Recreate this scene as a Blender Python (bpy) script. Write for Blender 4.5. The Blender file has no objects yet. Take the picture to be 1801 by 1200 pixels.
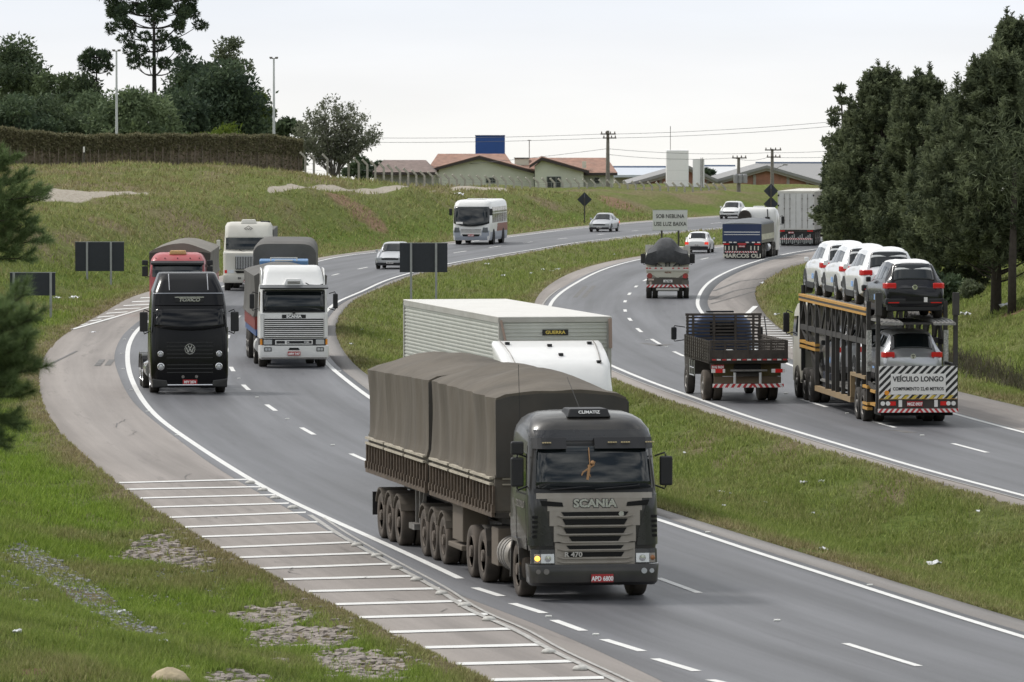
import bpy, math, random
import numpy as np
from mathutils import Vector, Matrix, noise as mnoise
R = math.radians
D = bpy.data
SC = bpy.context.scene
COL = SC.collection
random.seed(7)
rng = np.random.default_rng(11)

# ---------------------------------------------------------------- camera
CH = 9.3                      # height of the overpass camera above the road
PITCH = math.atan(417 / 11500)
camd = D.cameras.new("camera")
camd.sensor_width = 36
camd.lens = 36 * 11500 / 1801
camd.clip_end = 9000
camd.clip_start = 1
camd.dof.use_dof = True
camd.dof.focus_distance = 200
camd.dof.aperture_fstop = 11
cam = D.objects.new("camera", camd)
COL.objects.link(cam)
cam.location = (0, 0, CH)
cam.rotation_euler = (R(90) - PITCH, 0, 0)
SC.camera = cam

# ---------------------------------------------------------------- sky, sun, exposure
w = D.worlds.new("World")
SC.world = w
w.use_nodes = True
nt = w.node_tree
nt.nodes.clear()
N = nt.nodes.new
L = nt.links.new
out = N("ShaderNodeOutputWorld")
bg = N("ShaderNodeBackground")
sky = N("ShaderNodeTexSky")
sky.sky_type = 'NISHITA'
sky.sun_disc = False
SUN_EL, SUN_AZ = 52, -62           # azimuth measured from +Y towards +X: from the left, a little behind the traffic
sky.sun_elevation = R(SUN_EL)
sky.sun_rotation = R(SUN_AZ)
sky.dust_density = 4
sk = N("ShaderNodeVectorMath"); sk.operation = 'SCALE'; sk.inputs['Scale'].default_value = 0.10
L(sky.outputs[0], sk.inputs[0])
tc = N("ShaderNodeTexCoord")
sep = N("ShaderNodeSeparateXYZ")
L(tc.outputs['Generated'], sep.inputs[0])
low = N("ShaderNodeValToRGB")      # colour of the overcast from the horizon up
e = low.color_ramp.elements
e[0].position = 0.0; e[0].color = (.88, .865, .815, 1)
e[1].position = 1.0; e[1].color = (.70, .745, .81, 1)
a = low.color_ramp.elements.new(.35); a.color = (.84, .845, .85, 1)
b = low.color_ramp.elements.new(.55); b.color = (.80, .83, .875, 1)
mr = N("ShaderNodeMapRange")
mr.inputs['From Min'].default_value = -.012
mr.inputs['From Max'].default_value = .035
L(sep.outputs['Z'], mr.inputs['Value'])
L(mr.outputs[0], low.inputs[0])
cl = N("ShaderNodeTexNoise"); cl.inputs['Scale'].default_value = 4.5; cl.inputs['Detail'].default_value = 4
mp = N("ShaderNodeMapping"); mp.inputs['Scale'].default_value = (1, 1, 2.2)
L(tc.outputs['Generated'], mp.inputs[0]); L(mp.outputs[0], cl.inputs['Vector'])
cr = N("ShaderNodeValToRGB")
cr.color_ramp.elements[0].position = .38; cr.color_ramp.elements[0].color = (.22, .26, .33, 1)
cr.color_ramp.elements[1].position = .66; cr.color_ramp.elements[1].color = (1.55, 1.55, 1.5, 1)
L(cl.outputs['Fac'], cr.inputs[0])
mf = N("ShaderNodeMapRange"); mf.inputs['From Min'].default_value = .03; mf.inputs['From Max'].default_value = .16
L(sep.outputs['Z'], mf.inputs['Value'])
m1 = N("ShaderNodeMix"); m1.data_type = 'RGBA'
L(mf.outputs[0], m1.inputs[0]); L(low.outputs[0], m1.inputs[6]); L(cr.outputs[0], m1.inputs[7])
m2 = N("ShaderNodeMix"); m2.data_type = 'RGBA'
mfac = N("ShaderNodeMath"); mfac.operation = 'MULTIPLY'; mfac.inputs[1].default_value = .16
L(mf.outputs[0], mfac.inputs[0]); L(mfac.outputs[0], m2.inputs[0])
cn = N("ShaderNodeTexNoise"); cn.inputs['Scale'].default_value = 9; cn.inputs['Detail'].default_value = 5
mp2 = N("ShaderNodeMapping"); mp2.inputs['Scale'].default_value = (1, 1, 6)
L(tc.outputs['Generated'], mp2.inputs[0]); L(mp2.outputs[0], cn.inputs['Vector'])
cm = N("ShaderNodeMapRange"); cm.inputs['From Min'].default_value = .35; cm.inputs['From Max'].default_value = .65; cm.inputs['To Min'].default_value = .95; cm.inputs['To Max'].default_value = 1.03
L(cn.outputs['Fac'], cm.inputs['Value'])
cs = N("ShaderNodeVectorMath"); cs.operation = 'SCALE'; L(m1.outputs[2], cs.inputs[0]); L(cm.outputs[0], cs.inputs['Scale'])
L(cs.outputs[0], m2.inputs[6]); L(sk.outputs[0], m2.inputs[7])
# well below the horizon only dull land would be seen
mg = N("ShaderNodeMapRange"); mg.inputs['From Min'].default_value = -.04; mg.inputs['From Max'].default_value = -.03
L(sep.outputs['Z'], mg.inputs['Value'])
m3 = N("ShaderNodeMix"); m3.data_type = 'RGBA'; m3.inputs[6].default_value = (.05, .06, .035, 1)
L(mg.outputs[0], m3.inputs[0]); L(m2.outputs[2], m3.inputs[7]); L(m3.outputs[2], bg.inputs[0]); bg.inputs[1].default_value = 1.0
L(bg.outputs[0], out.inputs[0])

sd = D.lights.new("sun", 'SUN')
sd.energy = 2.1
sd.angle = R(13)
sd.color = (1, .965, .91)
so = D.objects.new("sun", sd)
COL.objects.link(so)
dv = Vector((math.sin(R(SUN_AZ)) * math.cos(R(SUN_EL)), math.cos(R(SUN_AZ)) * math.cos(R(SUN_EL)), math.sin(R(SUN_EL))))
so.rotation_euler = dv.to_track_quat('Z', 'Y').to_euler()
so.location = (0, 0, 60)
SC.view_settings.view_transform = 'Standard'
SC.view_settings.look = 'None'
SC.view_settings.exposure = 0.20
SC.view_settings.gamma = 1

# ---------------------------------------------------------------- surveying helpers
def ray(px, py):
    u = (px - 900.5) / 11500; v = (600 - py) / 11500
    c, s = math.cos(PITCH), math.sin(PITCH)
    d = Vector((u, c + v * s, -s + v * c))
    return d / d.y
def G(px, py, z=0.0):
    d = ray(px, py); t = (z - CH) / d.z
    return d.x * t, d.y * t
def AT(px, py, Z):
    d = ray(px, py)
    return Vector((d.x * Z, Z, CH + d.z * Z))

# ---------------------------------------------------------------- materials
MATS = {}
def mat(name, col, rough=.6, metal=0, var=0, vs=6, dirt=0, dcol=(.16, .13, .10), ds=1.3, bump=0, bs=40, spec=.5, coat=0, emit=None, alpha=1, trans=0, stretch=None):
    if name in MATS: return MATS[name]
    m = D.materials.new(name); m.use_nodes = True
    t = m.node_tree; p = t.nodes['Principled BSDF']
    p.inputs['Base Color'].default_value = (*col, 1)
    p.inputs['Roughness'].default_value = rough
    p.inputs['Metallic'].default_value = metal
    p.inputs['Specular IOR Level'].default_value = spec
    if coat: p.inputs['Coat Weight'].default_value = coat; p.inputs['Coat Roughness'].default_value = .06
    if emit: p.inputs['Emission Color'].default_value = (*emit[:3], 1); p.inputs['Emission Strength'].default_value = emit[3]
    if alpha < 1: p.inputs['Alpha'].default_value = alpha
    if trans: p.inputs['Transmission Weight'].default_value = trans
    co = t.nodes.new("ShaderNodeTexCoord").outputs['Object']
    if stretch:
        mpp = t.nodes.new("ShaderNodeMapping"); mpp.inputs['Scale'].default_value = stretch
        t.links.new(co, mpp.inputs[0]); co = mpp.outputs[0]
    cur = None
    def noise(sc, det=5):
        n = t.nodes.new("ShaderNodeTexNoise"); n.inputs['Scale'].default_value = sc; n.inputs['Detail'].default_value = det
        t.links.new(co, n.inputs['Vector']); return n.outputs['Fac']
    if var:
        mx = t.nodes.new("ShaderNodeMix"); mx.data_type = 'RGBA'
        mx.inputs[6].default_value = (*[c * (1 - var) for c in col], 1)
        mx.inputs[7].default_value = (*[min(1, c * (1 + var)) for c in col], 1)
        r = t.nodes.new("ShaderNodeMapRange"); r.inputs['From Min'].default_value = .3; r.inputs['From Max'].default_value = .7
        t.links.new(noise(vs), r.inputs['Value']); t.links.new(r.outputs[0], mx.inputs[0]); cur = mx.outputs[2]
    if dirt:
        mx = t.nodes.new("ShaderNodeMix"); mx.data_type = 'RGBA'
        if cur: t.links.new(cur, mx.inputs[6])
        else: mx.inputs[6].default_value = (*col, 1)
        mx.inputs[7].default_value = (*dcol, 1)
        r = t.nodes.new("ShaderNodeMapRange"); r.inputs['From Min'].default_value = .35; r.inputs['From Max'].default_value = .75
        r.inputs['To Max'].default_value = min(1, dirt * 1.3); r.inputs['To Min'].default_value = dirt * .35
        t.links.new(noise(ds, 8), r.inputs['Value']); t.links.new(r.outputs[0], mx.inputs[0]); cur = mx.outputs[2]
        rr = t.nodes.new("ShaderNodeMapRange"); rr.inputs['To Min'].default_value = rough; rr.inputs['To Max'].default_value = .85
        t.links.new(r.outputs[0], rr.inputs['Value']); t.links.new(rr.outputs[0], p.inputs['Roughness'])
    if cur: t.links.new(cur, p.inputs['Base Color'])
    if bump:
        bn = t.nodes.new("ShaderNodeBump"); bn.inputs['Strength'].default_value = 1; bn.inputs['Distance'].default_value = bump
        t.links.new(noise(bs, 6), bn.inputs['Height']); t.links.new(bn.outputs[0], p.inputs['Normal'])
    MATS[name] = m
    return m

# ---------------------------------------------------------------- object helpers
def link(o, parent=None):
    COL.objects.link(o)
    if parent is not None: o.parent = parent
    return o
def tag(o, label=None, cat=None, group=None, kind=None):
    if label: o['label'] = label
    if cat: o['category'] = cat
    if group: o['group'] = group
    if kind: o['kind'] = kind
    return o
def empty(name, loc=(0, 0, 0), rz=0, label=None, cat=None, group=None, parent=None):
    o = D.objects.new(name, None); o.empty_display_size = .3
    link(o, parent); o.location = loc; o.rotation_euler = (0, 0, rz)
    return tag(o, label, cat, group)
def copy_tree(o, parent=None):
    c = o.copy(); link(c, parent)
    for ch in [x for x in o.children]: copy_tree(ch, c)
    return c

class MB:
    def __init__(s): s.v = []; s.f = []; s.mi = []; s.mats = []; s.n = 0
    def mx(s, m):
        if m not in s.mats: s.mats.append(m)
        return s.mats.index(m)
    def add(s, vs, fs, m=None):
        k = s.n; s.v += [tuple(p) for p in vs]; s.n = len(s.v)
        i = s.mx(m) if m else 0
        for f in fs: s.f.append(tuple(a + k for a in f)); s.mi.append(i)
        return s
    def box(s, x0, x1, y0, y1, z0, z1, m=None, T=None):
        v = [(x, y, z) for z in (z0, z1) for y in (y0, y1) for x in (x0, x1)]
        if T is not None: v = [T @ Vector(p) for p in v]
        return s.add(v, [(0, 2, 3, 1), (4, 5, 7, 6), (0, 1, 5, 4), (2, 6, 7, 3), (0, 4, 6, 2), (1, 3, 7, 5)], m)
    def bar(s, p, q, a, b=None, m=None):          # square bar from p to q
        b = b or a; p = Vector(p); q = Vector(q); d = (q - p).normalized()
        up = Vector((0, 0, 1)) if abs(d.z) < .95 else Vector((0, 1, 0))
        x = d.cross(up).normalized() * a / 2; y = d.cross(x).normalized() * b / 2
        v = [p - x - y, p + x - y, p + x + y, p - x + y, q - x - y, q + x - y, q + x + y, q - x + y]
        return s.add(v, [(0, 3, 2, 1), (4, 5, 6, 7), (0, 1, 5, 4), (1, 2, 6, 5), (2, 3, 7, 6), (3, 0, 4, 7)], m)
    def tube(s, pts, r, n=6, m=None, caps=True):
        pts = [Vector(p) for p in pts]; rs = r if isinstance(r, (list, tuple)) else [r] * len(pts)
        V = []; ref = Vector((0, 0, 1))
        for i, p in enumerate(pts):
            d = (pts[min(i + 1, len(pts) - 1)] - pts[max(i - 1, 0)]).normalized()
            u = d.cross(ref)
            if u.length < .05: u = d.cross(Vector((1, 0, 0)))
            u.normalize(); w_ = u.cross(d).normalized()
            for k in range(n):
                a = 2 * math.pi * k / n
                V.append(p + (u * math.cos(a) + w_ * math.sin(a)) * rs[i])
        F = [(i * n + k, i * n + (k + 1) % n, (i + 1) * n + (k + 1) % n, (i + 1) * n + k) for i in range(len(pts) - 1) for k in range(n)]
        if caps: F += [tuple(range(n))[::-1], tuple((len(pts) - 1) * n + k for k in range(n))]
        return s.add(V, F, m)
    def prof(s, pts, x0, x1, m=None):             # (y,z) outline pushed along x
        n = len(pts)
        v = [(x0, y, z) for y, z in pts] + [(x1, y, z) for y, z in pts]
        return s.add(v, [tuple(range(n))[::-1], tuple(range(n, 2 * n))] + [(i, (i + 1) % n, n + (i + 1) % n, n + i) for i in range(n)], m)
    def profy(s, pts, y0, y1, m=None):            # (x,z) outline pushed along y
        n = len(pts)
        v = [(x, y0, z) for x, z in pts] + [(x, y1, z) for x, z in pts]
        return s.add(v, [tuple(range(n)), tuple(range(n, 2 * n))[::-1]] + [(i, n + i, n + (i + 1) % n, (i + 1) % n) for i in range(n)], m)
    def lathe(s, prof, n=24, axis='x', c=(0, 0, 0), m=None):   # prof: (along axis, radius)
        V = []
        for a, r in prof:
            for k in range(n):
                t = 2 * math.pi * k / n; p = (a, r * math.cos(t), r * math.sin(t))
                if axis == 'y': p = (p[1], p[0], p[2])
                if axis == 'z': p = (p[1], p[2], p[0])
                V.append((p[0] + c[0], p[1] + c[1], p[2] + c[2]))
        F = [(i * n + k, i * n + (k + 1) % n, (i + 1) * n + (k + 1) % n, (i + 1) * n + k) for i in range(len(prof) - 1) for k in range(n)]
        F += [tuple(range(n)), tuple((len(prof) - 1) * n + k for k in range(n))]
        return s.add(V, F, m)
    def loft(s, rings, m=None, caps=True):
        n = len(rings[0]); V = [p for r in rings for p in r]
        F = [(i * n + k, i * n + (k + 1) % n, (i + 1) * n + (k + 1) % n, (i + 1) * n + k) for i in range(len(rings) - 1) for k in range(n)]
        if caps: F += [tuple(range(n))[::-1], tuple((len(rings) - 1) * n + k for k in range(n))]
        return s.add(V, F, m)
    def grid(s, P, nu, nv, m=None, skirt=None):   # P(i,j)->(outer point, inner point) ; closed by a rim down to the inner points
        V = [P(i, j)[0] for i in range(nu + 1) for j in range(nv + 1)]
        F = [(i * (nv + 1) + j, (i + 1) * (nv + 1) + j, (i + 1) * (nv + 1) + j + 1, i * (nv + 1) + j + 1) for i in range(nu) for j in range(nv)]
        edge = [(i, 0) for i in range(nu)] + [(nu, j) for j in range(nv)] + [(i, nv) for i in range(nu, 0, -1)] + [(0, j) for j in range(nv, 0, -1)]
        b = len(V); V += [P(i, j)[1] for i, j in edge]; ne = len(edge)
        for k in range(ne):
            i, j = edge[k]; i2, j2 = edge[(k + 1) % ne]
            F.append((i * (nv + 1) + j, b + k, b + (k + 1) % ne, i2 * (nv + 1) + j2))
        return s.add(V, F, m)
    def mesh(s, name, m=None, smooth=False, fix=True):
        me = D.meshes.new(name); me.from_pydata(s.v, [], s.f)
        if fix:
            import bmesh
            b = bmesh.new(); b.from_mesh(me); bmesh.ops.recalc_face_normals(b, faces=b.faces); b.to_mesh(me); b.free()
        ms = s.mats or [m]
        for q in ms: me.materials.append(q)
        if len(ms) > 1: me.polygons.foreach_set('material_index', s.mi)
        if smooth: me.polygons.foreach_set('use_smooth', [True] * len(me.polygons))
        return me
    def build(s, name, m=None, parent=None, smooth=False, bevel=0, seg=2, loc=None, fix=True, auto=None):
        me = s.mesh(name, m, smooth or auto is not None, fix)
        o = D.objects.new(name, me); link(o, parent)
        if auto is not None: me.set_sharp_from_angle(angle=R(auto))
        if bevel:
            q = o.modifiers.new('bevel', 'BEVEL'); q.width = bevel; q.segments = seg; q.limit_method = 'ANGLE'; q.angle_limit = R(35)
        if loc: o.location = loc
        return o

def text(s, size, loc, rot, m, parent, name='lettering', ext=.004, bold=0, sx=1, align='CENTER', shear=0):
    c = D.curves.new(name, 'FONT'); c.body = s; c.size = size; c.extrude = ext; c.offset = bold
    c.align_x = align; c.align_y = 'CENTER'; c.shear = shear; c.resolution_u = 3
    c.materials.append(m)
    o = D.objects.new(name, c)
    me = D.meshes.new_from_object(o); D.objects.remove(o)          # plain mesh letters
    me.name = name
    if not me.materials: me.materials.append(m)
    o = D.objects.new(name, me); link(o, parent); o.location = loc; o.rotation_euler = rot; o.scale = (sx, 1, 1)
    return o
FRONT = (R(90), 0, R(180)); REAR = (R(90), 0, 0)
SIDEP = (R(90), 0, R(90)); SIDEN = (R(90), 0, R(-90))      # lettering on the +x / -x side

# numpy value noise, for terrain shaping
_perm = rng.random((256, 256))
def vnoise(x, y):
    xi = np.floor(x).astype(int); yi = np.floor(y).astype(int); fx = x - xi; fy = y - yi
    fx = fx * fx * (3 - 2 * fx); fy = fy * fy * (3 - 2 * fy)
    g = lambda i, j: _perm[i & 255, j & 255]
    return (g(xi, yi) * (1 - fx) + g(xi + 1, yi) * fx) * (1 - fy) + (g(xi, yi + 1) * (1 - fx) + g(xi + 1, yi + 1) * fx) * fy
def fbm(x, y, o=4):
    s = 0; a = .5
    for k in range(o): s = s + a * vnoise(x * 2 ** k + 17.3 * k, y * 2 ** k + 5.1 * k); a *= .5
    return s
def np_mesh(name, V, F, m, parent=None, smooth=False, attrs=None):
    V = np.asarray(V, dtype=np.float32); F = np.asarray(F, dtype=np.int32); k = F.shape[1]
    me = D.meshes.new(name); me.vertices.add(len(V)); me.vertices.foreach_set('co', V.ravel())
    me.loops.add(F.size); me.loops.foreach_set('vertex_index', F.ravel())
    me.polygons.add(len(F)); me.polygons.foreach_set('loop_start', np.arange(0, F.size, k, dtype=np.int32))
    me.polygons.foreach_set('loop_total', np.full(len(F), k, dtype=np.int32))
    if smooth: me.polygons.foreach_set('use_smooth', np.ones(len(F), dtype=bool))
    me.update(calc_edges=True)
    for q in (m if isinstance(m, list) else [m]): me.materials.append(q)
    for an, av in (attrs or {}).items():
        at = me.attributes.new(an, 'FLOAT', 'POINT'); at.data.foreach_set('value', np.asarray(av, dtype=np.float32))
    o = D.objects.new(name, me); link(o, parent)
    return o
# ---------------------------------------------------------------- the two carriageways, as surveyed lines X(Y)
def curve(pts, slope_far=None, far=760, sm=5):
    w_ = sorted([G(px, py)[::-1] for px, py in pts])
    ys = np.array([p[0] for p in w_]); xs = np.array([p[1] for p in w_])
    s0 = (xs[1] - xs[0]) / (ys[1] - ys[0]) if len(xs) > 1 else 0
    k = 3 if len(xs) > 3 else 1
    s0 = (xs[k] - xs[0]) / (ys[k] - ys[0])
    s1 = slope_far if slope_far is not None else (xs[-1] - xs[-1 - k]) / (ys[-1] - ys[-1 - k])
    T = np.arange(60, far, 1.0)
    # monotone cubic (pchip)
    h = np.diff(ys); dl = np.diff(xs) / h; d = np.zeros(len(xs)); d[0] = dl[0]; d[-1] = dl[-1]
    for i in range(1, len(xs) - 1):
        if dl[i - 1] * dl[i] > 0:
            w1 = 2 * h[i] + h[i - 1]; w2 = h[i] + 2 * h[i - 1]; d[i] = (w1 + w2) / (w1 / dl[i - 1] + w2 / dl[i])
    X = np.empty_like(T)
    for q, t in enumerate(T):
        if t <= ys[0]: X[q] = xs[0] + s0 * (t - ys[0]) * 1.0
        elif t >= ys[-1]: X[q] = xs[-1] + s1 * (t - ys[-1])
        else:
            i = np.searchsorted(ys, t) - 1; u = (t - ys[i]) / h[i]
            X[q] = (1 + 2 * u) * (1 - u) ** 2 * xs[i] + u * (1 - u) ** 2 * h[i] * d[i] + u * u * (3 - 2 * u) * xs[i + 1] + u * u * (u - 1) * h[i] * d[i + 1]
    if sm:
        g = np.exp(-.5 * (np.arange(-15, 16) / sm) ** 2); g /= g.sum()
        pad = np.concatenate([X[0] + (X[1] - X[0]) * np.arange(-15, 0), X, X[-1] + (X[-1] - X[-2]) * np.arange(1, 16)])
        X = np.convolve(pad, g, 'valid')
    return lambda y: np.interp(y, T, X, left=None, right=None) + np.where(np.asarray(y) < 60, s0 * (np.asarray(y) - 60), 0) + np.where(np.asarray(y) > far - 1, s1 * (np.asarray(y) - far + 1), 0)

cA = curve([(860, 1200), (800, 1168), (744, 1140), (680, 1112), (626, 1086), (586, 1064), (540, 1041), (495, 1020), (449, 1001), (385, 965), (322, 928), (265, 893), (206, 850), (150, 802),
            (110, 767), (82, 725), (69, 685), (70, 650), (82, 620), (105, 595), (127, 580), (175, 554), (225, 525), (300, 503), (390, 485), (470, 470), (557, 454), (612, 445), (660, 439.5), (792, 425), (890, 414), (1000, 400), (1125, 389), (1267, 379)], .27)
cB = curve([(810, 1020), (750, 990), (700, 967), (642, 942), (597, 922), (540, 896), (475, 865), (425, 835), (375, 804), (325, 770), (282, 740), (262, 720), (240, 687), (227, 655), (224, 625), (227, 605), (237, 587), (247, 575),
            (290, 548), (390, 505), (470, 481), (557, 461), (600, 451), (660, 444.5), (792, 429.5), (890, 418), (1000, 404), (1125, 392), (1267, 382)], .27)
cHat = curve([(1087, 1197), (1007, 1161), (950, 1135), (900, 1100.5), (895, 1100), (775, 1037), (690, 992), (590, 935), (550, 907)], sm=2)
cF = curve([(1165, 1200), (1125, 1180), (1050, 1140), (975, 1110), (900, 1079), (787, 1042), (690, 1000), (600, 945), (537, 912), (420, 847), (375, 820), (325, 782), (270, 740), (237, 712), (217, 680), (207, 655), (200, 630), (205, 610), (220, 585),
            (262, 553), (375, 500), (470, 478), (557, 458.5), (600, 449), (660, 442.5), (792, 428), (890, 416.5), (1000, 402.5), (1125, 391), (1267, 381)], .27)
cC = curve([(1750, 1212), (1616, 1173), (1478, 1133), (1230, 1044), (1165, 1021), (900, 920), (651, 814), (612, 799), (554, 765.5), (526, 753), (487, 723.5), (465.5, 712.5), (439, 687), (424, 677.5), (412, 654), (404, 646),
            (398, 620), (402, 590), (416, 560), (455, 530), (520, 503), (584, 485), (645, 470.5), (720, 458), (797, 445.5), (860, 436), (935, 426), (996, 419.5), (1125, 405.5), (1267, 392)], .27)
cD = curve([(1801, 1121), (1676, 1085), (1526, 1035), (1351, 980), (1300, 964), (1225, 937), (1170, 919), (1000, 862), (800, 786), (645, 697), (625, 682), (600, 662), (575, 641), (560, 620), (554, 595), (558, 570), (580, 541), (592, 532), (635, 514), (675, 495), (720, 481), (790, 464), (870, 450), (950, 437.5), (1000, 429), (1100, 417), (1210, 406), (1267, 401)], .27)
cE = curve([(1801, 1091), (1726, 1070), (1601, 1032), (1476, 992), (1350, 954), (1250, 922), (1170, 899), (1000, 838), (800, 750), (645, 659), (635, 652), (607, 622), (595, 600), (590, 580), (595, 560), (605, 545), (625, 527), (675, 505), (725, 486), (790, 470), (950, 441), (1000, 432.5), (1100, 420), (1210, 408.5), (1267, 403.5)], .27)
cG = curve([(1801, 892), (1651, 850), (1501, 805), (1400, 777), (1300, 745), (1225, 720), (1150, 697), (1087, 670), (1000, 630), (945, 590), (933, 560), (940, 532), (950, 515), (975, 495), (1017, 475), (1075, 459), (1137, 449), (1231, 434)], .26)
cH = curve([(1801, 872), (1651, 834), (1501, 790), (1425, 767), (1325, 737), (1225, 701), (1150, 675), (1087, 649), (1020, 618), (975, 590), (962, 565), (966, 541), (970, 532), (987, 515), (1012, 499), (1050, 479), (1087, 466), (1130, 455.5), (1231, 438.5)], .26)
cI = curve([(1738, 797), (1672, 781), (1576, 753), (1518, 738), (1455, 717), (1409, 703), (1300, 667), (1203, 627.5), (1183, 619), (1161, 606), (1144, 597), (1129, 585), (1117, 578), (1112, 565), (1104, 560), (1099, 547), (1098, 533), (1107, 517.5), (1118, 504.5), (1135, 493), (1185, 471), (1238, 455.5), (1335, 438)], .26)
cJ = curve([(1801, 761), (1701, 736), (1657, 722), (1500, 680), (1380, 639), (1300, 602), (1255, 572), (1237, 554), (1227, 540), (1227, 528), (1233, 513), (1247, 497), (1280, 478), (1330, 460), (1380, 447.5), (1440, 437.5)], .26)
cJd = curve([(1801, 758), (1701, 732.5), (1657, 719), (1500, 675), (1400, 636), (1325, 600), (1275, 570), (1255, 552), (1245, 540), (1244, 530), (1250, 515), (1262, 500), (1292, 482), (1338, 463), (1388, 450), (1445, 439.5)], .26)
cK = curve([(1801, 715), (1726, 699), (1685, 689), (1550, 650), (1440, 612), (1388, 588), (1368, 575), (1347, 555), (1335, 537), (1328, 520), (1332, 503), (1347, 493), (1372, 478), (1397, 468), (1427, 462), (1480, 451)], .26)

# ---------------------------------------------------------------- shape of the land
def sst(a, b, x):
    t = np.clip((np.asarray(x, dtype=float) - a) / (b - a), 0, 1); return t * t * (3 - 2 * t)
def land(X, Y):
    X = np.asarray(X, dtype=float); Y = np.asarray(Y, dtype=float)
    A = cA(Y); E_ = cE(Y); G_ = cG(Y); K = cK(Y)
    dl = (A - X) * .97; dr = (X - K) * .97
    n1 = fbm(X * .12 + 3, Y * .06 + 9) - .47; n2 = fbm(X * .5 + 31, Y * .22 + 4, 3) - .44
    # left bank
    Hh = np.interp(Y, [60, 180, 260, 440, 510, 545, 600, 760], [1.0, 1.2, 2.9, 3.5, 2.35, 1.9, 1.2, .6])
    toe = np.interp(Y, [60, 220, 300], [1.5, 1.5, 2.2]); top = np.interp(Y, [60, 200, 300], [9, 9, 9.5])
    f = np.clip((dl - toe) / (top - toe), 0, 1); f = f * f * (3 - 2 * f) * .75 + f * .25
    ex = np.clip((dl - top) * .13, 0, 1.7) * sst(300, 400, Y) * (1 - .8 * sst(470, 540, Y))
    zl = .03 + Hh * f + ex + n2 * .25 * sst(.5, 3, dl) + n1 * 1.3 * sst(3, 9, dl) * sst(200, 330, Y) + n1 * .5 * sst(2, 6, dl) * (1 - sst(200, 330, Y))
    # right bank
    Hr = np.interp(Y, [60, 200, 260, 420, 600], [2.5, 3.2, 2.6, 1.6, 1.2])
    fr = sst(1.2, 11, dr)
    zr = .03 + Hr * fr + n2 * .2 * sst(.5, 3, dr) + n1 * .6 * sst(3, 9, dr)
    zr = zr - .55 * np.exp(-((dr - 2.6) / .8) ** 2) * sst(230, 200, Y)
    # median swale
    t = np.clip((X - E_) / np.maximum(G_ - E_, .1), 0, 1)
    zm = .03 - .62 * np.sin(np.pi * np.clip(t, 0, 1)) ** 1.4 + n2 * .16 * np.sin(np.pi * t)
    z = np.where(X < A, zl, np.where(X > K, zr, np.where((X > E_) & (X < G_), zm, -.12)))
    # hide the sheet well under the pavements
    z = z + sst(10, -420, Y) * 62 * (1 + .5 * n1)          # unseen hillside added behind the camera to darken reflections
    far = np.clip(Y - 700, 0, None)
    z = z - .0145 * far - .9 * sst(640, 700, Y)
    return z
def land1(x, y): return float(land(np.array([x]), np.array([y]))[0])
def hit(px, py, y0=90, y1=900):
    d = ray(px, py); ys = np.arange(y0, y1, .5)
    z = CH + d.z * ys; g = land(d.x * ys, ys); k = np.argmax(z < g)
    return Vector((d.x * ys[k], ys[k], float(g[k])))
def on(px, Y):
    x = (px - 900.5) / 11500 * Y * (1.0)
    return Vector((x, Y, land1(x, Y)))
def zat(py, Y): return CH - (py - 183) * Y / 11500 * 1.0

ys1 = 85 * np.exp(np.arange(0, 760) * .00292)
rows = np.concatenate([[-900, -600, -420, -330, -250, -180, -120, -80, -50, -25, 0, 20, 40, 55, 65, 72, 78, 82], ys1, ys1[-1] * 1.06 ** np.arange(1, 34)])
c_ = np.linspace(-1, 1, 361)
hw = .22 * np.clip(rows, 0, None) + 26 + np.clip(-rows, 0, None) * 2.5 + np.clip(-rows, 0, 60) * 3 + np.clip(rows - 900, 0, None) * .8
XX = hw[:, None] * (.33 * c_ + .67 * c_ ** 3)[None, :]
# keep the fine columns over the part seen
YY = np.repeat(rows[:, None], len(c_), 1)
ZZ = land(XX, YY)
nr, nc = XX.shape
V = np.stack([XX.ravel(), YY.ravel(), ZZ.ravel()], 1)
i, j = np.meshgrid(np.arange(nr - 1), np.arange(nc - 1), indexing='ij'); q = (i * nc + j).ravel()
F = np.stack([q, q + 1, q + nc + 1, q + nc], 1)
dl = (cA(YY) - XX).ravel(); dr = (XX - cK(YY)).ravel(); xr = XX.ravel(); yr = YY.ravel()
def blobs(lst):
    s = np.zeros(len(xr))
    for px, py, rx, ry in lst:
        h = hit(px, py); s = np.maximum(s, np.exp(-(((xr - h.x) / rx) ** 2 + ((yr - h.y) / ry) ** 2)))
    return s
soil = blobs([(632, 372, 1.6, 6), (600, 352, 1.3, 5), (662, 395, .9, 5), (1078, 356, 1.5, 6), (1100, 362, 1.1, 4), (1790, 545, .7, 1.5), (50, 1185, .5, .8)]) * .85
track = np.zeros(len(xr)); TRK = []
for lst in ([(60, 341), (150, 341), (200, 340), (262, 343)], [(470, 334), (560, 333), (700, 330), (800, 331), (890, 334)]):
    h = [hit(*q) for q in lst]; hx = np.array([q.x for q in h]); hy = np.array([q.y for q in h])
    yy = np.interp(xr, hx, hy); inside = (xr > hx[0]) & (xr < hx[-1])
    track = np.maximum(track, np.where(inside, np.exp(-(np.abs(yr - yy) / 4.5) ** 4), 0)); TRK.append((hx, hy))
def track_at(X, Y):
    s = np.zeros(len(X))
    for hx, hy in TRK: s = np.maximum(s, np.where((X > hx[0]) & (X < hx[-1]), np.exp(-(np.abs(Y - np.interp(X, hx, hy)) / 4.5) ** 4), 0))
    return s
n3 = fbm(xr * .35 + 50, yr * .12)
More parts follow.
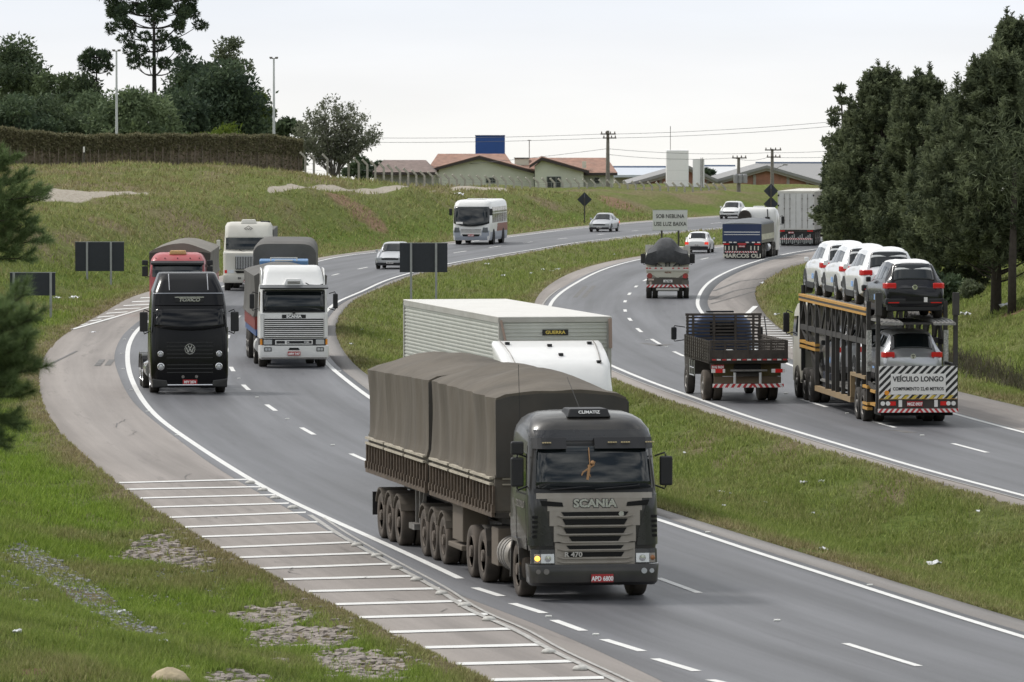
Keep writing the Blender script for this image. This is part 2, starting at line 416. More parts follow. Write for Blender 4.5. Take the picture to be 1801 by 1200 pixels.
dry = np.clip((n3 - .42) * 3.0, 0, 1) * (sst(2, 7, dl) * sst(230, 330, yr)) \
    + .95 * np.exp(-(np.minimum(np.abs(dl - .1), 9) / .9) ** 2) * sst(400, 300, yr) \
    + .55 * np.exp(-((xr - cE(yr)) / .45) ** 2) + .55 * np.exp(-((xr - cG(yr)) / .7) ** 2) + .6 * np.exp(-(dr / .6) ** 2)
dry = np.clip(dry + blobs([(1300, 815, .9, 5), (1230, 780, .8, 6), (1380, 800, .6, 4), (1500, 1000, .5, 3), (1560, 870, .8, 5), (330, 400, 3, 12), (200, 330, 4, 9), (590, 470, 1, 8), (290, 975, .7, 2.2), (480, 1088, .6, 1.5), (540, 1122, .7, 1.5), (640, 1172, .7, 1.5), (150, 1045, .6, 3)]) * .9, 0, 1)
fresh = np.clip(1 - np.abs(dl - 4.2) / 2.6, 0, 1) * sst(200, 260, yr) + np.clip(1 - dl / 9, 0, 1) * (1 - sst(200, 260, yr)) * .8

def ground_material():
    m = D.materials.new('grass_ground'); m.use_nodes = True; t = m.node_tree; p = t.nodes['Principled BSDF']
    p.inputs['Roughness'].default_value = .95; p.inputs['Specular IOR Level'].default_value = .1
    geo = t.nodes.new('ShaderNodeNewGeometry')
    def nz(sc, det, vec=None, rough=.6):
        n = t.nodes.new('ShaderNodeTexNoise'); n.inputs['Scale'].default_value = sc; n.inputs['Detail'].default_value = det; n.inputs['Roughness'].default_value = rough
        t.links.new(vec or geo.outputs['Position'], n.inputs['Vector']); return n.outputs['Fac']
    def mapp(sc):
        q = t.nodes.new('ShaderNodeMapping'); q.inputs['Scale'].default_value = sc; t.links.new(geo.outputs['Position'], q.inputs[0]); return q.outputs[0]
    def ramp(f, els):
        r = t.nodes.new('ShaderNodeValToRGB'); r.color_ramp.elements[0].position, r.color_ramp.elements[0].color = els[0][0], (*els[0][1], 1)
        r.color_ramp.elements[1].position, r.color_ramp.elements[1].color = els[-1][0], (*els[-1][1], 1)
        for pos, c in els[1:-1]: r.color_ramp.elements.new(pos).color = (*c, 1)
        t.links.new(f, r.inputs[0]); return r.outputs[0]
    def mix(f, a, b):
        x = t.nodes.new('ShaderNodeMix'); x.data_type = 'RGBA'; t.links.new(f, x.inputs[0]); t.links.new(a, x.inputs[6]); t.links.new(b, x.inputs[7]); return x.outputs[2]
    def math_(op, a, b):
        x = t.nodes.new('ShaderNodeMath'); x.operation = op
        for k, v in enumerate((a, b)):
            if isinstance(v, (int, float)): x.inputs[k].default_value = v
            else: t.links.new(v, x.inputs[k])
        return x.outputs[0]
    def attr(n): a = t.nodes.new('ShaderNodeAttribute'); a.attribute_name = n; return a.outputs['Fac']
    fine = nz(5, 10, mapp((1, .35, 1)), .75)
    big = nz(.22, 5, mapp((1, .35, 1)))
    green = ramp(fine, [(.3, (.060, .080, .018)), (.5, (.13, .155, .040)), (.7, (.22, .24, .085))])
    lush = ramp(fine, [(.3, (.050, .080, .012)), (.5, (.105, .150, .024)), (.7, (.17, .22, .045))])
    brown = ramp(fine, [(.3, (.09, .075, .038)), (.5, (.18, .15, .082)), (.7, (.29, .245, .15))])
    red = ramp(fine, [(.3, (.13, .085, .05)), (.5, (.22, .145, .09)), (.7, (.32, .23, .15))])
    c = mix(attr('fresh'), green, lush)
    pat = t.nodes.new('ShaderNodeMapRange'); pat.inputs['From Min'].default_value = .47; pat.inputs['From Max'].default_value = .68; pat.inputs['To Max'].default_value = .55
    t.links.new(big, pat.inputs['Value'])
    c = mix(pat.outputs[0], c, brown)
    def broken(a, lo=.12, hi=.55):
        s = math_('SUBTRACT', math_('ADD', a, math_('MULTIPLY', nz(1.3, 8, mapp((1, .4, 1)), .7), .8)), .4)
        r = t.nodes.new('ShaderNodeMapRange'); r.inputs['From Min'].default_value = lo; r.inputs['From Max'].default_value = hi; t.links.new(s, r.inputs['Value']); return r.outputs[0]
    c = mix(broken(attr('dry'), .2, .8), c, brown)
    c = mix(broken(attr('soil'), .3, .6), c, red)
    pale = ramp(fine, [(.3, (.30, .26, .21)), (.5, (.40, .36, .30)), (.7, (.48, .44, .38))])
    c = mix(broken(attr('track'), .35, .6), c, pale)
    t.links.new(c, p.inputs['Base Color'])
    bn = t.nodes.new('ShaderNodeBump'); bn.inputs['Distance'].default_value = .12; bn.inputs['Strength'].default_value = 1
    t.links.new(nz(4, 10, None, .8), bn.inputs['Height']); t.links.new(bn.outputs[0], p.inputs['Normal'])
    return m
GROUND = ground_material()
o = np_mesh('ground', V, F, GROUND, smooth=True, attrs={'track': track, 'soil': soil, 'dry': dry, 'fresh': fresh})
tag(o, kind='structure')

# ---------------------------------------------------------------- pavements
def asphalt(name, base, rough, streak, tint=(1, 1, 1), stains=0):
    m = D.materials.new(name); m.use_nodes = True; t = m.node_tree; p = t.nodes['Principled BSDF']
    p.inputs['Roughness'].default_value = rough; p.inputs['Specular IOR Level'].default_value = .35
    at = t.nodes.new('ShaderNodeAttribute'); at.attribute_name = 'across'
    al = t.nodes.new('ShaderNodeAttribute'); al.attribute_name = 'along'
    cb = t.nodes.new('ShaderNodeCombineXYZ'); t.links.new(at.outputs['Fac'], cb.inputs[0]); t.links.new(al.outputs['Fac'], cb.inputs[1])
    def nz(sc, det, scale, rough_=.6):
        q = t.nodes.new('ShaderNodeMapping'); q.inputs['Scale'].default_value = scale; t.links.new(cb.outputs[0], q.inputs[0])
        n = t.nodes.new('ShaderNodeTexNoise'); n.inputs['Scale'].default_value = sc; n.inputs['Detail'].default_value = det; n.inputs['Roughness'].default_value = rough_
        t.links.new(q.outputs[0], n.inputs['Vector']); return n.outputs['Fac']
    def rng_(f, a, b, c, d):
        r = t.nodes.new('ShaderNodeMapRange'); r.inputs[1].default_value = a; r.inputs[2].default_value = b; r.inputs[3].default_value = c; r.inputs[4].default_value = d
        t.links.new(f, r.inputs[0]); return r.outputs[0]
    def mul(a, b):
        x = t.nodes.new('ShaderNodeMath'); x.operation = 'MULTIPLY'; t.links.new(a, x.inputs[0]); t.links.new(b, x.inputs[1]); return x.outputs[0]
    f = mul(rng_(nz(1.0, 4, (1.1, .02, 1)), .36, .64, 1 - streak, 1 + streak), rng_(nz(.6, 6, (.5, .09, 1)), .3, .7, .88, 1.12))
    f = mul(f, rng_(nz(22, 3, (1, 1, 1), .8), .3, .7, .86, 1.14))
    if name == 'road_asphalt':      # oil-darkened middle of each lane, paler wheel tracks
        sn = t.nodes.new('ShaderNodeMath'); sn.operation = 'MULTIPLY'; sn.inputs[1].default_value = 2 * math.pi / 3.62; t.links.new(at.outputs['Fac'], sn.inputs[0])
        cs_ = t.nodes.new('ShaderNodeMath'); cs_.operation = 'COSINE'; t.links.new(sn.outputs[0], cs_.inputs[0])
        lane = rng_(cs_.outputs[0], -1, -.2, .80, 1.0)
        br = t.nodes.new('ShaderNodeMix'); br.data_type = 'FLOAT'; br.inputs[3].default_value = 1.0; t.links.new(lane, br.inputs[2]); t.links.new(rng_(nz(.5, 4, (.6, .05, 1)), .4, .6, 0, .8), br.inputs[0])
        f = mul(f, br.outputs[0])
    if stains:
        f = mul(f, rng_(nz(.9, 6, (1.6, .12, 1), .7), .58, .74, 1, 1 - stains))
    v = t.nodes.new('ShaderNodeVectorMath'); v.operation = 'SCALE'; v.inputs[0].default_value = [base * k for k in tint]; t.links.new(f, v.inputs['Scale'])
    t.links.new(v.outputs[0], p.inputs['Base Color'])
    bn = t.nodes.new('ShaderNodeBump'); bn.inputs['Distance'].default_value = .004; t.links.new(nz(60, 3, (1, 1, 1)), bn.inputs['Height']); t.links.new(bn.outputs[0], p.inputs['Normal'])
    return m
ASP = asphalt('road_asphalt',   .118, .55, .24, (.97, .985, 1.06), .25)
SHO = asphalt('shoulder_paving', .235, .8, .16, (1.09, .985, .91), .38)
MED = asphalt('edge_paving', .22, .8, .12, (1.04, .98, .93), .2)
def strip(name, cl, cr_, y0, y1, z, m, step=1.0, cols=8, thick=.1, kind='structure', al=0, ar=0, mid=None):
    ys = np.arange(y0, y1 + step, step); Lx = cl(ys) + al; Rx = cr_(ys) + ar
    t = np.linspace(0, 1, cols + 1)
    X = Lx[:, None] * (1 - t) + Rx[:, None] * t; Y = np.repeat(ys[:, None], cols + 1, 1); Z = np.full_like(X, z)
    across = (X - (mid or cC)(Y)); along = Y
    # rims
    X = np.concatenate([X[:, :1], X, X[:, -1:]], 1); Y = np.concatenate([Y[:, :1], Y, Y[:, -1:]], 1)
    Z = np.concatenate([Z[:, :1] - thick, Z, Z[:, -1:] - thick], 1)
    across = np.concatenate([across[:, :1], across, across[:, -1:]], 1)
    nr, nc = X.shape; i, j = np.meshgrid(np.arange(nr - 1), np.arange(nc - 1), indexing='ij'); q = (i * nc + j).ravel()
    o = np_mesh(name, np.stack([X.ravel(), Y.ravel(), Z.ravel()], 1), np.stack([q, q + 1, q + nc + 1, q + nc], 1), m, attrs={'across': across.ravel(), 'along': Y.ravel()})
    return tag(o, kind=kind)
strip('pavement', cA, cE, 60, 740, 0.0, SHO, cols=10)
strip('road', cF, cD, 60, 740, .008, ASP, cols=10, thick=.008, ar=.30)
strip('pavement', cG, cK, 60, 640, 0.0, SHO, cols=10)
strip('road', cH, cJd, 60, 640, .008, ASP, cols=10, thick=.008, al=-.30, mid=cI)
# the narrow kerbside strips of the median are a browner, older surface
strip('pavement', cD, cE, 60, 740, .004, MED, cols=2, thick=.004, al=.32, ar=-.01)

PAINT = mat('road_paint', (.74, .74, .72), .7, var=.1, vs=3, dirt=.22, dcol=(.30, .29, .28), ds=6)
WORN = mat('worn_paint', (.52, .51, .48), .8, var=.2, vs=5, dirt=.7, dcol=(.22, .21, .20), ds=9)
def line(m_, c, y0, y1, wd, z=.016, step=1.5, off=0):
    n = max(2, int((y1 - y0) / step) + 1); ys = np.linspace(y0, y1, n); X = c(ys) + off
    dx = np.gradient(X, ys); nx = 1 / np.sqrt(1 + dx * dx); ny = -dx * nx
    V = []; F = []
    for k in range(n):
        V += [(X[k] - nx[k] * wd / 2, ys[k] - ny[k] * wd / 2, z), (X[k] + nx[k] * wd / 2, ys[k] + ny[k] * wd / 2, z)]
        if k: F.append((2 * k - 2, 2 * k - 1, 2 * k + 1, 2 * k))
    m_.add(V, F)
def yof(py): return G(900, py)[1]
mk = MB()
line(mk, cB, yof(1019), 740, .17); line(mk, cD, 60, 740, .17)
line(mk, cH, 60, 640, .17); line(mk, cJ, 60, 640, .17)
for a_, b_ in [(1050, 1035), (1080, 1062.5), (1111, 1092), (1147, 1126), (1182, 1160), (1216, 1197), (1252, 1232)]:   # exit-lane dashes
    pts = {1050: (835, 882), 1080: (901, 957), 1111: (974, 1026), 1147: (1062, 1130), 1182: (1152, 1225), 1216: (1249, 1330), 1252: (1355, 1440)}[a_]
    x0, y0 = G(pts[1], a_); x1, y1 = G(pts[0], b_)
    dx = Vector((x1 - x0, y1 - y0, 0)).normalized(); nn = Vector((dx.y, -dx.x, 0)) * .09
    mk.add([(x0 - nn.x, y0 - nn.y, .016), (x0 + nn.x, y0 + nn.y, .016), (x1 + nn.x, y1 + nn.y, .016), (x1 - nn.x, y1 - nn.y, .016)], [(0, 1, 2, 3)])
def dashes(c, lst, wd=.15):
    for a_, b_ in lst: line(mk, c, yof(a_), yof(b_), wd, step=1)
dl_ = [(1173, 1133), (1044, 1018), (814, 799), (765.5, 753), (723.5, 712.5), (687, 677.5), (654, 646), (560, 556), (485, 482), (474, 470.5), (445.5, 442), (436, 433), (428, 426), (421, 419.3), (413.6, 412.2), (407, 405.8)]
dashes(cC, dl_)
for y_ in [yof(1173) - 14 * k - 4 for k in (1, 2)]: line(mk, cC, y_, y_ + 4, .15)
for y_ in np.arange(yof(405) + 12, 700, 14): line(mk, cC, y_, y_ + 4, .15)
for y_ in [yof(646) + 14 * k for k in (1, 2)] + [yof(556) + 14 * k for k in (1, 2, 3, 4)] + [yof(963) , yof(905), yof(857)]: line(mk, cC, y_, y_ + 4, .15)
dr_ = [(797, 781), (753, 738), (717, 703), (627.5, 619), (606, 597), (585, 578), (565, 560), (549, 545), (532.5, 529), (519.5, 515.5), (506, 503), (495, 491), (457, 454)]
dashes(cI, dr_)
for y_ in [yof(797) - 14 * k - 4 for k in range(1, 5)] + [yof(703) + 12.5, yof(703) + 25] + list(np.arange(yof(491) + 9, yof(460), 12.5)) + list(np.arange(yof(454) + 9, 600, 12.5)): line(mk, cI, y_, y_ + 4, .15)
# zebra bars on the exit gore (left) and right-hand gore
for py0, py1, p0, p1 in [(850, 844, 206, 437), (861.5, 857, 219, 458), (877, 871, 244, 484), (893, 886, 265, 508), (911, 902, 294, 538), (928, 918.5, 322, 565), (945, 936.5, 350, 592), (964, 954.5, 385, 625), (981.5, 973.5, 418, 657), (1001, 992.5, 449, 690),
                         (1020, 1014, 495, 728), (1041, 1036, 540, 773), (1064, 1058, 586, 812), (1087, 1081, 626, 858), (1113, 1107, 680, 900), (1140, 1135, 744, 952), (1169, 1164, 800, 1007), (1197, 1193, 860, 1062), (1226, 1222, 910, 1110), (1256, 1252, 965, 1160)]:
    x0, y0 = G(p0 + 3, py0); x1, y1 = G(p1, py1); hwid = .26
    mk.add([(x0, y0 - hwid, .013), (x1, y1 - hwid, .013), (x1, y1 + hwid, .013), (x0, y0 + hwid, .013)], [(0, 1, 2, 3)])
for k in range(15):
    py = 552 + k * 4.3; y = yof(py); s = min(1, k / 6)
    x0 = float(cJd(y)) + .9 + (1 - s) * 1.2; x1 = float(cK(y)) - .1
    if x1 - x0 > .3: mk.add([(x0, y - .35, .013), (x1, y - .35, .013), (x1, y + .35, .013), (x0, y + .35, .013)], [(0, 1, 2, 3)])
x0, y0 = G(1300, 566); x1, y1 = G(1329, 539)
mk.add([(x0 - .12, y0, .017), (x0 + .12, y0, .017), (x1 + .12, y1, .017), (x1 - .12, y1, .017)], [(0, 1, 2, 3)])
# far-left shoulder taper with its bars
for k in range(9):
    py = 580 - k * 6.8; xl = 127 + k * 15; xr_ = 132 + k * 23
    a0 = G(xl, py - 1); a1 = G(xr_, py - 3.5); 
    mk.add([(a0[0], a0[1] - .7, .013), (a1[0], a1[1] - .7, .013), (a1[0], a1[1] + .7, .013), (a0[0], a0[1] + .7, .013)], [(0, 1, 2, 3)])
a0 = G(127, 580); am = G(190, 562); a1 = G(262, 541); a2 = G(330, 524)
for p_, q_ in ((a0, am), (am, a1), (a1, a2)):
    mk.add([(p_[0] - .1, p_[1], .017), (p_[0] + .1, p_[1], .017), (q_[0] + .1, q_[1], .017), (q_[0] - .1, q_[1], .017)], [(0, 1, 2, 3)])
tag(mk.build('road_marking', PAINT, fix=False), kind='structure')
mk = MB(); line(mk, cHat, 88, yof(907), .12, z=.020, off=-.05); line(mk, cHat, 88, yof(912), .07, z=.020, off=.16)
line(mk, cH, 100, 330, .06, z=.016, off=-.36)
tag(mk.build('worn_road_marking', WORN, fix=False), kind='structure')
# tyre marks and repairs on the left shoulder
TYM = mat('tyre_rubber_mark', (.075, .072, .072), .8, var=.25, vs=3)
tm_ = MB()
def tmark(pts, wd):
    P = [Vector((*G(*q), .0125)) for q in pts]
    for a, b in zip(P, P[1:]):
        d = (b - a).normalized(); n_ = Vector((d.y, -d.x, 0)) * wd / 2
        tm_.add([a - n_, a + n_, b + n_, b - n_], [(0, 1, 2, 3)])
for pts, wd in (([(180, 633), (171, 644)], .22), ([(197, 633), (189, 643)], .22), ([(206, 745), (204, 752)], .03), ([(135, 618), (90, 640)], .10),
                ([(1255, 512), (1300, 495), (1345, 490)], .16), ([(1248, 528), (1290, 512), (1330, 505)], .14), ([(1250, 535), (1330, 512)], .10), ([(1030, 504), (1011, 524)], .22), ([(1045, 503), (1026, 524)], .22), ([(1130, 604), (1160, 609), (1176, 606)], .35), ([(1545, 757), (1580, 758), (1604, 762)], .35)):
    tmark(pts, wd)
tag(tm_.build('tyre_mark', mat('faint_rubber_mark', (.14, .135, .13), .8, var=.3, vs=2), fix=False), kind='structure')
cj_ = MB()
def crack(pts):
    P = [Vector((*G(*q), .013)) for q in pts]
    for a, b in zip(P, P[1:]): d = (b - a).normalized(); n_ = Vector((d.y, -d.x, 0)) * .010; cj_.add([a - n_, a + n_, b + n_, b - n_], [(0, 1, 2, 3)])
rr_ = random.Random(8)
for k in range(26):
    if k % 2: continue
    px, py = rr_.uniform(120, 430), rr_.uniform(600, 840)
    if k > 12: t0 = rr_.random(); px, py = 300 + 480 * t0 + rr_.uniform(-10, 150), 880 + 270 * t0
    pts = [(px, py)]
    for j in range(rr_.randint(3, 7)): pts.append((pts[-1][0] + rr_.uniform(-12, 12), pts[-1][1] + rr_.uniform(-1, 4)))
    if float(cA(G(*pts[0])[1])) + .3 < min(G(*q)[0] for q in pts) and max(G(*q)[0] - float(cF(G(*q)[1])) for q in pts) < -.2: crack(pts)
tag(cj_.build('pavement_crack', mat('crack_dark', (.13, .125, .12), .9), fix=False), kind='structure')
# raised pavement studs
stud = MB(); stud.profy([(-.05, 0), (.05, 0), (.045, .02), (-.045, .02)], -.05, .05)
stm = stud.mesh('road_stud', mat('stud_white', (.78, .78, .74), .5))
def add_stud(x, y, rz=0):
    o = D.objects.new('road_stud', stm); link(o); o.location = (x, y, .012); o.rotation_euler = (0, 0, rz); o.scale = (1.2, 1.2, 1.2)
    return tag(o, 'small white raised reflector stud on the asphalt beside the painted lines', 'road stud', 'reflector studs along the lane lines')
for px, py in [(233, 582), (219, 598), (214, 623), (216, 650), (231, 687), (260, 725), (311, 767), (420, 667), (452, 700), (505, 738), (585, 784), (965, 1086), (1048, 1118), (597, 654), (1138, 599), (1172, 611), (1490, 728), (1622, 767), (1382, 693), (1530, 1031), (1245, 938), (1367, 1093)]:
    x, y = G(px, py); add_stud(x, y)
# concrete lane dividers ("turtles") beside the hatched gore
tm = MB(); tm.loft([[(math.cos(a) * .13 * s, math.sin(a) * .12 * s, z * .8) for a in np.linspace(0, 2 * math.pi, 13)[:-1]] for s, z in ((1, 0), (.97, .035), (.8, .07), (.5, .09), (.15, .098))])
tmm = tm.mesh('divider_stud', mat('stud_concrete', (.50, .49, .46), .8, var=.2, vs=14), smooth=True)
for k, (px, py) in enumerate([(440, 850), (462, 863), (484, 877), (515, 894), (628, 960), (663, 979), (698, 1001), (733, 1021), (777, 1045), (817, 1066), (860, 1091), (965, 1148), (1020, 1178)]):
    x, y = G(px, py + 1); o = D.objects.new('divider_stud', tmm); link(o); o.location = (x, y, .005); o.rotation_euler = (0, 0, .2)
    tag(o, 'low domed concrete stud at the end of a hatched bar beside the exit lane', 'road stud', 'domed studs along the hatched gore')
# ================================================================= vehicles
RUB = mat('tyre_rubber', (.022, .021, .020), .85, var=.25, vs=5, dirt=.35, dcol=(.10, .085, .07), ds=3)
DUSTRUB = mat('dusty_tyre', (.03, .027, .024), .9, var=.2, vs=5, dirt=.75, dcol=(.13, .105, .085), ds=2)
RIM = mat('steel_rim', (.30, .29, .28), .45, .6, var=.1, dirt=.5, dcol=(.12, .10, .08), ds=4)
DUSTRIM = mat('dusty_rim', (.12, .10, .085), .8, .1, var=.2, dirt=.6, dcol=(.15, .12, .095), ds=4)
ALU = mat('bright_rim', (.62, .62, .64), .3, .8)
BLK = mat('black_plastic', (.012, .012, .014), .5, var=.15)
DARK = mat('dark_chassis', (.030, .028, .026), .75, var=.2, dirt=.4, dcol=(.09, .075, .06), ds=2)
VOID = mat('unlit_opening', (.006, .006, .006), .9)
GLASS = mat('vehicle_glass', (.010, .014, .016), .03, spec=.6)
CHROME = mat('bright_metal', (.75, .75, .76), .22, 1)
REDL = mat('red_lens', (.42, .012, .012), .2, emit=(.8, .02, .02, .10))
REDR = mat('red_reflective', (.50, .035, .04), .45)
WHR = mat('white_reflective', (.78, .76, .74), .45)
AMB = mat('amber_lens', (.80, .30, .03), .25)
AMBLIT = mat('lit_amber_lamp', (.9, .5, .1), .3, emit=(1, .50, .06, 2.2))
HEAD = mat('headlamp_glass', (.55, .57, .58), .08, .3)
PLR = mat('red_plate', (.40, .03, .035), .5)
WTX = mat('white_lettering', (.85, .85, .85), .5)
DTX = mat('black_lettering', (.02, .02, .02), .6)
WHITE = mat('white_paint', (.78, .78, .77), .35, coat=.4, var=.03, dirt=.12, dcol=(.45, .42, .38), ds=1.5)
DWHITE = mat('dusty_white_paint', (.66, .65, .60), .5, var=.05, dirt=.35, dcol=(.38, .34, .28), ds=1.5)

def lev(levels, z):
    for a, b in zip(levels, levels[1:]):
        if a[0] <= z <= b[0] or b is levels[-1]:
            t = max(0, min(1, (z - a[0]) / (b[0] - a[0]) if b[0] > a[0] else 0))
            return [a[k] + (b[k] - a[k]) * t for k in range(5)]
    return list(levels[0])
def ring(l, n=6):
    z, yf, yr, hw, r = l; r = min(r, hw - .01, (yf - yr) / 2 - .01); P = []
    for cx, cy, a0 in ((hw - r, yf - r, 0), (-hw + r, yf - r, 90), (-hw + r, yr + r, 180), (hw - r, yr + r, 270)):
        for k in range(n + 1):
            a = R(a0 + 90 * k / n); P.append((cx + r * math.cos(a), cy + r * math.sin(a), z))
    return P
def shell(m, levels, mt=None, caps=True, dens=1):
    rs = []
    for a, b in zip(levels, levels[1:]):
        for k in range(dens): rs.append(ring(tuple(a[i] + (b[i] - a[i]) * k / dens for i in range(5))))
    rs.append(ring(levels[-1])); m.loft(rs, mt, caps)
def fy(levels, x, z):
    _, yf, yr, hw, r = lev(levels, z); d = abs(x) - (hw - r)
    return yf if d <= 0 else yf - r + math.sqrt(max(0, r * r - min(d, r) ** 2))
def ryy(levels, x, z):
    _, yf, yr, hw, r = lev(levels, z); d = abs(x) - (hw - r)
    return yr if d <= 0 else yr + r - math.sqrt(max(0, r * r - min(d, r) ** 2))
def sx_(levels, y, z):
    _, yf, yr, hw, r = lev(levels, z); d = max(y - (yf - r), (yr + r) - y)
    return hw if d <= 0 else hw - r + math.sqrt(max(0, r * r - min(d, r) ** 2))
def fpanel(m, lv, x0, x1, z0, z1, off, mt=None, nx=14, nz=6, taper=0, depth=.05, zc=0, bulge=0):
    # panel on the front, following it; taper narrows the top, zc lowers the corners of the lower edge
    def P(i, j):
        t = j / nz; u = i / nx; xc = (x0 + x1) / 2; x = x0 + (x1 - x0) * u
        x = xc + (x - xc) * (1 - taper * t)
        z = z0 + (z1 - z0) * t + zc * (1 - t) * (2 * u - 1) ** 2
        y = fy(lv, x, z); bl = bulge * (1 - (2 * u - 1) ** 2) + bulge * .35 * (1 - (2 * t - 1) ** 2)
        return (x, y + off + bl, z), (x, y - depth, z)
    m.grid(P, nx, nz, mt)
def rpanel(m, lv, x0, x1, z0, z1, off, mt=None, nx=12, nz=5, taper=0, depth=.05):
    def P(i, j):
        t = j / nz; u = i / nx; xc = (x0 + x1) / 2; x = x0 + (x1 - x0) * u; x = xc + (x - xc) * (1 - taper * t)
        z = z0 + (z1 - z0) * t; y = ryy(lv, x, z)
        return (x, y - off, z), (x, y + depth, z)
    m.grid(P, nx, nz, mt)
def spanel(m, lv, s, corners, off, mt=None, nu=8, nv=5, depth=.05):
    # corners: four (y,z): lower rear, lower front, upper front, upper rear
    a, b, c, d = corners
    def P(i, j):
        u = i / nu; t = j / nv
        y = (a[0] * (1 - u) + b[0] * u) * (1 - t) + (d[0] * (1 - u) + c[0] * u) * t
        z = (a[1] * (1 - u) + b[1] * u) * (1 - t) + (d[1] * (1 - u) + c[1] * u) * t
        x = sx_(lv, y, z)
        return (s * (x + off), y, z), (s * (x - depth), y, z)
    m.grid(P, nu, nv, mt)

_wm = {}
def wheel(parent, x, y, r=.52, wd=.30, side=1, tyre=RUB, rim=RIM, dual=False, deep=True, z=None):
    """one wheel: tyre with its rim as a child; side=+1 shows its face towards +x"""
    key = (round(r, 3), round(wd, 3), tyre.name, rim.name, dual, deep)
    if key not in _wm:
        m = MB(); w2 = wd / 2; ri = r * .58
        def one(c):
            m.lathe([(c - w2 * .8, ri), (c - w2, r * .72), (c - w2, r * .92), (c - w2 * .82, r * .985), (c - w2 * .4, r), (c + w2 * .4, r), (c + w2 * .82, r * .985), (c + w2, r * .92), (c + w2, r * .72), (c + w2 * .8, ri)], 28)
        one(0)
        if dual: one(-wd * 1.12)
        tm_ = m.mesh('tyre', tyre, True)
        n = MB()
        if deep:
            n.lathe([(w2 * .8, ri * 1.03), (w2 * .95, ri * 1.0), (w2 * .3, ri * .86), (w2 * .2, ri * .5), (w2 * .55, ri * .42), (w2 * (1.1), ri * .36), (w2 * 1.1, ri * .05)], 24)
            for k in range(8):
                a = k * math.pi / 4; n.lathe([(w2 * .2, .03), (w2 * .42, .028), (w2 * .42, .001)], 6, c=(0, ri * .68 * math.cos(a), ri * .68 * math.sin(a)))
        else:
            n.lathe([(w2 * .85, ri * 1.04), (w2 * .98, ri), (w2 * .7, ri * .9)], 24)
            for k in range(5):
                a = k * 2 * math.pi / 5 + .3
                p0 = (w2 * .8, ri * .12 * math.cos(a), ri * .12 * math.sin(a)); p1 = (w2 * .85, ri * .95 * math.cos(a), ri * .95 * math.sin(a))
                n.bar(p0, p1, .07, .05)
            n.lathe([(w2 * .5, ri * .25), (w2 * .98, ri * .22), (w2 * .98, .01)], 12)
        rm_ = n.mesh('rim', rim, False)
        rm_.set_sharp_from_angle(angle=R(40))
        _wm[key] = (tm_, rm_)
    t_, r_ = _wm[key]
    o = D.objects.new('wheel', t_); link(o, parent); o.location = (x, y, r if z is None else z); o.rotation_euler = (0, 0, 0 if side > 0 else math.pi)
    q = D.objects.new('rim', r_); link(q, o)
    return o
def axle_set(parent, y, hw, r=.52, dual=True, tyre=RUB, rim=RIM, wd=.29, both=True):
    for s in (1, -1): wheel(parent, s * (hw - wd / 2), y, r, wd, s, tyre, rim, dual)
    m = MB(); m.tube([(-hw + .2, y, r), (hw - .2, y, r)], .09, 8); m.build('axle', DARK, parent)
def plate(parent, x, y, z, s, front=True, wdt=.40, h=.14, m_=None, tm=None):
    m = MB(); m.box(x - wdt / 2, x + wdt / 2, y - .012, y + .012, z - h / 2, z + h / 2)
    p = m.build('licence_plate', m_ or PLR, parent)
    text(s, h * .80, (x, y + (.014 if front else -.014), z - h * .08), FRONT if front else REAR, tm or WTX, p, sx=.82, bold=.004)
    return p
def stripe_bar(parent, x0, x1, y, z0, z1, name='striped_bumper', n=13, m1=REDR, m2=WHR, back=.05, mirror=True, slant=None, facing=-1):
    """board with slanting stripes, its stripes laid 3 mm proud of the board"""
    m = MB(); m.box(x0, x1, min(y, y - facing * back), max(y, y - facing * back), z0, z1, m2)
    h = z1 - z0; s = h * .8 if slant is None else slant; c = (x0 + x1) / 2; w_ = (x1 - x0) / (2 * n)
    for k in range(-2, n + 2):
        a = x0 + k * 2 * w_; q = -s if (mirror and a > c) else s
        pts = [(a, z0), (a + w_, z0), (a + w_ + q, z1), (a + q, z1)]
        pts = [(min(max(p, x0), x1), z) for p, z in pts]
        if abs(pts[1][0] - pts[0][0]) + abs(pts[2][0] - pts[3][0]) < .01: continue
        ya, yb = y, y + facing * .003
        m.profy(pts, min(ya, yb), max(ya, yb), m1)
    return m.build(name, None, parent)
def mirror(parent, x, y, z, s, h=.42, wd=.22, m_=BLK, arm=.25, name='mirror', two=False):
    m = MB(); m.box(x - wd / 2, x + wd / 2, y - .07, y + .05, z - h / 2, z + h / 2)
    if two: m.box(x - wd / 2, x + wd / 2, y - .07, y + .05, z + h / 2 + .05, z + h / 2 + .30)
    o = m.build(name, m_, parent, bevel=.035, seg=3)
    xi = x - s * (arm + wd / 2)
    b = MB(); b.tube([(xi, y - .1, z + h * .5), (x - s * .02, y - .04, z + h * .62), (x, y - .02, z + h / 2)], .018, 6)
    b.build('mirror_arm', BLK, o); b = MB(); b.tube([(xi, y - .1, z - h * .5), (x - s * .02, y - .04, z - h * .62), (x, y - .02, z - h / 2)], .018, 6)
    b.build('mirror_arm', BLK, o)
    return o
def wiper(m, lv, xa, za, xb, zb, off=.03):
    pts = []
    for k in range(7):
        t = k / 6; x = xa + (xb - xa) * t; z = za + (zb - za) * t; pts.append((x, fy(lv, x, z) + off, z))
    m.tube(pts, .014, 4)
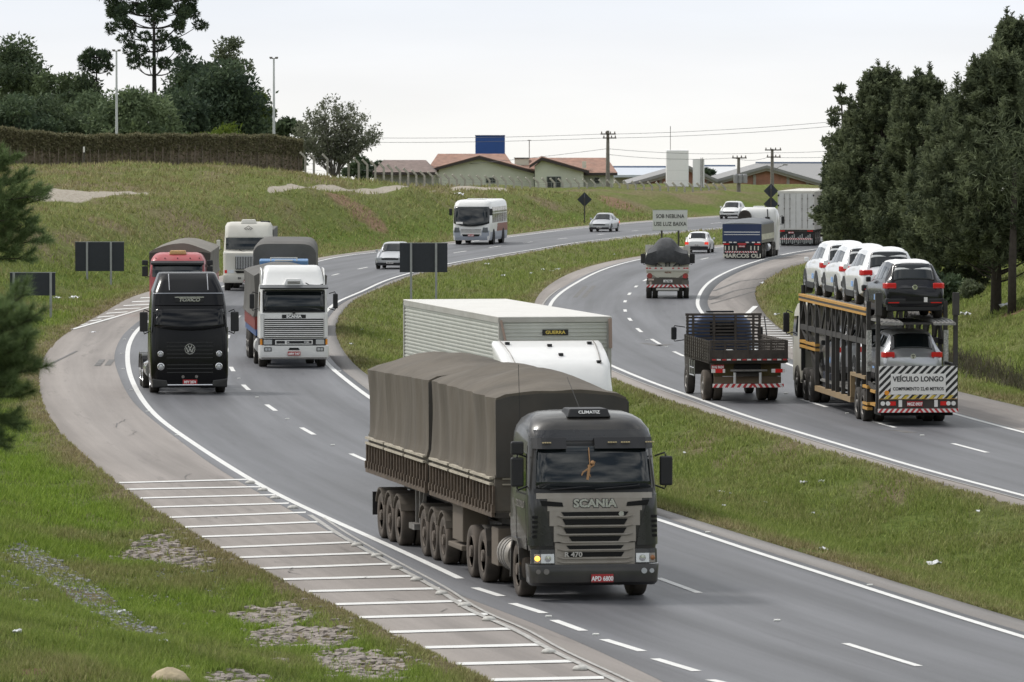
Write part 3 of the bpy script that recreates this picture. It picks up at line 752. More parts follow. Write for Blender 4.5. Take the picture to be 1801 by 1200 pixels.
def tarp_body(name, parent, x, y0, y1, zb, zt, hump, m_, sag=.05, wob=.03, seed=0, pitch=.0, ends=0):
    """a fabric cover: vertical sides with folds, arched top; y0 front, y1 rear"""
    Lh = y0 - y1; nl = max(10, int(Lh / .22)); R_ = random.Random(seed); rings = []
    ns = 10; ntp = 14
    for i in range(nl + 1):
        u = i / nl; y = y0 - Lh * u
        arch = hump * (1 + .22 * math.sin(u * math.pi * 4.3 + seed)) * (1 - ends * (1 - u) ** 7 - ends * .5 * u ** 7)
        P = []
        zz = zt + pitch * u
        for s in (1, -1):
            side = []
            for k in range(ns + 1):
                t = k / ns; z = zb + (zz - .06 - zb) * t
                f = mnoise.noise(Vector((y * 1.6 + seed, z * .35, s * 3))) * wob * 1.6 + mnoise.noise(Vector((y * 5 + seed, z * .9, s * 7))) * wob * .55
                f += -.03 * math.sin(t * math.pi) + (.035 if t < .05 else 0)
                side.append((s * (x + f), y, z + (mnoise.noise(Vector((y * 2, seed, 1))) * .03 if k == 0 else 0)))
            if s == 1: P += side
            else: left = side
        for k in range(1, ntp):
            a = k / ntp; xx = x * math.cos(a * math.pi); h = math.sin(a * math.pi) ** 1.15
            P.append((x * (1 - 2 * a) * .99, y, zz + arch * h + mnoise.noise(Vector((xx * 1.2, y * 1.3, seed))) * .03))
        P += left[::-1]
        rings.append(P)
    m = MB(); m.loft(rings, None, True)
    return m.build(name, m_, parent, auto=50)
def tri(root, *a): pass

# ----------------------------------------------------------------- 1. the big olive road train in front
def place(name, px, py, phi, label, cat, group=None, away=False, sc=1, dx=0):
    x, y = G(px, py)
    o = empty(name, (x + dx, y, 0), (-R(phi)) if away else (math.pi + R(phi)), label, cat, group)
    o.scale = (sc, sc, sc)
    return o

OLIVE = mat('dusty_dark_paint', (.014, .015, .017), .22, var=.08, dirt=.30, dcol=(.105, .090, .072), ds=1.6, coat=.3)
CABTOP = mat('dusty_cab_paint', (.012, .013, .017), .22, var=.08, dirt=.14, dcol=(.12, .11, .095), ds=1.4, coat=.4)
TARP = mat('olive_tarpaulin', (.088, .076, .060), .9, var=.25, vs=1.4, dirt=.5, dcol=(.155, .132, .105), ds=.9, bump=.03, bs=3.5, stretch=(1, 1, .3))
TARP2 = mat('shaded_tarpaulin_front', (.048, .047, .044), .8, var=.15, vs=1.5, dirt=.2)  # darker tarpaulin: the shade on the front faces is put into the colour
BOARD = mat('grey_side_board', (.088, .084, .072), .8, var=.2, vs=3, dirt=.5, dcol=(.16, .13, .10), ds=2)
BEIGE = mat('dusty_rail', (.46, .42, .34), .8, var=.2, vs=4, dirt=.25)
CAR_GR = mat('grey_beige_grille', (.36, .335, .30), .42, .15, var=.06, dirt=.35, dcol=(.22, .18, .14), ds=2.5)

def scania_r():
    t = place('articulated_truck', 1046, 1058, 10.1, 'olive and black articulated truck with two tarpaulin-covered trailers, nearest in the left carriageway', 'truck')
    lv = [(.28, -.02, -2.3, 1.20, .16), (.95, 0, -2.3, 1.22, .20), (1.25, -.01, -2.3, 1.23, .22), (1.9, -.03, -2.3, 1.23, .26), (2.03, -.06, -2.3, 1.22, .26),
          (2.95, -.26, -2.3, 1.18, .28), (3.08, -.30, -2.3, 1.17, .30), (3.22, -.36, -2.3, 1.14, .38), (3.36, -.50, -2.28, 1.06, .46), (3.44, -.70, -2.2, .95, .5), (3.49, -1.0, -2.1, .82, .5), (3.51, -1.3, -1.9, .6, .4)]
    body = [l for l in lv]
    m = MB(); shell(m, [(.95, -.03, -2.28, 1.20, .2)] + body[2:], OLIVE); cab = m.build('cab', None, t, auto=40)
    # darker corner panels and roof front
    for s in (1, -1):
        m = MB()
        def P(i, j, s=s):
            u = i / 6; z = 1.05 + .95 * j / 6; xin = .80 + .27 * (j / 6) ** 1.6; x = s * (xin + (1.235 - xin) * u)
            y = fy(lv, x, z); return (x, y + .02, z), (x, y - .04, z)
        m.grid(P, 6, 6); m.build('corner_panel', CABTOP, cab, auto=40)
    m = MB(); fpanel(m, lv, -1.16, 1.16, 3.0, 3.2, .03, nx=20, nz=3); m.build('roof_front', CABTOP, cab, auto=40)
    m = MB(); fpanel(m, lv, -1.10, 1.10, 2.10, 2.90, .012, nx=22, nz=6, taper=.04, zc=.02, bulge=.09); m.build('windshield', GLASS, cab, smooth=True)
    m = MB()
    fpanel(m, lv, -1.13, 1.13, 2.03, 2.11, .018, nx=22, nz=1); fpanel(m, lv, -1.12, 1.12, 2.89, 2.95, .018, nx=22, nz=1)
    wiper(m, lv, .85, 2.10, .05, 2.16, .10); wiper(m, lv, 0, 2.10, -.85, 2.17, .10)
    m.build('windshield_frame', BLK, cab)
    # sun visor, broken in the middle
    m = MB()
    for x0, x1 in ((.52, 1.14), (-1.14, -.02)):
        n = 8
        P = lambda i, j: ((lambda x, z: ((x, fy(lv, x, 2.95) + .20 - .16 * j / 3 * .8, z), (x, fy(lv, x, 2.95) + .12 - .1 * j / 3, z - .01)))(x0 + (x1 - x0) * i / n, 2.86 + .20 * j / 3))
        m.grid(P, n, 3)
    v = m.build('sun_visor', BLK, cab)
    for x0 in (.95, -.30, -.55, -1.02):
        m = MB()
        for k in range(4): m.box(x0 - k * .045, x0 - k * .045 + .03, fy(lv, x0, 2.95) + .15, fy(lv, x0, 2.95) + .185, 2.965, 2.985)
        m.build('marker_lamp', mat('marker', (.55, .45, .25), .4), v)
    # roof box
    m = MB(); m.loft([[(x * .42, -.62 + y, z) for x, y in ((-1, .05), (1, .05), (1.05, -.75), (-1.05, -.75))] if z < 3.5 else [(x * .36, -.68 + y, z) for x, y in ((-1, .05), (1, .05), (1.0, -.6), (-1.0, -.6))] for z in (3.42, 3.58)])
    rb = m.build('roof_air_unit', BLK, cab, bevel=.02); text('CLIMATIZ', .085, (0, -.575, 3.515), (R(62), 0, math.pi), WTX, rb, bold=.002, sx=1.1)
    # grille: beige surround with dark slots
    m = MB(); fpanel(m, lv, -.78, .78, 1.12, 1.42, .022, nx=14, nz=3); fpanel(m, lv, -.86, .86, 1.42, 1.74, .026, nx=14, nz=3)
    fpanel(m, lv, -1.10, 1.10, 1.93, 2.035, .03, nx=20, nz=2, zc=.0); fpanel(m, lv, -.90, .90, 1.70, 1.94, .028, nx=14, nz=3)
    fpanel(m, lv, -.76, .76, .70, 1.10, .035, nx=14, nz=4)
    g = m.build('grille', CAR_GR, cab, auto=40)
    m = MB()
    for z0, z1, hw_ in ((1.60, 1.68, .64), (1.44, 1.55, .62), (1.28, 1.38, .60), (1.135, 1.225, .50), (.985, 1.055, .55), (.84, .93, .56)):
        y = fy(lv, 0, z0) + .03
        m.profy([(-hw_ + .06, z0), (hw_ - .06, z0), (hw_, z1), (-hw_, z1)], y, y + .012)
    m.build('grille_slot', VOID, g)
    m = MB()
    for z0 in (1.575, 1.405, 1.245, 1.10, .955, .80, .72):
        y = fy(lv, 0, z0) + .045
        m.profy([(-.72, z0 + .035), (-.60, z0), (.60, z0), (.72, z0 + .035), (.60, z0 + .028), (-.60, z0 + .028)], y - .02, y + .025)
    m.build('grille_bar', CAR_GR, g, bevel=.006)
    for s in (1, -1):
        m = MB(); y = fy(lv, .8, 1.87) + .035
        m.profy([(s * .60, 1.78), (s * .62, 1.86), (s * 1.04, 1.90), (s * 1.0, 1.80)], y - .02, y + .006); m.build('grille_slot', VOID, g)
    text('SCANIA', .205, (0, fy(lv, 0, 1.85) + .032, 1.833), FRONT, mat('letter_backing', (.04, .04, .04), .6), g, bold=.020, sx=1.12, ext=.006)  # dark backing letters that outline the chrome ones
    text('SCANIA', .205, (0, fy(lv, 0, 1.85) + .035, 1.835), FRONT, CHROME, g, bold=.009, sx=1.12, ext=.012)
    m = MB(); m.lathe([(0, .05), (.02, .05), (.02, .001)], 14, 'y', (-.50, fy(lv, 0, 1.64) + .035, 1.64)); m.build('badge', CHROME, g)
    text('R 470', .13, (.42, fy(lv, 0, .88) + .075, .885), FRONT, mat('grey_badge', (.55, .53, .5), .4, .5), g, bold=.004, sx=1.1)
    # bumper, lamps
    m = MB(); shell(m, [(.30, -.06, -.55, 1.17, .10), (.36, .03, -.6, 1.22, .16), (.66, .06, -.6, 1.24, .18), (.70, .04, -.6, 1.24, .18)], OLIVE)
    bp = m.build('bumper', BLK, cab, auto=40)
    bl = [(.30, -.06, -.55, 1.17, .10), (.36, .03, -.6, 1.22, .16), (.66, .06, -.6, 1.24, .18), (.70, .04, -.6, 1.24, .18)]
    for s in (1, -1):
        m = MB(); fpanel(m, [(.70, .03, -.6, 1.235, .2), (.98, .0, -.6, 1.23, .2)], s * .76, s * 1.20, .71, .98, .005, nx=10, nz=2); m.build('lamp_housing', CABTOP, cab)
    for s in (1, -1):
        m = MB(); fpanel(m, [(.70, .03, -.6, 1.235, .2), (.98, .0, -.6, 1.23, .2)], s * .78, s * 1.03, .73, .90, .03, nx=6, nz=2); h = m.build('headlight', HEAD, cab)
        m = MB(); m.lathe([(0, .07), (.03, .06), (.035, .001)], 14, 'y', (s * .90, fy(lv, 0, .8) + .04, .81)); m.build('headlight_lens', CHROME, h)
        m = MB(); fpanel(m, [(.70, .03, -.6, 1.235, .2), (.98, .0, -.6, 1.23, .2)], s * 1.04, s * 1.15, .73, .90, .03, nx=4, nz=2); ind = m.build('indicator', mat('indicator_housing', (.30, .27, .24), .25), cab)
        m = MB(); m.lathe([(.0, .052), (.05, .045), (.055, .001)], 14, 'y', (s * 1.095, fy([(.70, .03, -.6, 1.235, .2), (.98, .0, -.6, 1.23, .2)], 1.095, .8), .815)); m.build('indicator_bulb', AMBLIT if s > 0 else mat('unlit_amber', (.35, .15, .06), .3), ind, smooth=True)
        for xf, rf, yf_ in ((.93, .055, .055), (1.08, .045, .035)):
            m = MB(); m.lathe([(0, rf), (.02, rf), (.02, .001)], 12, 'y', (s * xf, yf_, .57)); m.build('fog_light', HEAD if s < 0 else RIM, bp)
    plate(bp, -.13, .075, .44, 'APD 6800', True, .42, .15)
    for s in (1, -1):
        m = MB()
        for k in range(5): m.box(s * 1.14 - .05, s * 1.14 + .05, fy(lv, 1.14, 1.3) - .01, fy(lv, 1.14, 1.3) + .05, 1.2 + k * .09, 1.25 + k * .09)
        m.build('air_vent', VOID, cab)
    # side: window, door, steps
    for s in (1, -1):
        m = MB(); spanel(m, lv, s, ((-1.35, 2.05), (-.45, 2.05), (-.58, 2.75), (-1.35, 2.80)), .012); m.build('side_window', GLASS, cab)
        m = MB()
        for yy in (-.38, -1.42): spanel(m, lv, s, ((yy - .012, .95), (yy + .012, .95), (yy + .012 - .15, 2.9), (yy - .012 - .15, 2.9)), .004, nu=1)
        spanel(m, lv, s, ((-1.42, 1.98), (-.38, 1.98), (-.38, 2.01), (-1.42, 2.01)), .006)
        m.build('door_seam', VOID, cab)
        m = MB(); m.prof([(-.95, .35), (-1.02, .95), (-1.2, 1.12), (-1.72, 1.12), (-1.92, .95), (-1.98, .35), (-1.94, .35), (-1.86, .9), (-1.68, 1.06), (-1.24, 1.06), (-1.08, .9), (-1.0, .35)], s * 1.0, s * 1.26); m.build('mudguard', OLIVE, cab)
        mirror(cab, s * 1.42, -.30, 2.42, s, .55, .24, BLK, .08, two=(s > 0))
    text('CRUZALLO', .19, (1.245, -1.0, 1.78), SIDEP, mat('faded_lettering', (.20, .19, .17), .8), cab, sx=.9)
    # interior seen through the glass: a toy monkey hangs from a cord
    m = MB(); yy = fy(lv, 0, 2.5) + .15
    m.tube([(.10, yy - .08, 2.88), (.09, yy, 2.55)], .010, 5); m.tube([(.10, yy, 2.56), (.11, yy + .01, 2.48), (.14, yy + .01, 2.28)], .028, 6)
    m.tube([(.10, yy, 2.5), (.22, yy, 2.42), (.25, yy, 2.36)], .016, 5); m.tube([(.10, yy, 2.5), (.02, yy, 2.55), (.0, yy, 2.62)], .016, 5); m.tube([(.1, yy, 2.38), (.04, yy, 2.25)], .016, 5)
    m.lathe([(-.04, .005), (-.03, .03), (0, .042), (.03, .03), (.04, .005)], 10, 'z', (.04, yy, 2.60))
    m.build('hanging_toy', mat('tan_plush', (.42, .24, .12), .9), cab)
    # chassis, tank, fifth wheel
    m = MB(); m.box(-.45, .45, -7.2, -1.4, .75, 1.0); m.box(-.6, .6, -6.6, -4.2, .98, 1.2); m.build('chassis', DARK, t)
    m = MB(); m.lathe([(-3.55, .05), (-3.55, .29), (-3.5, .33), (-2.55, .33), (-2.5, .29), (-2.5, .05)], 22, 'y', (.92, 0, .70))
    tk = m.build('fuel_tank', mat('dull_aluminium', (.42, .40, .37), .4, .7, dirt=.4, ds=3), t, auto=40)
    m = MB()
    for y in (-2.75, -3.0, -3.3): m.lathe([(y - .03, .345), (y + .03, .345)], 22, 'y', (.92, 0, .70))
    m.build('tank_strap', RIM, tk)
    m = MB(); m.box(.75, 1.2, -4.35, -3.62, .42, 1.15); m.build('side_box', mat('dusty_box', (.12, .10, .08), .8, dirt=.5), t, bevel=.02)
    m = MB(); m.box(-1.2, -.75, -4.35, -2.4, .42, 1.0); m.build('side_box', MATS['dusty_box'], t, bevel=.02)
    for s in (1, -1): wheel(t, s * 1.06, -1.45, .52, .31, s, DUSTRUB, DUSTRIM)
    m = MB(); m.tube([(-.9, -1.45, .5), (.9, -1.45, .5)], .07, 6); m.build('axle', DARK, t)
    for y in (-5.15, -6.5): axle_set(t, y, 1.24, .52, True, DUSTRUB, DUSTRIM)
    for s in (1, -1):
        m = MB(); x0, x1 = (s * .72, s * 1.25)
        m.prof([(-4.55, .55), (-4.6, .85), (-4.75, 1.08), (-5.1, 1.13), (-5.1, 1.11), (-4.77, 1.05), (-4.63, .84), (-4.58, .55)], x0, x1); m.build('mudguard', DARK, t)
    # trailers
    def trailer(y0, y1, zt, pit, seed, axles, landing):
        tr = MB(); tr.box(-1.27, 1.27, y1, y0, 1.36, 1.5); tr.box(-.5, .5, y1 - (2.0 if landing else .1), y0 - .3, 1.02, 1.36)
        b = tr.build('trailer_bed', DARK, t)
        m = MB(); m.box(-1.295, 1.295, y1, y0, 1.46, 2.19)
        sb = m.build('side_board', BOARD, b)
        m = MB(); n = int((y0 - y1) / .36)
        for s in (1, -1):
            for k in range(n + 1):
                y = y1 + (y0 - y1) * k / n
                m.box(min(s * 1.30, s * 1.345), max(s * 1.30, s * 1.345), y - .035, y + .035, 1.42, 1.98)
                m.box(min(s * 1.30, s * 1.37), max(s * 1.30, s * 1.37), y - .05, y + .05, 1.46, 1.62)
            m.box(min(s * 1.30, s * 1.36), max(s * 1.30, s * 1.36), y1, y0, 1.38, 1.47)
        m.build('board_post', mat('rusty_post', (.10, .075, .055), .85, var=.3, vs=6), sb)
        m = MB()
        for s in (1, -1):
            q = 3
            for k in range(q):
                a = y1 + (y0 - y1) * k / q + .1; c = y1 + (y0 - y1) * (k + 1) / q - .1
                for z in (1.99, 2.10):
                    m.box(min(s * 1.30, s * 1.385), max(s * 1.30, s * 1.385), a, c, z, z + .045)
        for a, c in ((-1.15, -.45), (-.35, .35), (.45, 1.15)):
            for z in (1.99, 2.10): m.box(a, c, y0, y0 + .02, z, z + .03)
        m.build('board_rail', BEIGE, sb)
        tb = tarp_body('tarpaulin', t, 1.30, y0 + .02, y1 - .02, 2.13, zt, .34, TARP, seed=seed, pitch=pit, wob=.06, ends=.75)
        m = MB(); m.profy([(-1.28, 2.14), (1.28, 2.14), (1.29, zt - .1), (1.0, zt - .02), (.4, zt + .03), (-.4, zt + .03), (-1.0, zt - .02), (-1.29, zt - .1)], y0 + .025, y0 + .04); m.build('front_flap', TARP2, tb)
        for y in axles:
            axle_set(t, y, 1.17, .50, True, DUSTRUB, DUSTRIM)
        for s in (1, -1):
            for y in axles:
                m = MB(); pts = [(y + .60 * math.cos(a), .5 + .60 * math.sin(a)) for a in np.linspace(.15 * math.pi, .85 * math.pi, 9)]
                pts += [(y + .56 * math.cos(a), .5 + .56 * math.sin(a)) for a in np.linspace(.85 * math.pi, .15 * math.pi, 9)]
                m.prof(pts, s * .62, s * 1.20); m.build('mudguard', mat('dusty_guard', (.09, .078, .065), .85, dirt=.4), t)
        return b
    b1 = trailer(-3.42, -10.78, 3.72, .03, 3, (-10.2, -11.4, -12.6), True)
    text('GUERRA', .14, (0.72, -3.40, 1.42), FRONT, BEIGE, b1, bold=.004, sx=1.15)
    b2 = trailer(-11.32, -19.2, 3.74, -.1, 8, (-15.9, -17.1, -18.3), False)
    m = MB(); m.box(-1.2, 1.2, -19.25, -19.2, .45, .95); m.build('rear_flap', BLK, t)
    m = MB(); m.box(.70, 1.22, -8.75, -7.55, .62, 1.36); m.box(.62, 1.26, -9.05, -7.45, .46, .56); m.build('side_box', MATS['dusty_box'], t, bevel=.02)
    m = MB(); m.box(-1.22, -.70, -8.75, -7.55, .62, 1.36); m.build('side_box', MATS['dusty_box'], t, bevel=.02)
    for s in (1, -1):
        m = MB()
        for y in (-14.6, -15.1): m.box(s * .86 - .07, s * .86 + .07, y - .06, y + .06, .55, 1.4)
        m.bar((s * .86, -14.2, 1.35), (s * .86, -14.6, .8), .06); m.box(s * .86 - .2, s * .86 + .2, -15.2, -14.5, .42, .54)
        m.build('landing_leg', RIM, t)
    m = MB(); m.tube([(1.0, -2.35, 3.3), (1.02, -2.4, 4.35)], .006, 4); m.build('antenna', BLK, t); m = MB(); m.tube([(-.1, -1.9, 3.45), (.06, -2.5, 4.1)], .006, 4); m.build('antenna', BLK, t)
scania_r()

# ----------------------------------------------------------------- 2. white box truck behind it
CORR = mat('corrugated_aluminium', (.56, .57, .54), .42, .35, var=.05, vs=3, dirt=.25, dcol=(.36, .36, .30), ds=1.2)
BOXTOP = mat('box_roof', (.66, .65, .62), .6, var=.04, dirt=.2, dcol=(.45, .43, .38))
def box_truck():
    x, y = AT(976.5, 560, 149.5).x, 149.5
    t = empty('box_truck', (x, y, 0), math.pi + R(10.2), 'long corrugated aluminium box truck with a white cab roof, partly hidden behind the tarpaulin trailers', 'truck')
    Lb = 13.6; zt = 4.41; zb = 1.25; hw_ = 1.29
    m = MB(); m.box(-hw_ + .03, hw_ - .03, -Lb + .03, -.03, zb, zt - .03); m.build('box_core', CORR, t)
    def corr(n, z0, z1):
        P = []
        for k in range(n):
            a = z0 + (z1 - z0) * k / n; h = (z1 - z0) / n
            P += [(0, a), (0, a + h * .45), (.022, a + h * .55), (.022, a + h * .92)]
        return P
    pr = corr(34, zb + .08, zt - .12)
    for s in (1, -1):
        m = MB(); pts = [(s * (hw_ - .02 + d), z) for d, z in pr] + [(s * (hw_ - .06), pr[-1][1]), (s * (hw_ - .06), pr[0][1])]
        m.profy(pts, -Lb + .1, -.09); m.build('side_wall', CORR, t)
    m = MB(); m.prof([(d - .02, z) for d, z in pr] + [(-.06, pr[-1][1]), (-.06, pr[0][1])], -hw_ + .09, hw_ - .09)
    fw = m.build('front_wall', CORR, t)
    m = MB()
    for sx2 in (1, -1):
        for yy in (-.045, -Lb + .045): m.box(sx2 * hw_ - .075, sx2 * hw_ + .02 if sx2 > 0 else sx2 * hw_ + .075, yy - .05, yy + .05, zb, zt) if sx2 > 0 else m.box(-hw_ - .02, -hw_ + .075, yy - .05, yy + .05, zb, zt)
        m.box(min(sx2 * hw_, sx2 * (hw_ + .02)), max(sx2 * hw_, sx2 * (hw_ + .02)), -Lb, 0, zt - .12, zt); m.box(min(sx2 * hw_, sx2 * (hw_ + .02)), max(sx2 * hw_, sx2 * (hw_ + .02)), -Lb, 0, zb - .1, zb + .08)
    m.box(-hw_, hw_, -.02, .015, zt - .10, zt)
    m.build('box_frame', mat('frame_alu', (.50, .50, .47), .5, .3, dirt=.3), t)
    m = MB(); m.box(-hw_ - .02, hw_ + .02, -Lb, .01, zt, zt + .03); m.build('box_roof', BOXTOP, t, bevel=.012)
    m = MB(); m.box(-.30, .30, .008, .02, zt - .40, zt - .27); pl = m.build('name_board', BLK, fw); text('GUERRA', .105, (0, .024, zt - .335), FRONT, mat('yellow_lettering', (.62, .48, .10), .5), pl, bold=.003, sx=1.15)
    m = MB(); m.box(hw_ + .02, hw_ + .04, -2.9, -2.3, 3.2, 3.4); m.build('vent_plate', RIM, t)
    m = MB(); m.bar((hw_ - .02, .05, zt - .05), (hw_ - .12, .12, zt - .55), .05); m.build('air_hose', mat('hose', (.30, .22, .18), .7), t); m = MB(); m.bar((-hw_ + .02, .05, zt - .02), (-hw_ + .02, .1, zt - .7), .07); m.build('air_hose', mat('hose', (.30, .22, .18), .7), t)
    m = MB(); m.box(-.45, .45, -Lb + .5, 2.3, .8, 1.12); m.box(-hw_ + .1, hw_ - .1, -Lb, 0, 1.12, 1.25); m.build('chassis', DARK, t)
    m = MB()
    lv = [(.35, 2.75, .5, 1.22, .15), (1.9, 2.72, .5, 1.24, .2), (2.9, 2.5, .5, 1.2, .25), (3.15, 2.35, .45, 1.2, .28), (3.42, 2.1, .4, 1.24, .3), (3.65, 1.5, .35, 1.26, .26), (3.84, .85, .32, 1.27, .22), (3.90, .62, .32, 1.22, .16)]
    lv = [(a, b - .1, c, d, e_) for a, b, c, d, e_ in lv]
    shell(m, lv, None, dens=2); cab = m.build('cab', WHITE, t, smooth=True); cab.location = (.30, 0, 0)
    for s in (1, -1):
        m = MB(); m.tube([(s * 1.08, .45, 3.915), (s * 1.06, .9, 3.845), (s * 1.02, 1.45, 3.68), (s * .98, 2.0, 3.44)], .012, 4); m.build('fairing_seam', RIM, cab)
    m = MB(); fpanel(m, lv, -1.1, 1.1, 2.0, 2.8, .01); m.build('windshield', GLASS, cab)
    m = MB(); fpanel(m, lv, -.8, .8, .9, 1.8, .01); m.build('grille', BLK, cab)
    for s in (1, -1):
        m = MB(); fpanel(m, lv, s * .85, s * 1.15, .6, .8, .01, nx=3, nz=2); m.build('headlight', HEAD, cab)
    for px_, py_ in ((.95, .75), (-.95, .75), (0, .9), (-.15, 1.5), (-.95, 1.9)):
        m = MB(); z = 3.84 if py_ < 1 else 3.66
        # small black clearance lamps on the roof fairing
        zz = np.interp(py_, [.6, .75, 1.4, 2.0], [3.90, 3.84, 3.65, 3.42]); m.box(px_ - .05, px_ + .05, py_ - .05, py_ + .05, zz - .05, zz + .05); m.build('clearance_lamp', BLK, cab)
    for s in (1, -1): wheel(t, s * 1.06 + .3, 1.3, .52, .31, s); mirror(cab, s * 1.45, 2.3, 2.35, s, .5, .22, BLK, .1)
    for y in (-1.5, -2.8, -10.2, -11.4, -12.6): axle_set(t, y, 1.25)
box_truck()
# ----------------------------------------------------------------- other trucks coming towards us
def bumper_cab(parent, lv, m_, name='cab', dens=1, ang=40):
    m = MB(); shell(m, lv, None, dens=dens); return m.build(name, m_, parent, auto=ang)
BLACK = mat('gloss_black_paint', (.004, .004, .005), .2, spec=.3)
BGLASS = mat('black_tinted_glass', (.004, .004, .005), .06, spec=.4)
def black_tractor():
    t = place('tractor_truck', 334, 694, 6.3, 'glossy black tractor truck with round chrome lamps, in front of the red-roofed truck', 'truck')
    t.scale = (1, 1, 1.02)
    lv = [(.22, -.05, -.9, 1.20, .16), (.62, .02, -1.0, 1.24, .2), (1.1, .0, -2.3, 1.24, .22), (1.9, -.04, -2.3, 1.23, .25), (2.75, -.20, -2.3, 1.19, .26), (3.18, -.42, -2.3, 1.14, .28), (3.22, -.46, -2.3, 1.13, .28),
          (3.50, -.72, -2.28, 1.02, .3), (3.74, -1.0, -2.2, .93, .3), (3.80, -1.15, -2.1, .88, .3)]
    cab = bumper_cab(t, lv, BLACK)
    m = MB(); fpanel(m, lv, -1.13, 1.13, 2.02, 2.68, .012, nx=20, nz=6, taper=.03, zc=.10, bulge=.07); m.build('windshield', BGLASS, cab, smooth=True)
    m = MB(); fpanel(m, lv, -1.12, 1.12, 2.80, 3.14, .05, nx=20, nz=4, taper=.05); v = m.build('upper_visor', BLACK, cab, auto=40)
    m = MB(); yy = fy(lv, 0, 2.95) + .06; m.box(-.46, .46, yy - .02, yy + .03, 2.90, 3.03); sg = m.build('name_sign', BLK, v)
    m = MB(); m.box(-.47, .47, yy + .0, yy + .035, 3.035, 3.065); m.build('chrome_trim', CHROME, sg)
    text('TOXICO', .15, (0, yy + .034, 2.965), FRONT, CHROME, sg, bold=.005, sx=1.15, shear=.2)
    m = MB(); fpanel(m, lv, -1.14, 1.14, 3.155, 3.185, .06, nx=16, nz=1); m.build('chrome_trim', mat('soft_chrome', (.25, .26, .28), .3, .8), v)
    m = MB()
    for x in (-.62, .62): m.tube([(x, fy(lv, x, 3.25) - .0, 3.26), (x, -.74, 3.52), (x, -1.0, 3.76)], .018, 5)
    m.build('roof_seam', MATS['soft_chrome'], cab)
    m = MB()
    for z in (1.62, 1.50, 1.38, 1.26, 1.14): m.box(-.74, .74, fy(lv, 0, z) + .0, fy(lv, 0, z) + .022, z, z + .03)
    for z in (.92, .80, .68): m.box(-.74, .74, fy(lv, 0, z) + .0, fy(lv, 0, z) + .022, z, z + .03)
    g = m.build('grille', mat('dark_trim', (.035, .035, .037), .35, .3), cab)
    m = MB(); y = fy(lv, 0, 1.42) + .03
    m.lathe([(y, .165), (y + .012, .17), (y + .02, .15), (y + .02, .145), (y + .01, .14)], 28, 'y', (0, 0, 1.43)); em = m.build('emblem_disc', BLK, g)
    m = MB(); yq = y + .028
    m.lathe([(y, .172), (y + .03, .168), (y + .03, .150), (y, .148)], 28, 'y', (0, 0, 1.43))
    for pts in (((-.06, .11), (0, .0), (.06, .11)), ((-.115, .05), (-.055, -.11), (0, .02), (.055, -.11), (.115, .05))):
        for a, b_ in zip(pts, pts[1:]): m.bar((a[0], yq, 1.43 + a[1]), (b_[0], yq, 1.43 + b_[1]), .030, .03)
    m.build('emblem', CHROME, em)
    for x, z, r in ((.94, 1.28, .095), (-.94, 1.28, .095), (.93, .88, .115), (-.93, .88, .115)):
        m = MB(); y = fy(lv, x, z); m.lathe([(y - .02, r), (y + .03, r), (y + .04, r * .8), (y + .02, r * .7), (y + .015, .001)], 20, 'y', (x, 0, z)); h = m.build('headlight', CHROME, cab, auto=30)
        m = MB(); m.lathe([(y + .02, r * .68), (y + .04, r * .4), (y + .045, .001)], 16, 'y', (x, 0, z)); m.build('headlight_lens', HEAD, h, smooth=True)
    for x in (-.16, .27): m = MB(); m.lathe([(.0, .05), (.04, .05), (.04, .001)], 10, 'y', (x - .05, .0, .56)); m.build('fog_light', RIM, cab)
    m = MB(); m.lathe([(0, .09), (.02, .085), (.02, .001)], 14, 'y', (.92, fy(lv, .92, 2.48), 2.48)); m.lathe([(0, .07), (.025, .06), (.025, .001)], 14, 'y', (1.0, fy(lv, 1.0, 2.42), 2.40)); m.build('sticker', WHR, cab)
    m = MB(); m.tube([(-.72, .06, .30), (.72, .06, .30)], .03, 8); m.build('bumper_bar', CHROME, cab)
    plate(cab, 0, .05, .40, 'MFY 2874', True, .46, .14)
    for s in (1, -1):
        m = MB(); m.loft([[(s * (.70 + dx), dy, dz + .32) for dx, dy, dz in ((0, .05, -.08), (.5, 0, -.10), (.5, -.4, -.10), (0, -.4, -.08), )], [(s * (.74 + dx), dy, dz + .45) for dx, dy, dz in ((0, .04, 0), (.46, .02, .05), (.46, -.4, .05), (0, -.4, 0))]]); m.build('bumper_guard', mat('soft_plastic', (.03, .03, .03), .35), cab, bevel=.03)
        mirror(cab, s * 1.46, -.25, 2.28, s, .62, .26, BLK, .06)
        m = MB(); spanel(m, lv, s, ((-1.5, 2.05), (-.55, 2.05), (-.7, 2.65), (-1.5, 2.68)), .008); m.build('side_window', BGLASS, cab)
        m = MB(); m.tube([(s * 1.24, -.52, 1.3), (s * 1.25, -.5, 2.1)], .018, 6); m.build('grab_handle', CHROME, cab)
        m = MB(); m.tube([(s * 1.02, -1.9, .8), (s * 1.02, -1.9, 1.0), (s * 1.25, -3.4, .85)], .05, 8); m.build('exhaust_trim', CHROME, t)
        wheel(t, s * 1.06, -1.42, .50, .30, s, RUB, ALU)
        m = MB(); m.lathe([(-4.1, .05), (-4.1, .3), (-2.7, .3), (-2.7, .05)], 18, 'y', (s * .98, 0, .68)); m.build('fuel_tank', mat('polished_alu', (.5, .5, .5), .25, .9), t, auto=40)
        for yb in (-5.0, -6.3):
            pts = [(yb + .62 * math.cos(a), .5 + .62 * math.sin(a)) for a in np.linspace(.05 * math.pi, .95 * math.pi, 10)] + [(yb + .57 * math.cos(a), .5 + .57 * math.sin(a)) for a in np.linspace(.95 * math.pi, .05 * math.pi, 10)]
            m = MB(); m.prof(pts, s * .68, s * 1.28); m.build('mudguard', BLACK, t)
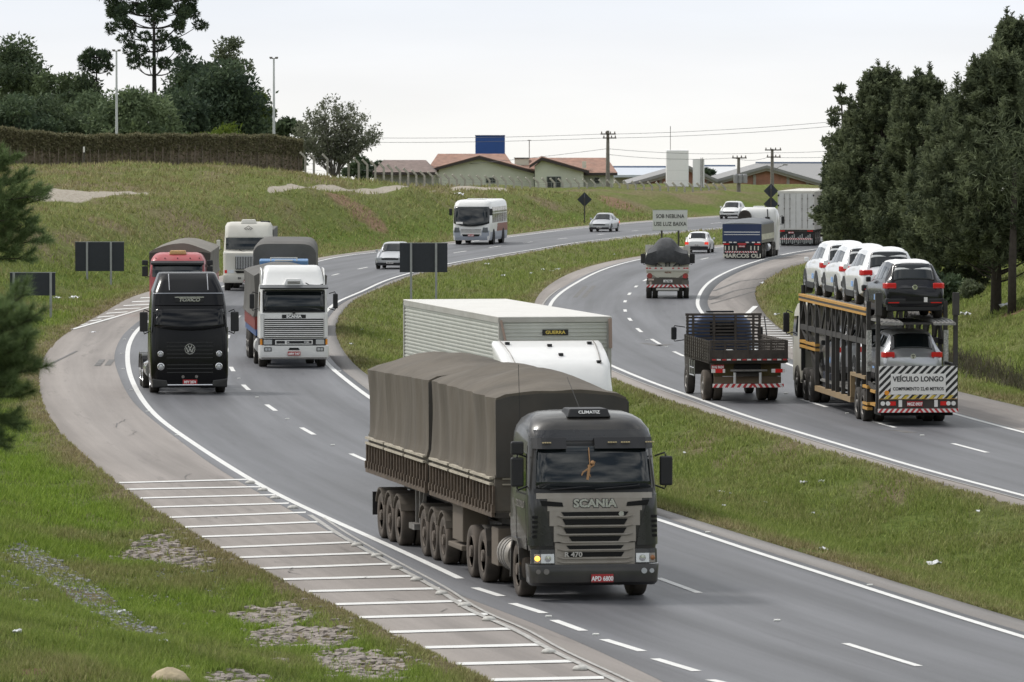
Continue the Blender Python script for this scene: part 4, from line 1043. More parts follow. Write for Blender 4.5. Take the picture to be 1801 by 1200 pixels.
    m = MB(); m.box(-.45, .45, -6.9, -1.3, .75, 1.05); m.box(-.5, .5, -6.3, -5.0, 1.05, 1.2); m.build('chassis', DARK, t)
    for y in (-5.0, -6.3): axle_set(t, y, 1.26, .5, True, RUB, ALU)
black_tractor()

RED = mat('faded_red_paint', (.42, .035, .05), .35, coat=.3, dirt=.25, dcol=(.40, .28, .26), ds=2)
GREYTARP = mat('grey_tarpaulin', (.20, .19, .17), .9, var=.12, vs=1.5, dirt=.3, bump=.01, bs=5)
def red_truck():
    t = place('tarp_truck', 312, 557, .8, 'red-roofed truck with an amber roof beacon and grey tarpaulin, behind the black tractor', 'truck')
    t.scale = (1, 1, .89)
    lv = [(.3, 0, -2.2, 1.2, .15), (1.9, -.02, -2.2, 1.24, .2), (2.05, -.05, -2.2, 1.22, .24), (2.72, -.22, -2.2, 1.18, .26), (2.78, -.26, -2.2, 1.16, .3), (2.95, -.4, -2.2, 1.08, .34), (3.06, -.62, -2.1, .98, .36), (3.12, -.9, -2.0, .82, .36)]
    cab = bumper_cab(t, lv, RED)
    m = MB(); fpanel(m, lv, -1.1, 1.1, 1.95, 2.62, .012, nx=16, nz=4, bulge=.07); m.build('windshield', GLASS, cab)
    m = MB(); m.prof([(-.22, 2.60), (.02, 2.54), (.02, 2.64), (-.2, 2.74)], -1.16, 1.16); m.build('sun_visor', BLK, cab, bevel=.02)
    m = MB(); fpanel(m, lv, -.9, .9, .6, 1.8, .02); m.build('grille', BLK, cab)
    m = MB(); m.loft([[(x * .38, -.70 + y * .5, 3.04) for x, y in ((-1, .3), (1, .3), (1.05, -.6), (-1.05, -.6))], [(x * .33, -.72 + y * .4, 3.24) for x, y in ((-1, .3), (1, .3), (1, -.6), (-1, -.6))]])
    bc = m.build('roof_beacon', mat('faded_amber', (.52, .30, .12), .4, var=.2, vs=8), cab, bevel=.03)
    m = MB()
    for z in (3.10, 3.16): m.box(-.30, .30, -.565, -.55, z, z + .03)
    m.build('beacon_lens', mat('pale_amber', (.70, .50, .25), .4), bc)
    for x in (-.95, -.55, 0, .55, .95): m = MB(); m.box(x - .02, x + .02, fy(lv, x, 2.86) , fy(lv, x, 2.86) + .03, 2.84, 2.89); m.build('clearance_lamp', BLK, cab)
    for s in (1, -1):
        mirror(cab, s * 1.42, -.2, 2.22, s, .50, .26, BLK, .06, two=True); wheel(t, s * 1.04, -1.4, .5, .3, s)
        m = MB(); spanel(m, lv, s, ((-1.4, 1.98), (-.5, 1.98), (-.6, 2.55), (-1.4, 2.58)), .008); m.build('side_window', GLASS, cab)
        m = MB(); fpanel(m, lv, s * .8, s * 1.1, .7, .9, .01, nx=3, nz=2); m.build('headlight', HEAD, cab)
    m = MB(); m.box(-1.3, 1.3, -15.8, -2.9, 1.05, 1.3); m.box(-.45, .45, -15.5, -1.5, .75, 1.05); b = m.build('cargo_bed', DARK, t)
    m = MB(); m.box(-1.33, 1.33, -15.8, -2.9, 1.3, 1.9); m.build('side_board', RED, b)
    tb = tarp_body('tarpaulin', t, 1.36, -2.9, -15.8, 1.85, 3.15, .32, GREYTARP, seed=21, wob=.03)
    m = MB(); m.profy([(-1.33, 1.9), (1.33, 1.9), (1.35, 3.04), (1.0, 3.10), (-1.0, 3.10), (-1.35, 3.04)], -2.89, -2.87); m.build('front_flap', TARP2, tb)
    for y in (-6, -7.2, -12.2, -13.4, -14.6): axle_set(t, y, 1.25)
red_truck()

def intl_truck():
    t = place('conventional_truck', 436, 512, .8, 'white long-nosed truck with tall chrome grille, farthest truck in the left carriageway', 'truck')
    t.scale = (1, 1, .965)
    lv = [(.55, .0, -2.5, 1.22, .2), (1.95, -.12, -2.5, 1.24, .25), (2.05, -.75, -2.9, 1.22, .22), (2.75, -.95, -2.95, 1.18, .24), (2.86, -.98, -3, 1.17, .24), (3.3, -1.2, -3, 1.17, .26), (3.48, -1.4, -3, 1.08, .3), (3.52, -1.6, -2.9, .9, .3)]
    cab = bumper_cab(t, lv, DWHITE)
    m = MB(); fpanel(m, lv, -1.12, 1.12, 2.12, 2.72, .015, nx=16, nz=4, bulge=.06); m.build('windshield', GLASS, cab)
    m = MB(); fpanel(m, lv, -1.16, 1.16, 2.74, 2.84, .04, nx=16, nz=2); m.build('sun_visor', DWHITE, cab)
    m = MB(); fpanel(m, lv, -.62, .62, 1.12, 1.80, .06, nx=8, nz=3); g = m.build('grille', BLK, cab)
    m = MB(); 
    for k in range(15): x = -.56 + k * .08; m.box(x - .018, x + .018, .02, .075 - .03 * 0, 1.15, 1.77)
    m.box(-.64, .64, 0.0, .08, 1.77, 1.83); m.build('grille_bar', mat('grille_bright', (.55, .56, .57), .35, .6), g)
    m = MB(); m.profy([(-.55, .92), (.55, .92), (.65, 1.04), (-.65, 1.04)], -.01, .02); m.build('air_intake', VOID, cab)
    m = MB(); shell(m, [(.42, .1, -.4, 1.24, .15), (.50, .16, -.4, 1.26, .18), (.82, .14, -.4, 1.26, .18)]); bp = m.build('bumper', DWHITE, cab, auto=40)
    m = MB(); m.profy([(-.55, .58), (.2, .58), (.15, .72), (-.5, .72)], .15, .172); m.build('air_intake', VOID, bp)
    text('Z4', .13, (.42, .175, .66), FRONT, DTX, bp, bold=.006)
    plate(bp, 0, .17, .50, 'AVK 3308', True)
    m = MB(); y = fy(lv, 0, 3.2) + .03
    for a, b_ in (((-.2, 0), (0, .13)), ((0, .13), (.2, 0)), ((.2, 0), (0, -.13)), ((0, -.13), (-.2, 0)), ((-.09, .03), (0, -.06)), ((0, -.06), (.09, .03))): m.bar((a[0], y, 3.20 + a[1]), (b_[0], y, 3.20 + b_[1]), .02)
    m.build('emblem', BLK, cab)
    m = MB(); m.loft([[(x * .40, -1.55 + y, 3.46) for x, y in ((-1, .2), (1, .2), (1, -.5), (-1, -.5))], [(x * .32, -1.6 + y, 3.66) for x, y in ((-1, .15), (1, .15), (1, -.4), (-1, -.4))]]); m.build('roof_air_unit', DWHITE, cab, bevel=.03)
    m = MB(); m.box(-1.05, -.6, -2.2, -1.9, 3.48, 3.58); m.build('roof_lamp_bar', BLK, cab)
    for s in (1, -1):
        m = MB(); fpanel(m, lv, s * .70, s * 1.02, .92, 1.08, .012, nx=4, nz=2); m.build('headlight', HEAD, cab)
        m = MB(); fpanel(m, lv, s * 1.04, s * 1.16, .92, 1.08, .012, nx=3, nz=2); m.build('indicator', REDL if s > 0 else AMB, cab)
        mirror(cab, s * 1.48, -.6, 2.38, s, .48, .18, DWHITE, .08); wheel(t, s * 1.04, -1.1, .52, .3, s)
    m = MB(); m.tube([(0, fy(lv, 0, 2.1) + .2, 2.0), (.3, -.6, 2.03), (.5, -.75, 2.16)], .015, 5); m.build('wiper', BLK, cab)
    m = MB(); m.box(-1.2, 1.2, -13, -3.2, 1.15, 3.1); m.build('cargo_box', mat('far_tarp', (.12, .12, .11), .9), t)
    m = MB(); m.box(-.45, .45, -13, -1, .7, 1.1); m.build('chassis', DARK, t)
    for y in (-5.2, -6.4, -11, -12.2): axle_set(t, y, 1.2)
intl_truck()

BLUE = mat('light_blue_paint', (.13, .28, .52), .4, dirt=.2, dcol=(.4, .4, .4))
ROUNDTARP = mat('charcoal_tarpaulin', (.075, .073, .068), .75, var=.12, dirt=.45, dcol=(.17, .16, .145), ds=1)
def blue_truck():
    t = place('tarp_truck', 499, 590, 1.2, 'truck with pale blue cab roof and rounded charcoal tarpaulin behind the white truck', 'truck')
    t.scale = (1, 1, .96)
    lv = [(.3, 0, -2.0, 1.08, .15), (2.0, -.05, -2.0, 1.12, .2), (2.7, -.25, -2.0, 1.08, .25), (2.86, -.4, -2.0, 1.04, .3), (2.95, -.6, -1.9, .95, .3)]
    cab = bumper_cab(t, lv, BLUE)
    m = MB(); fpanel(m, lv, -1.0, 1.0, 1.9, 2.6, .012); m.build('windshield', GLASS, cab)
    m = MB(); m.prof([(-.6, 2.93), (-.5, 3.1), (-.6, 3.16), (-1.3, 3.18), (-1.3, 2.94)], -.98, .98); m.build('roof_deflector', BLUE, cab, bevel=.04)
    m = MB(); m.box(-.36, .36, -.55, -.44, 3.10, 3.16); m.box(-.52, .52, -.52, -.44, 3.22, 3.26); m.box(-.55, -.50, -.52, -.46, 3.10, 3.26); m.box(.50, .55, -.52, -.46, 3.10, 3.26); m.build('roof_lamp_bar', WHITE, cab)
    for s in (1, -1): wheel(t, s * 1.0, -1.3, .5, .3, s); mirror(cab, s * 1.35, -.2, 2.3, s, .45, .2, BLK, .08)
    m = MB(); m.box(-1.25, 1.25, -12, -2.6, 1.05, 1.35); m.box(-.45, .45, -12, -1.2, .7, 1.05); b = m.build('cargo_bed', DARK, t)
    n = 18; rings = []
    R_ = random.Random(4)
    for i in range(n + 1):
        u = i / n; y = -2.7 - 9.3 * u; e_ = min(1, (u * n) / 1.5 + .80) ; P = []
        w_ = 1.29 * (.94 + .06 * e_)
        for a in np.linspace(-.06 * math.pi, 1.06 * math.pi, 26):
            c, s_ = math.cos(a), math.sin(a)
            x = w_ * (abs(c) ** .28) * (1 if c > 0 else -1); z = 3.28 + (.60 * e_) * max(0, s_) ** 1.1 if s_ > 0 else 1.35
            if s_ > 0 and s_ < .22: z = 1.35 + (3.28 - 1.35) * (s_ / .22)
            P.append((x + mnoise.noise(Vector((y, z, x))) * .03, y, z + mnoise.noise(Vector((y * 1.2, x, 3))) * .04))
        rings.append(P)
    m = MB(); m.loft(rings); m.build('tarpaulin', ROUNDTARP, t, auto=55)
    for y in (-5, -6.2, -10, -11.2): axle_set(t, y, 1.2)
blue_truck()

def white_scania():
    t = place('grain_truck', 517, 648, 4.6, 'white flat-fronted truck with slatted bright grille, beside and behind the black tractor truck', 'truck')
    t.scale = (1, 1, 1.05)
    lv = [(1.0, .0, -2.1, 1.20, .10), (1.75, -.01, -2.1, 1.20, .12), (1.86, -.03, -2.1, 1.19, .14), (2.62, -.13, -2.1, 1.16, .15), (2.75, -.16, -2.1, 1.14, .15), (2.82, -.34, -2.1, 1.10, .18), (3.18, -.55, -2.1, 1.03, .18), (3.38, -.78, -2.05, .95, .2), (3.42, -.95, -1.95, .88, .2)]
    cab = bumper_cab(t, lv, WHITE)
    m = MB(); fpanel(m, lv, -1.06, 1.06, 1.92, 2.56, .012, nx=16, nz=4, taper=.02, bulge=.05); m.build('windshield', GLASS, cab, smooth=True)
    m = MB(); fpanel(m, lv, -1.10, 1.10, 1.87, 1.925, .02, nx=14, nz=1); fpanel(m, lv, -1.09, 1.09, 2.555, 2.62, .02, nx=14, nz=1)
    for s in (1, -1): fpanel(m, lv, s * 1.05, s * 1.10, 1.9, 2.58, .02, nx=2, nz=2)
    wiper(m, lv, .95, 1.95, .2, 1.93); wiper(m, lv, -.05, 1.95, -.85, 1.93); m.lathe([(-.03, .06), (.06, .05), (.06, .001)], 10, 'y', (0, 0, 1.88)); m.build('windshield_frame', BLK, cab)
    m = MB(); m.prof([(-.14, 2.72), (.22, 2.66), (.24, 2.70), (-.12, 2.80)], -1.2, 1.2); v = m.build('sun_visor', mat('smoked_visor', (.06, .065, .07), .3), cab, bevel=.01)
    m = MB(); m.tube([(-1.2, .24, 2.70), (1.2, .24, 2.70)], .012, 5); m.build('visor_trim', BLK, v)
    m = MB(); m.loft([[(x * .36, -.22 + y, 2.78) for x, y in ((-1, .15), (1, .15), (1.1, -.4), (-1.1, -.4))], [(x * .26, -.25 + y, 3.0) for x, y in ((-1, .13), (1, .13), (1, -.2), (-1, -.2))]]); bx = m.build('roof_air_unit', WHITE, cab, bevel=.02)
    m = MB(); 
    for z in (2.84, 2.89): m.box(-.22, .22, -.10, -.05, z, z + .025)
    m.build('air_unit_slot', RIM, bx)
    m = MB(); m.tube([(-.42, -.2, 2.86), (-.55, -.2, 2.79), (-.9, -.22, 2.77), (-1.05, -.25, 2.82)], .018, 5); m.build('air_line', BLK, cab)
    # name strip
    m = MB(); m.box(-.42, .42, fy(lv, 0, 1.82) + .0, fy(lv, 0, 1.82) + .025, 1.68, 1.80); ns = m.build('name_board', BLK, cab); text('SCANIA', .13, (0, fy(lv, 0, 1.82) + .03, 1.738), FRONT, WTX, ns, bold=.007, sx=1.15)
    # bright striped grille
    m = MB(); m.box(-1.04, 1.04, -.02, .015, 1.03, 1.66); g = m.build('grille', VOID, cab)
    m = MB()
    for k in range(9): z = 1.055 + k * .066; m.box(-1.04, 1.04, .015, .05, z, z + (.034 if k != 4 else .02))
    m.build('grille_bar', WHITE, g, bevel=.006)
    m = MB(); m.box(-1.14, 1.14, -.03, .01, .78, 1.0); lp = m.build('lamp_panel', BLK, cab)
    m = MB(); m.box(-.66, .66, .01, .03, .80, .95); ip = m.build('badge_panel', WHITE, lp)
    m = MB(); m.box(-.62, .25, .03, .036, .83, .92); m.box(.32, .62, .03, .036, .83, .92); m.build('badge_panel', BLK, ip)
    text('113H', .08, (-.44, .04, .872), FRONT, WTX, ip, bold=.003); text('H', .08, (.2, .04, .872), FRONT, WTX, ip, bold=.003)
    for s in (1, -1):
        m = MB(); m.box(s * .92 - .15, s * .92 + .15, .0, .03, .80, .96); h = m.build('headlight', HEAD, lp, bevel=.01)
        m = MB(); m.box(s * 1.15 - .035, s * 1.15 + .035, -.1, .02, .79, .98); m.build('indicator', AMB, lp)
        m = MB(); m.box(s * 1.13 - .06, s * 1.13 + .06, -.3, .06, 1.02, 1.85); m.build('air_deflector', WHITE, cab, bevel=.02)
        mirror(cab, s * 1.47, -.12, 2.25, s, .50, .17, BLK, .13); wheel(t, s * 1.03, -1.38, .5, .30, s)
        m = MB(); m.prof([(-1.9, 2.75), (-.4, 2.75), (-.6, 3.1), (-.9, 3.32), (-1.9, 3.34)], s * 1.08, s * 1.12); m.build('roof_side_fairing', WHITE, cab, bevel=.01)
        m = MB(); spanel(m, lv, s, ((-1.3, 1.9), (-.3, 1.9), (-.38, 2.55), (-1.3, 2.55)), .008); m.build('side_window', GLASS, cab)
    m = MB(); shell(m, [(.30, -.04, -.8, 1.17, .1), (.36, .05, -.8, 1.22, .16), (.50, .09, -.8, 1.235, .18), (.76, .07, -.8, 1.235, .18)]); bp = m.build('bumper', WHITE, cab, auto=35)
    m = MB(); m.box(-1.15, 1.15, .06, .10, .33, .37) ; m.build('bumper_step', RIM, bp)
    m = MB(); m.profy([(-.2, .62), (.2, .62), (.15, .69), (-.15, .69)], .06, .10); m.build('bumper_slot', VOID, bp)
    for s in (1, -1):
        m = MB(); m.box(s * .92 - .13, s * .92 + .13, .04, .098, .57, .71); h = m.build('fog_light', BLK, bp)
        for q in (-.055, .055): m = MB(); m.box(s * .92 + q - .045, s * .92 + q + .045, .098, .108, .595, .685); m.build('fog_lens', HEAD, h)
    plate(bp, 0, .11, .50, 'AMW 5407', True, .44, .13)
    # trailer with dark sheet, red boards, blue rail
    m = MB(); m.box(-1.24, 1.24, -11.8, -2.6, 1.0, 1.22); m.box(-.45, .45, -11.5, -1.2, .7, 1.0); b = m.build('trailer_bed', mat('blue_rail', (.03, .09, .26), .5, dirt=.3), t)
    m = MB(); m.box(-1.27, 1.27, -11.8, -2.6, 1.22, 1.7); m.build('side_board', mat('dull_red_board', (.20, .016, .014), .6, dirt=.2), b)
    tarp_body('tarpaulin', t, 1.30, -2.58, -11.82, 1.66, 3.10, .22, ROUNDTARP, seed=5, wob=.03)
    for y in (-4.2, -9.5, -10.7): axle_set(t, y, 1.24)
    m = MB(); m.lathe([(-3.6, .05), (-3.6, .28), (-2.6, .28), (-2.6, .05)], 16, 'y', (1.0, 0, .68)); m.build('fuel_tank', WHITE, t, auto=40)
white_scania()

# ----------------------------------------------------------------- bus
def bus():
    t = place('bus', 828.5, 431, -8.0, 'white and grey bus with a brown panel on its side, on the far left carriageway', 'bus')
    GREY = mat('blue_grey_skirt', (.33, .36, .42), .4, dirt=.1)
    Lb = -8.6
    lv = [(.30, .0, Lb, 1.18, .2), (.5, .05, Lb, 1.22, .28), (1.0, .03, Lb, 1.24, .32), (1.3, .0, Lb, 1.24, .34), (2.45, -.28, Lb, 1.22, .36), (2.75, -.42, Lb, 1.17, .4), (2.88, -.62, Lb + .1, 1.08, .45), (2.95, -1.0, Lb + .2, .92, .45)]
    b = bumper_cab(t, lv, WHITE)
    m = MB(); fpanel(m, lv, -1.19, 1.19, 1.22, 2.52, .012, nx=22, nz=8, zc=.20, bulge=.08); ws = m.build('windshield', GLASS, b, smooth=True)
    m = MB(); m.tube([(.0, fy(lv, 0, 1.3) + .13, 1.3), (.42, fy(lv, .4, 1.6) + .13, 1.35), (.1, fy(lv, 0, 2.2) + .14, 2.05)], .02, 4); m.tube([(0, fy(lv, 0, 1.3) + .13, 1.3), (-.42, fy(lv, .4, 1.6) + .13, 1.35), (-.1, fy(lv, 0, 2.2) + .14, 2.05)], .02, 4); m.tube([(0, fy(lv, 0, 1.25) + .03, 1.25), (0, fy(lv, 0, 1.9) + .14, 1.9), (0, fy(lv, 0, 2.5) + .03, 2.5)], .02, 4); m.build('wiper', BLK, ws)
    m = MB(); fpanel(m, lv, .55, 1.0, 1.38, 1.52, .11, nx=4, nz=2); m.build('route_card', WHR, ws)
    m = MB(); fpanel(m, lv, -1.2, 1.2, .32, .62, .012, nx=18, nz=3); fpanel(m, lv, -1.2, -.7, .6, .95, .012, nx=6, nz=3); fpanel(m, lv, .7, 1.2, .6, .95, .012, nx=6, nz=3)
    sk = m.build('skirt', GREY, b)
    m = MB(); fpanel(m, lv, -.7, .7, .78, 1.08, .02, nx=10, nz=2); g = m.build('grille', mat('pale_grille', (.6, .6, .6), .4), b)
    m = MB()
    for z in (.84, .92, 1.0): m.box(-.66, .66, fy(lv, 0, z) + .015, fy(lv, 0, z) + .03, z, z + .03)
    m.build('grille_slot', RIM, g)
    m = MB(); fpanel(m, lv, -.52, .52, .56, .70, .02, nx=10, nz=1, taper=-.15); m.build('air_intake', VOID, sk)
    plate(sk, 0, .09, .63, 'AOL 2207', True)
    for s in (1, -1):
        m = MB(); fpanel(m, lv, s * .75, s * 1.14, .82, 1.15, .02, nx=5, nz=3, taper=.2); m.build('headlight', mat('dark_lamp', (.10, .11, .12), .15), b)
        m = MB(); m.box(s * 1.35 - .10, s * 1.35 + .10, .0, .15, 1.95, 2.4); m.build('mirror', BLK, b, bevel=.04)
        # side glass, skirt
        for k in range(6):
            y0 = -1.3 - k * 1.15; m = MB(); spanel(m, lv, s, ((y0 - .98, 1.45), (y0, 1.45), (y0 - .05, 2.48), (y0 - .98, 2.48)), .012, nu=2, nv=4); wn = m.build('window', GLASS, b)
            m = MB(); spanel(m, lv, s, ((y0 - .52, 1.45), (y0 - .46, 1.45), (y0 - .46, 2.48), (y0 - .52, 2.48)), .02, nu=1, nv=4); spanel(m, lv, s, ((y0 - .98, 2.05), (y0, 2.05), (y0, 2.1), (y0 - .98, 2.1)), .02, nu=1, nv=1); m.build('window_frame', WHITE, wn)
        m = MB(); spanel(m, lv, s, ((-8.3, .32), (-.4, .32), (-.4, .85), (-8.3, .85)), .010, nu=4, nv=3); m.build('skirt', GREY, b)
        m = MB(); spanel(m, lv, s, ((-8.3, .86), (-3.4, .86), (-3.7, 1.38), (-8.3, 1.38)), .014, nu=4, nv=3); m.build('brown_panel', mat('brown_panel', (.24, .075, .04), .5, dirt=.1), b)
        for y in (-1.9, -6.3):
            wheel(t, s * 1.08, y, .46, .28, s); m = MB(); m.lathe([(.0, .56), (s * .02, .56), (s * .02, .50)], 20, 'x', (s * 1.235, y, .48)) ; m.build('wheel_arch', VOID, b)
    m = MB(); m.box(-.6, .6, -3.2, -2.2, 2.93, 3.02); m.build('roof_hatch', WHITE, b, bevel=.03)
bus()
# ----------------------------------------------------------------- cars
def car(t, Lc, W, st, paint, kind='hatch', tail=None, lower=None, glass=GLASS, r=.31, winz=None, front=False, cover=None):
    """st: stations (y, sill, belt, roof, half width factor, roof half width). y=0 nose, y=-Lc tail"""
    hw_ = W / 2
    def S(y):
        for a, b in zip(st, st[1:]):
            if a[0] >= y >= b[0]:
                u = (a[0] - y) / max(1e-6, a[0] - b[0]); return [a[k] + (b[k] - a[k]) * u for k in range(6)]
        return list(st[0] if y > st[0][0] else st[-1])
    def top(y, f):      # point on the upper skin, f in -1..1 across
        _, zs, zb, zr, wf, wr = S(y); x = f * wr; return (x, y, zr - .075 * abs(f) ** 5)
    def half(y):
        _, zs, zb, zr, wf, wr = S(y); w_ = hw_ * wf; sh = min(zb, zr)
        return [(0, zs), (w_ * .80, zs), (w_ * .97, zs + .07), (w_, zs + .22), (w_ * 1.0, zs + (sh - zs) * .62), (w_ * .985, sh - .10), (w_ * .95, sh - .02), (min(w_ * .93, max(wr, w_ * .9 if zr - zb < .05 else wr + (w_ * .93 - wr) * .92)), sh + .005 * 0 + (zr - zb) * .08), (wr + .03, zr - .12 * min(1, (zr - zb) * 3)), (wr, zr - .075), (wr * .82, zr - .028), (wr * .5, zr - .003), (0, zr)]
    rings = []; ys = []
    for a, b in zip(st, st[1:]):
        n = max(1, int((a[0] - b[0]) / .12)); ys += [a[0] + (b[0] - a[0]) * k / n for k in range(n)]
    ys.append(st[-1][0])
    def rg(y, sc_=1, dy=0):
        h = half(y); zc = .6; P = [(x * sc_, y + dy, zc + (z - zc) * sc_) for x, z in h]; return P + [(-x, yy, z) for x, yy, z in P[-2:0:-1]]
    rings = [rg(ys[0], .90, .05), rg(ys[0], .97, .025)] + [rg(y) for y in ys] + [rg(ys[-1], .97, -.03), rg(ys[-1], .90, -.055)]
    m = MB(); m.loft(rings); b = m.build('body', paint, t, auto=38)
    def topanel(y0, y1, f0, f1, off=.008, mt=None, name='rear_window', parent=b, nose=0):
        mm = MB(); n = 8; k_ = 10
        def P(i, j):
            y = y0 + (y1 - y0) * i / n; f = f0 + (f1 - f0) * j / k_
            p = Vector(top(y, f)); q = Vector(top(y - .02, f)); d = q - p; nrm = Vector((0, -d.z, d.y)).normalized()
            if nrm.z < 0: nrm = -nrm
            return tuple(p + nrm * off), tuple(p - nrm * .03)
        mm.grid(P, n, k_); return mm.build(name, mt or glass, parent, smooth=True)
    def side(s, y0, y1, t0, t1, y0t=None, y1t=None, mt=None, name='side_window', off=.008):
        y0t = y0 if y0t is None else y0t; y1t = y1 if y1t is None else y1t; mm = MB(); n = 5; k_ = 4
        def P(i, j):
            tt = j / k_; y = (y0 + (y1 - y0) * i / n) * (1 - tt) + (y0t + (y1t - y0t) * i / n) * tt
            h = half(y); a, c = h[7], h[8]; q = t0 + (t1 - t0) * tt
            return (s * (a[0] + (c[0] - a[0]) * q + off), y, a[1] + (c[1] - a[1]) * q), (s * (a[0] + (c[0] - a[0]) * q - .03), y, a[1] + (c[1] - a[1]) * q)
        mm.grid(P, n, k_); return mm.build(name, mt or glass, b)
    return b, topanel, side, S, half
def suv(t, paint, film, low=None):
    Lc, W = 4.43, 1.81
    st = [(0, .30, .72, .74, .80, .60), (-.15, .24, .80, .82, .92, .64), (-.7, .22, .94, .96, .99, .66), (-1.15, .22, 1.02, 1.06, 1.0, .66), (-1.75, .22, 1.04, 1.56, 1.0, .60), (-2.1, .22, 1.05, 1.66, 1.0, .60),
          (-2.9, .22, 1.08, 1.69, 1.0, .61), (-3.85, .24, 1.10, 1.65, .99, .58), (-4.0, .26, 1.10, 1.60, .98, .57), (-4.28, .30, 1.08, 1.12, .96, .64), (-4.38, .34, 1.0, 1.03, .94, .66), (-4.43, .36, .92, .95, .92, .66)]
    b, tp, sd_, S, half = car(t, Lc, W, st, paint)
    tp(-4.01, -4.26, -.93, .93); tp(-1.18, -1.72, -.95, .95, name='windshield')
    for s in (1, -1):
        sd_(s, -1.55, -2.5, .03, .86, -1.95, -2.5); sd_(s, -2.56, -3.35, .03, .86, -2.56, -3.3); sd_(s, -3.42, -4.0, .10, .84, -3.38, -3.75)
        m = MB(); m.loft([[(s * x, y, z) for x, y in ((.54, -4.47), (.80, -4.45), (.875, -4.36), (.895, -4.10), (.80, -4.10), (.54, -4.36))] for z in (.885, 1.05)])
        tl = m.build('tail_light', REDL, b, bevel=.025, seg=3)
        m = MB(); m.box(s * .70 - .12, s * .70 + .12, -4.485, -4.44, .90, .93); m.build('lens_strip', REDR, tl)
        m = MB(); m.box(s * .98 - .07, s * .98 + .07, -1.85, -1.72, 1.02, 1.17); m.build('mirror', BLK if paint != SUVW else paint, b, bevel=.03)
        for y in (-.88, -3.48):
            wheel(t, s * .80, y, .35, .23, s, RUB, ALU, deep=False); m = MB()
            pts = [(y + .43 * math.cos(a), .36 + .43 * math.sin(a)) for a in np.linspace(-.08 * math.pi, 1.08 * math.pi, 16)]
            m.prof(pts, s * .80, s * .918); m.build('wheel_arch', BLK, b)
        m = MB(); m.box(s * .912 - .012, s * .912 + .012, -3.0, -1.4, .22, .40); m.build('side_sill', BLK, b)
        m = MB(); m.box(s * .912 - .006, s * .912 + .006, -2.9, -2.5, .52, .68); m.build('door_sticker', mat('blue_sticker', (.25, .42, .75), .5, var=.4, vs=14), b)
    m = MB(); m.box(-.86, .86, -4.50, -4.3, .42, .62) if low is None else m.box(-.86, .86, -4.50, -4.3, .42, .66); bp = m.build('rear_bumper', low or BLK, b, bevel=.05, seg=3)
    m = MB(); m.box(-.80, .80, -4.46, -4.2, .24, .42); m.build('rear_diffuser', BLK, b, bevel=.03)
    for s in (1, -1): m = MB(); m.box(s * .62 - .16, s * .62 + .16, -4.515, -4.49, .47, .50); m.build('reflector', REDL, bp)
    m = MB(); m.box(-.27, .27, -4.515, -4.49, .53, .66); m.build('plate_recess', VOID, bp)
    if paint is SUVB: m = MB(); m.box(.26, .36, -4.53, -4.49, .50, .64); m.build('sticker', WHR, bp)
    m = MB(); m.lathe([(-4.495, .075), (-4.47, .078)], 20, 'y', (0, 0, .93)); m.lathe([(-4.50, .06), (-4.47, .06)], 16, 'y', (0, 0, .93), BLK) if False else None; e_ = m.build('badge', CHROME, b)
    m = MB()
    for a, c in (((-.045, .04), (0, -.045)), ((0, -.045), (.045, .04)), ((-.02, .045), (0, .0)), ((0, 0), (.02, .045))): m.bar((a[0], -4.50, .93 + a[1]), (c[0], -4.50, .93 + c[1]), .012)
    m.build('badge_mark', BLK, e_)
    # protective film over the roof, falling a little over the glass
    if film:
        m = MB(); n = 14; k_ = 14
        def P(i, j):
            u = i / n; y = -1.85 - (4.06 - 1.85) * u; f = -1.04 + 2.08 * j / k_
            h = S(y); x = f * h[5]; z = h[3] - .075 * min(1, abs(f)) ** 5 + .018 + mnoise.noise(Vector((x * 4, y * 3, 1))) * .02
            if i == n: z -= .03 + .04 * (1 - abs(f)); y -= .04
            if j in (0, k_): z -= .12
            return (x, y, z), (x, y, z - .03)
        m.grid(P, n, k_); m.build('roof_film', mat('white_film', (.80, .80, .80), .45, bump=.01, bs=6), b, smooth=True)
SUVW = mat('suv_white', (.78, .79, .80), .25, coat=.6)
SUVB = mat('suv_black', (.007, .007, .009), .2, coat=.15, spec=.4)
SUVS = mat('suv_silver', (.50, .51, .53), .3, .55, coat=.5)

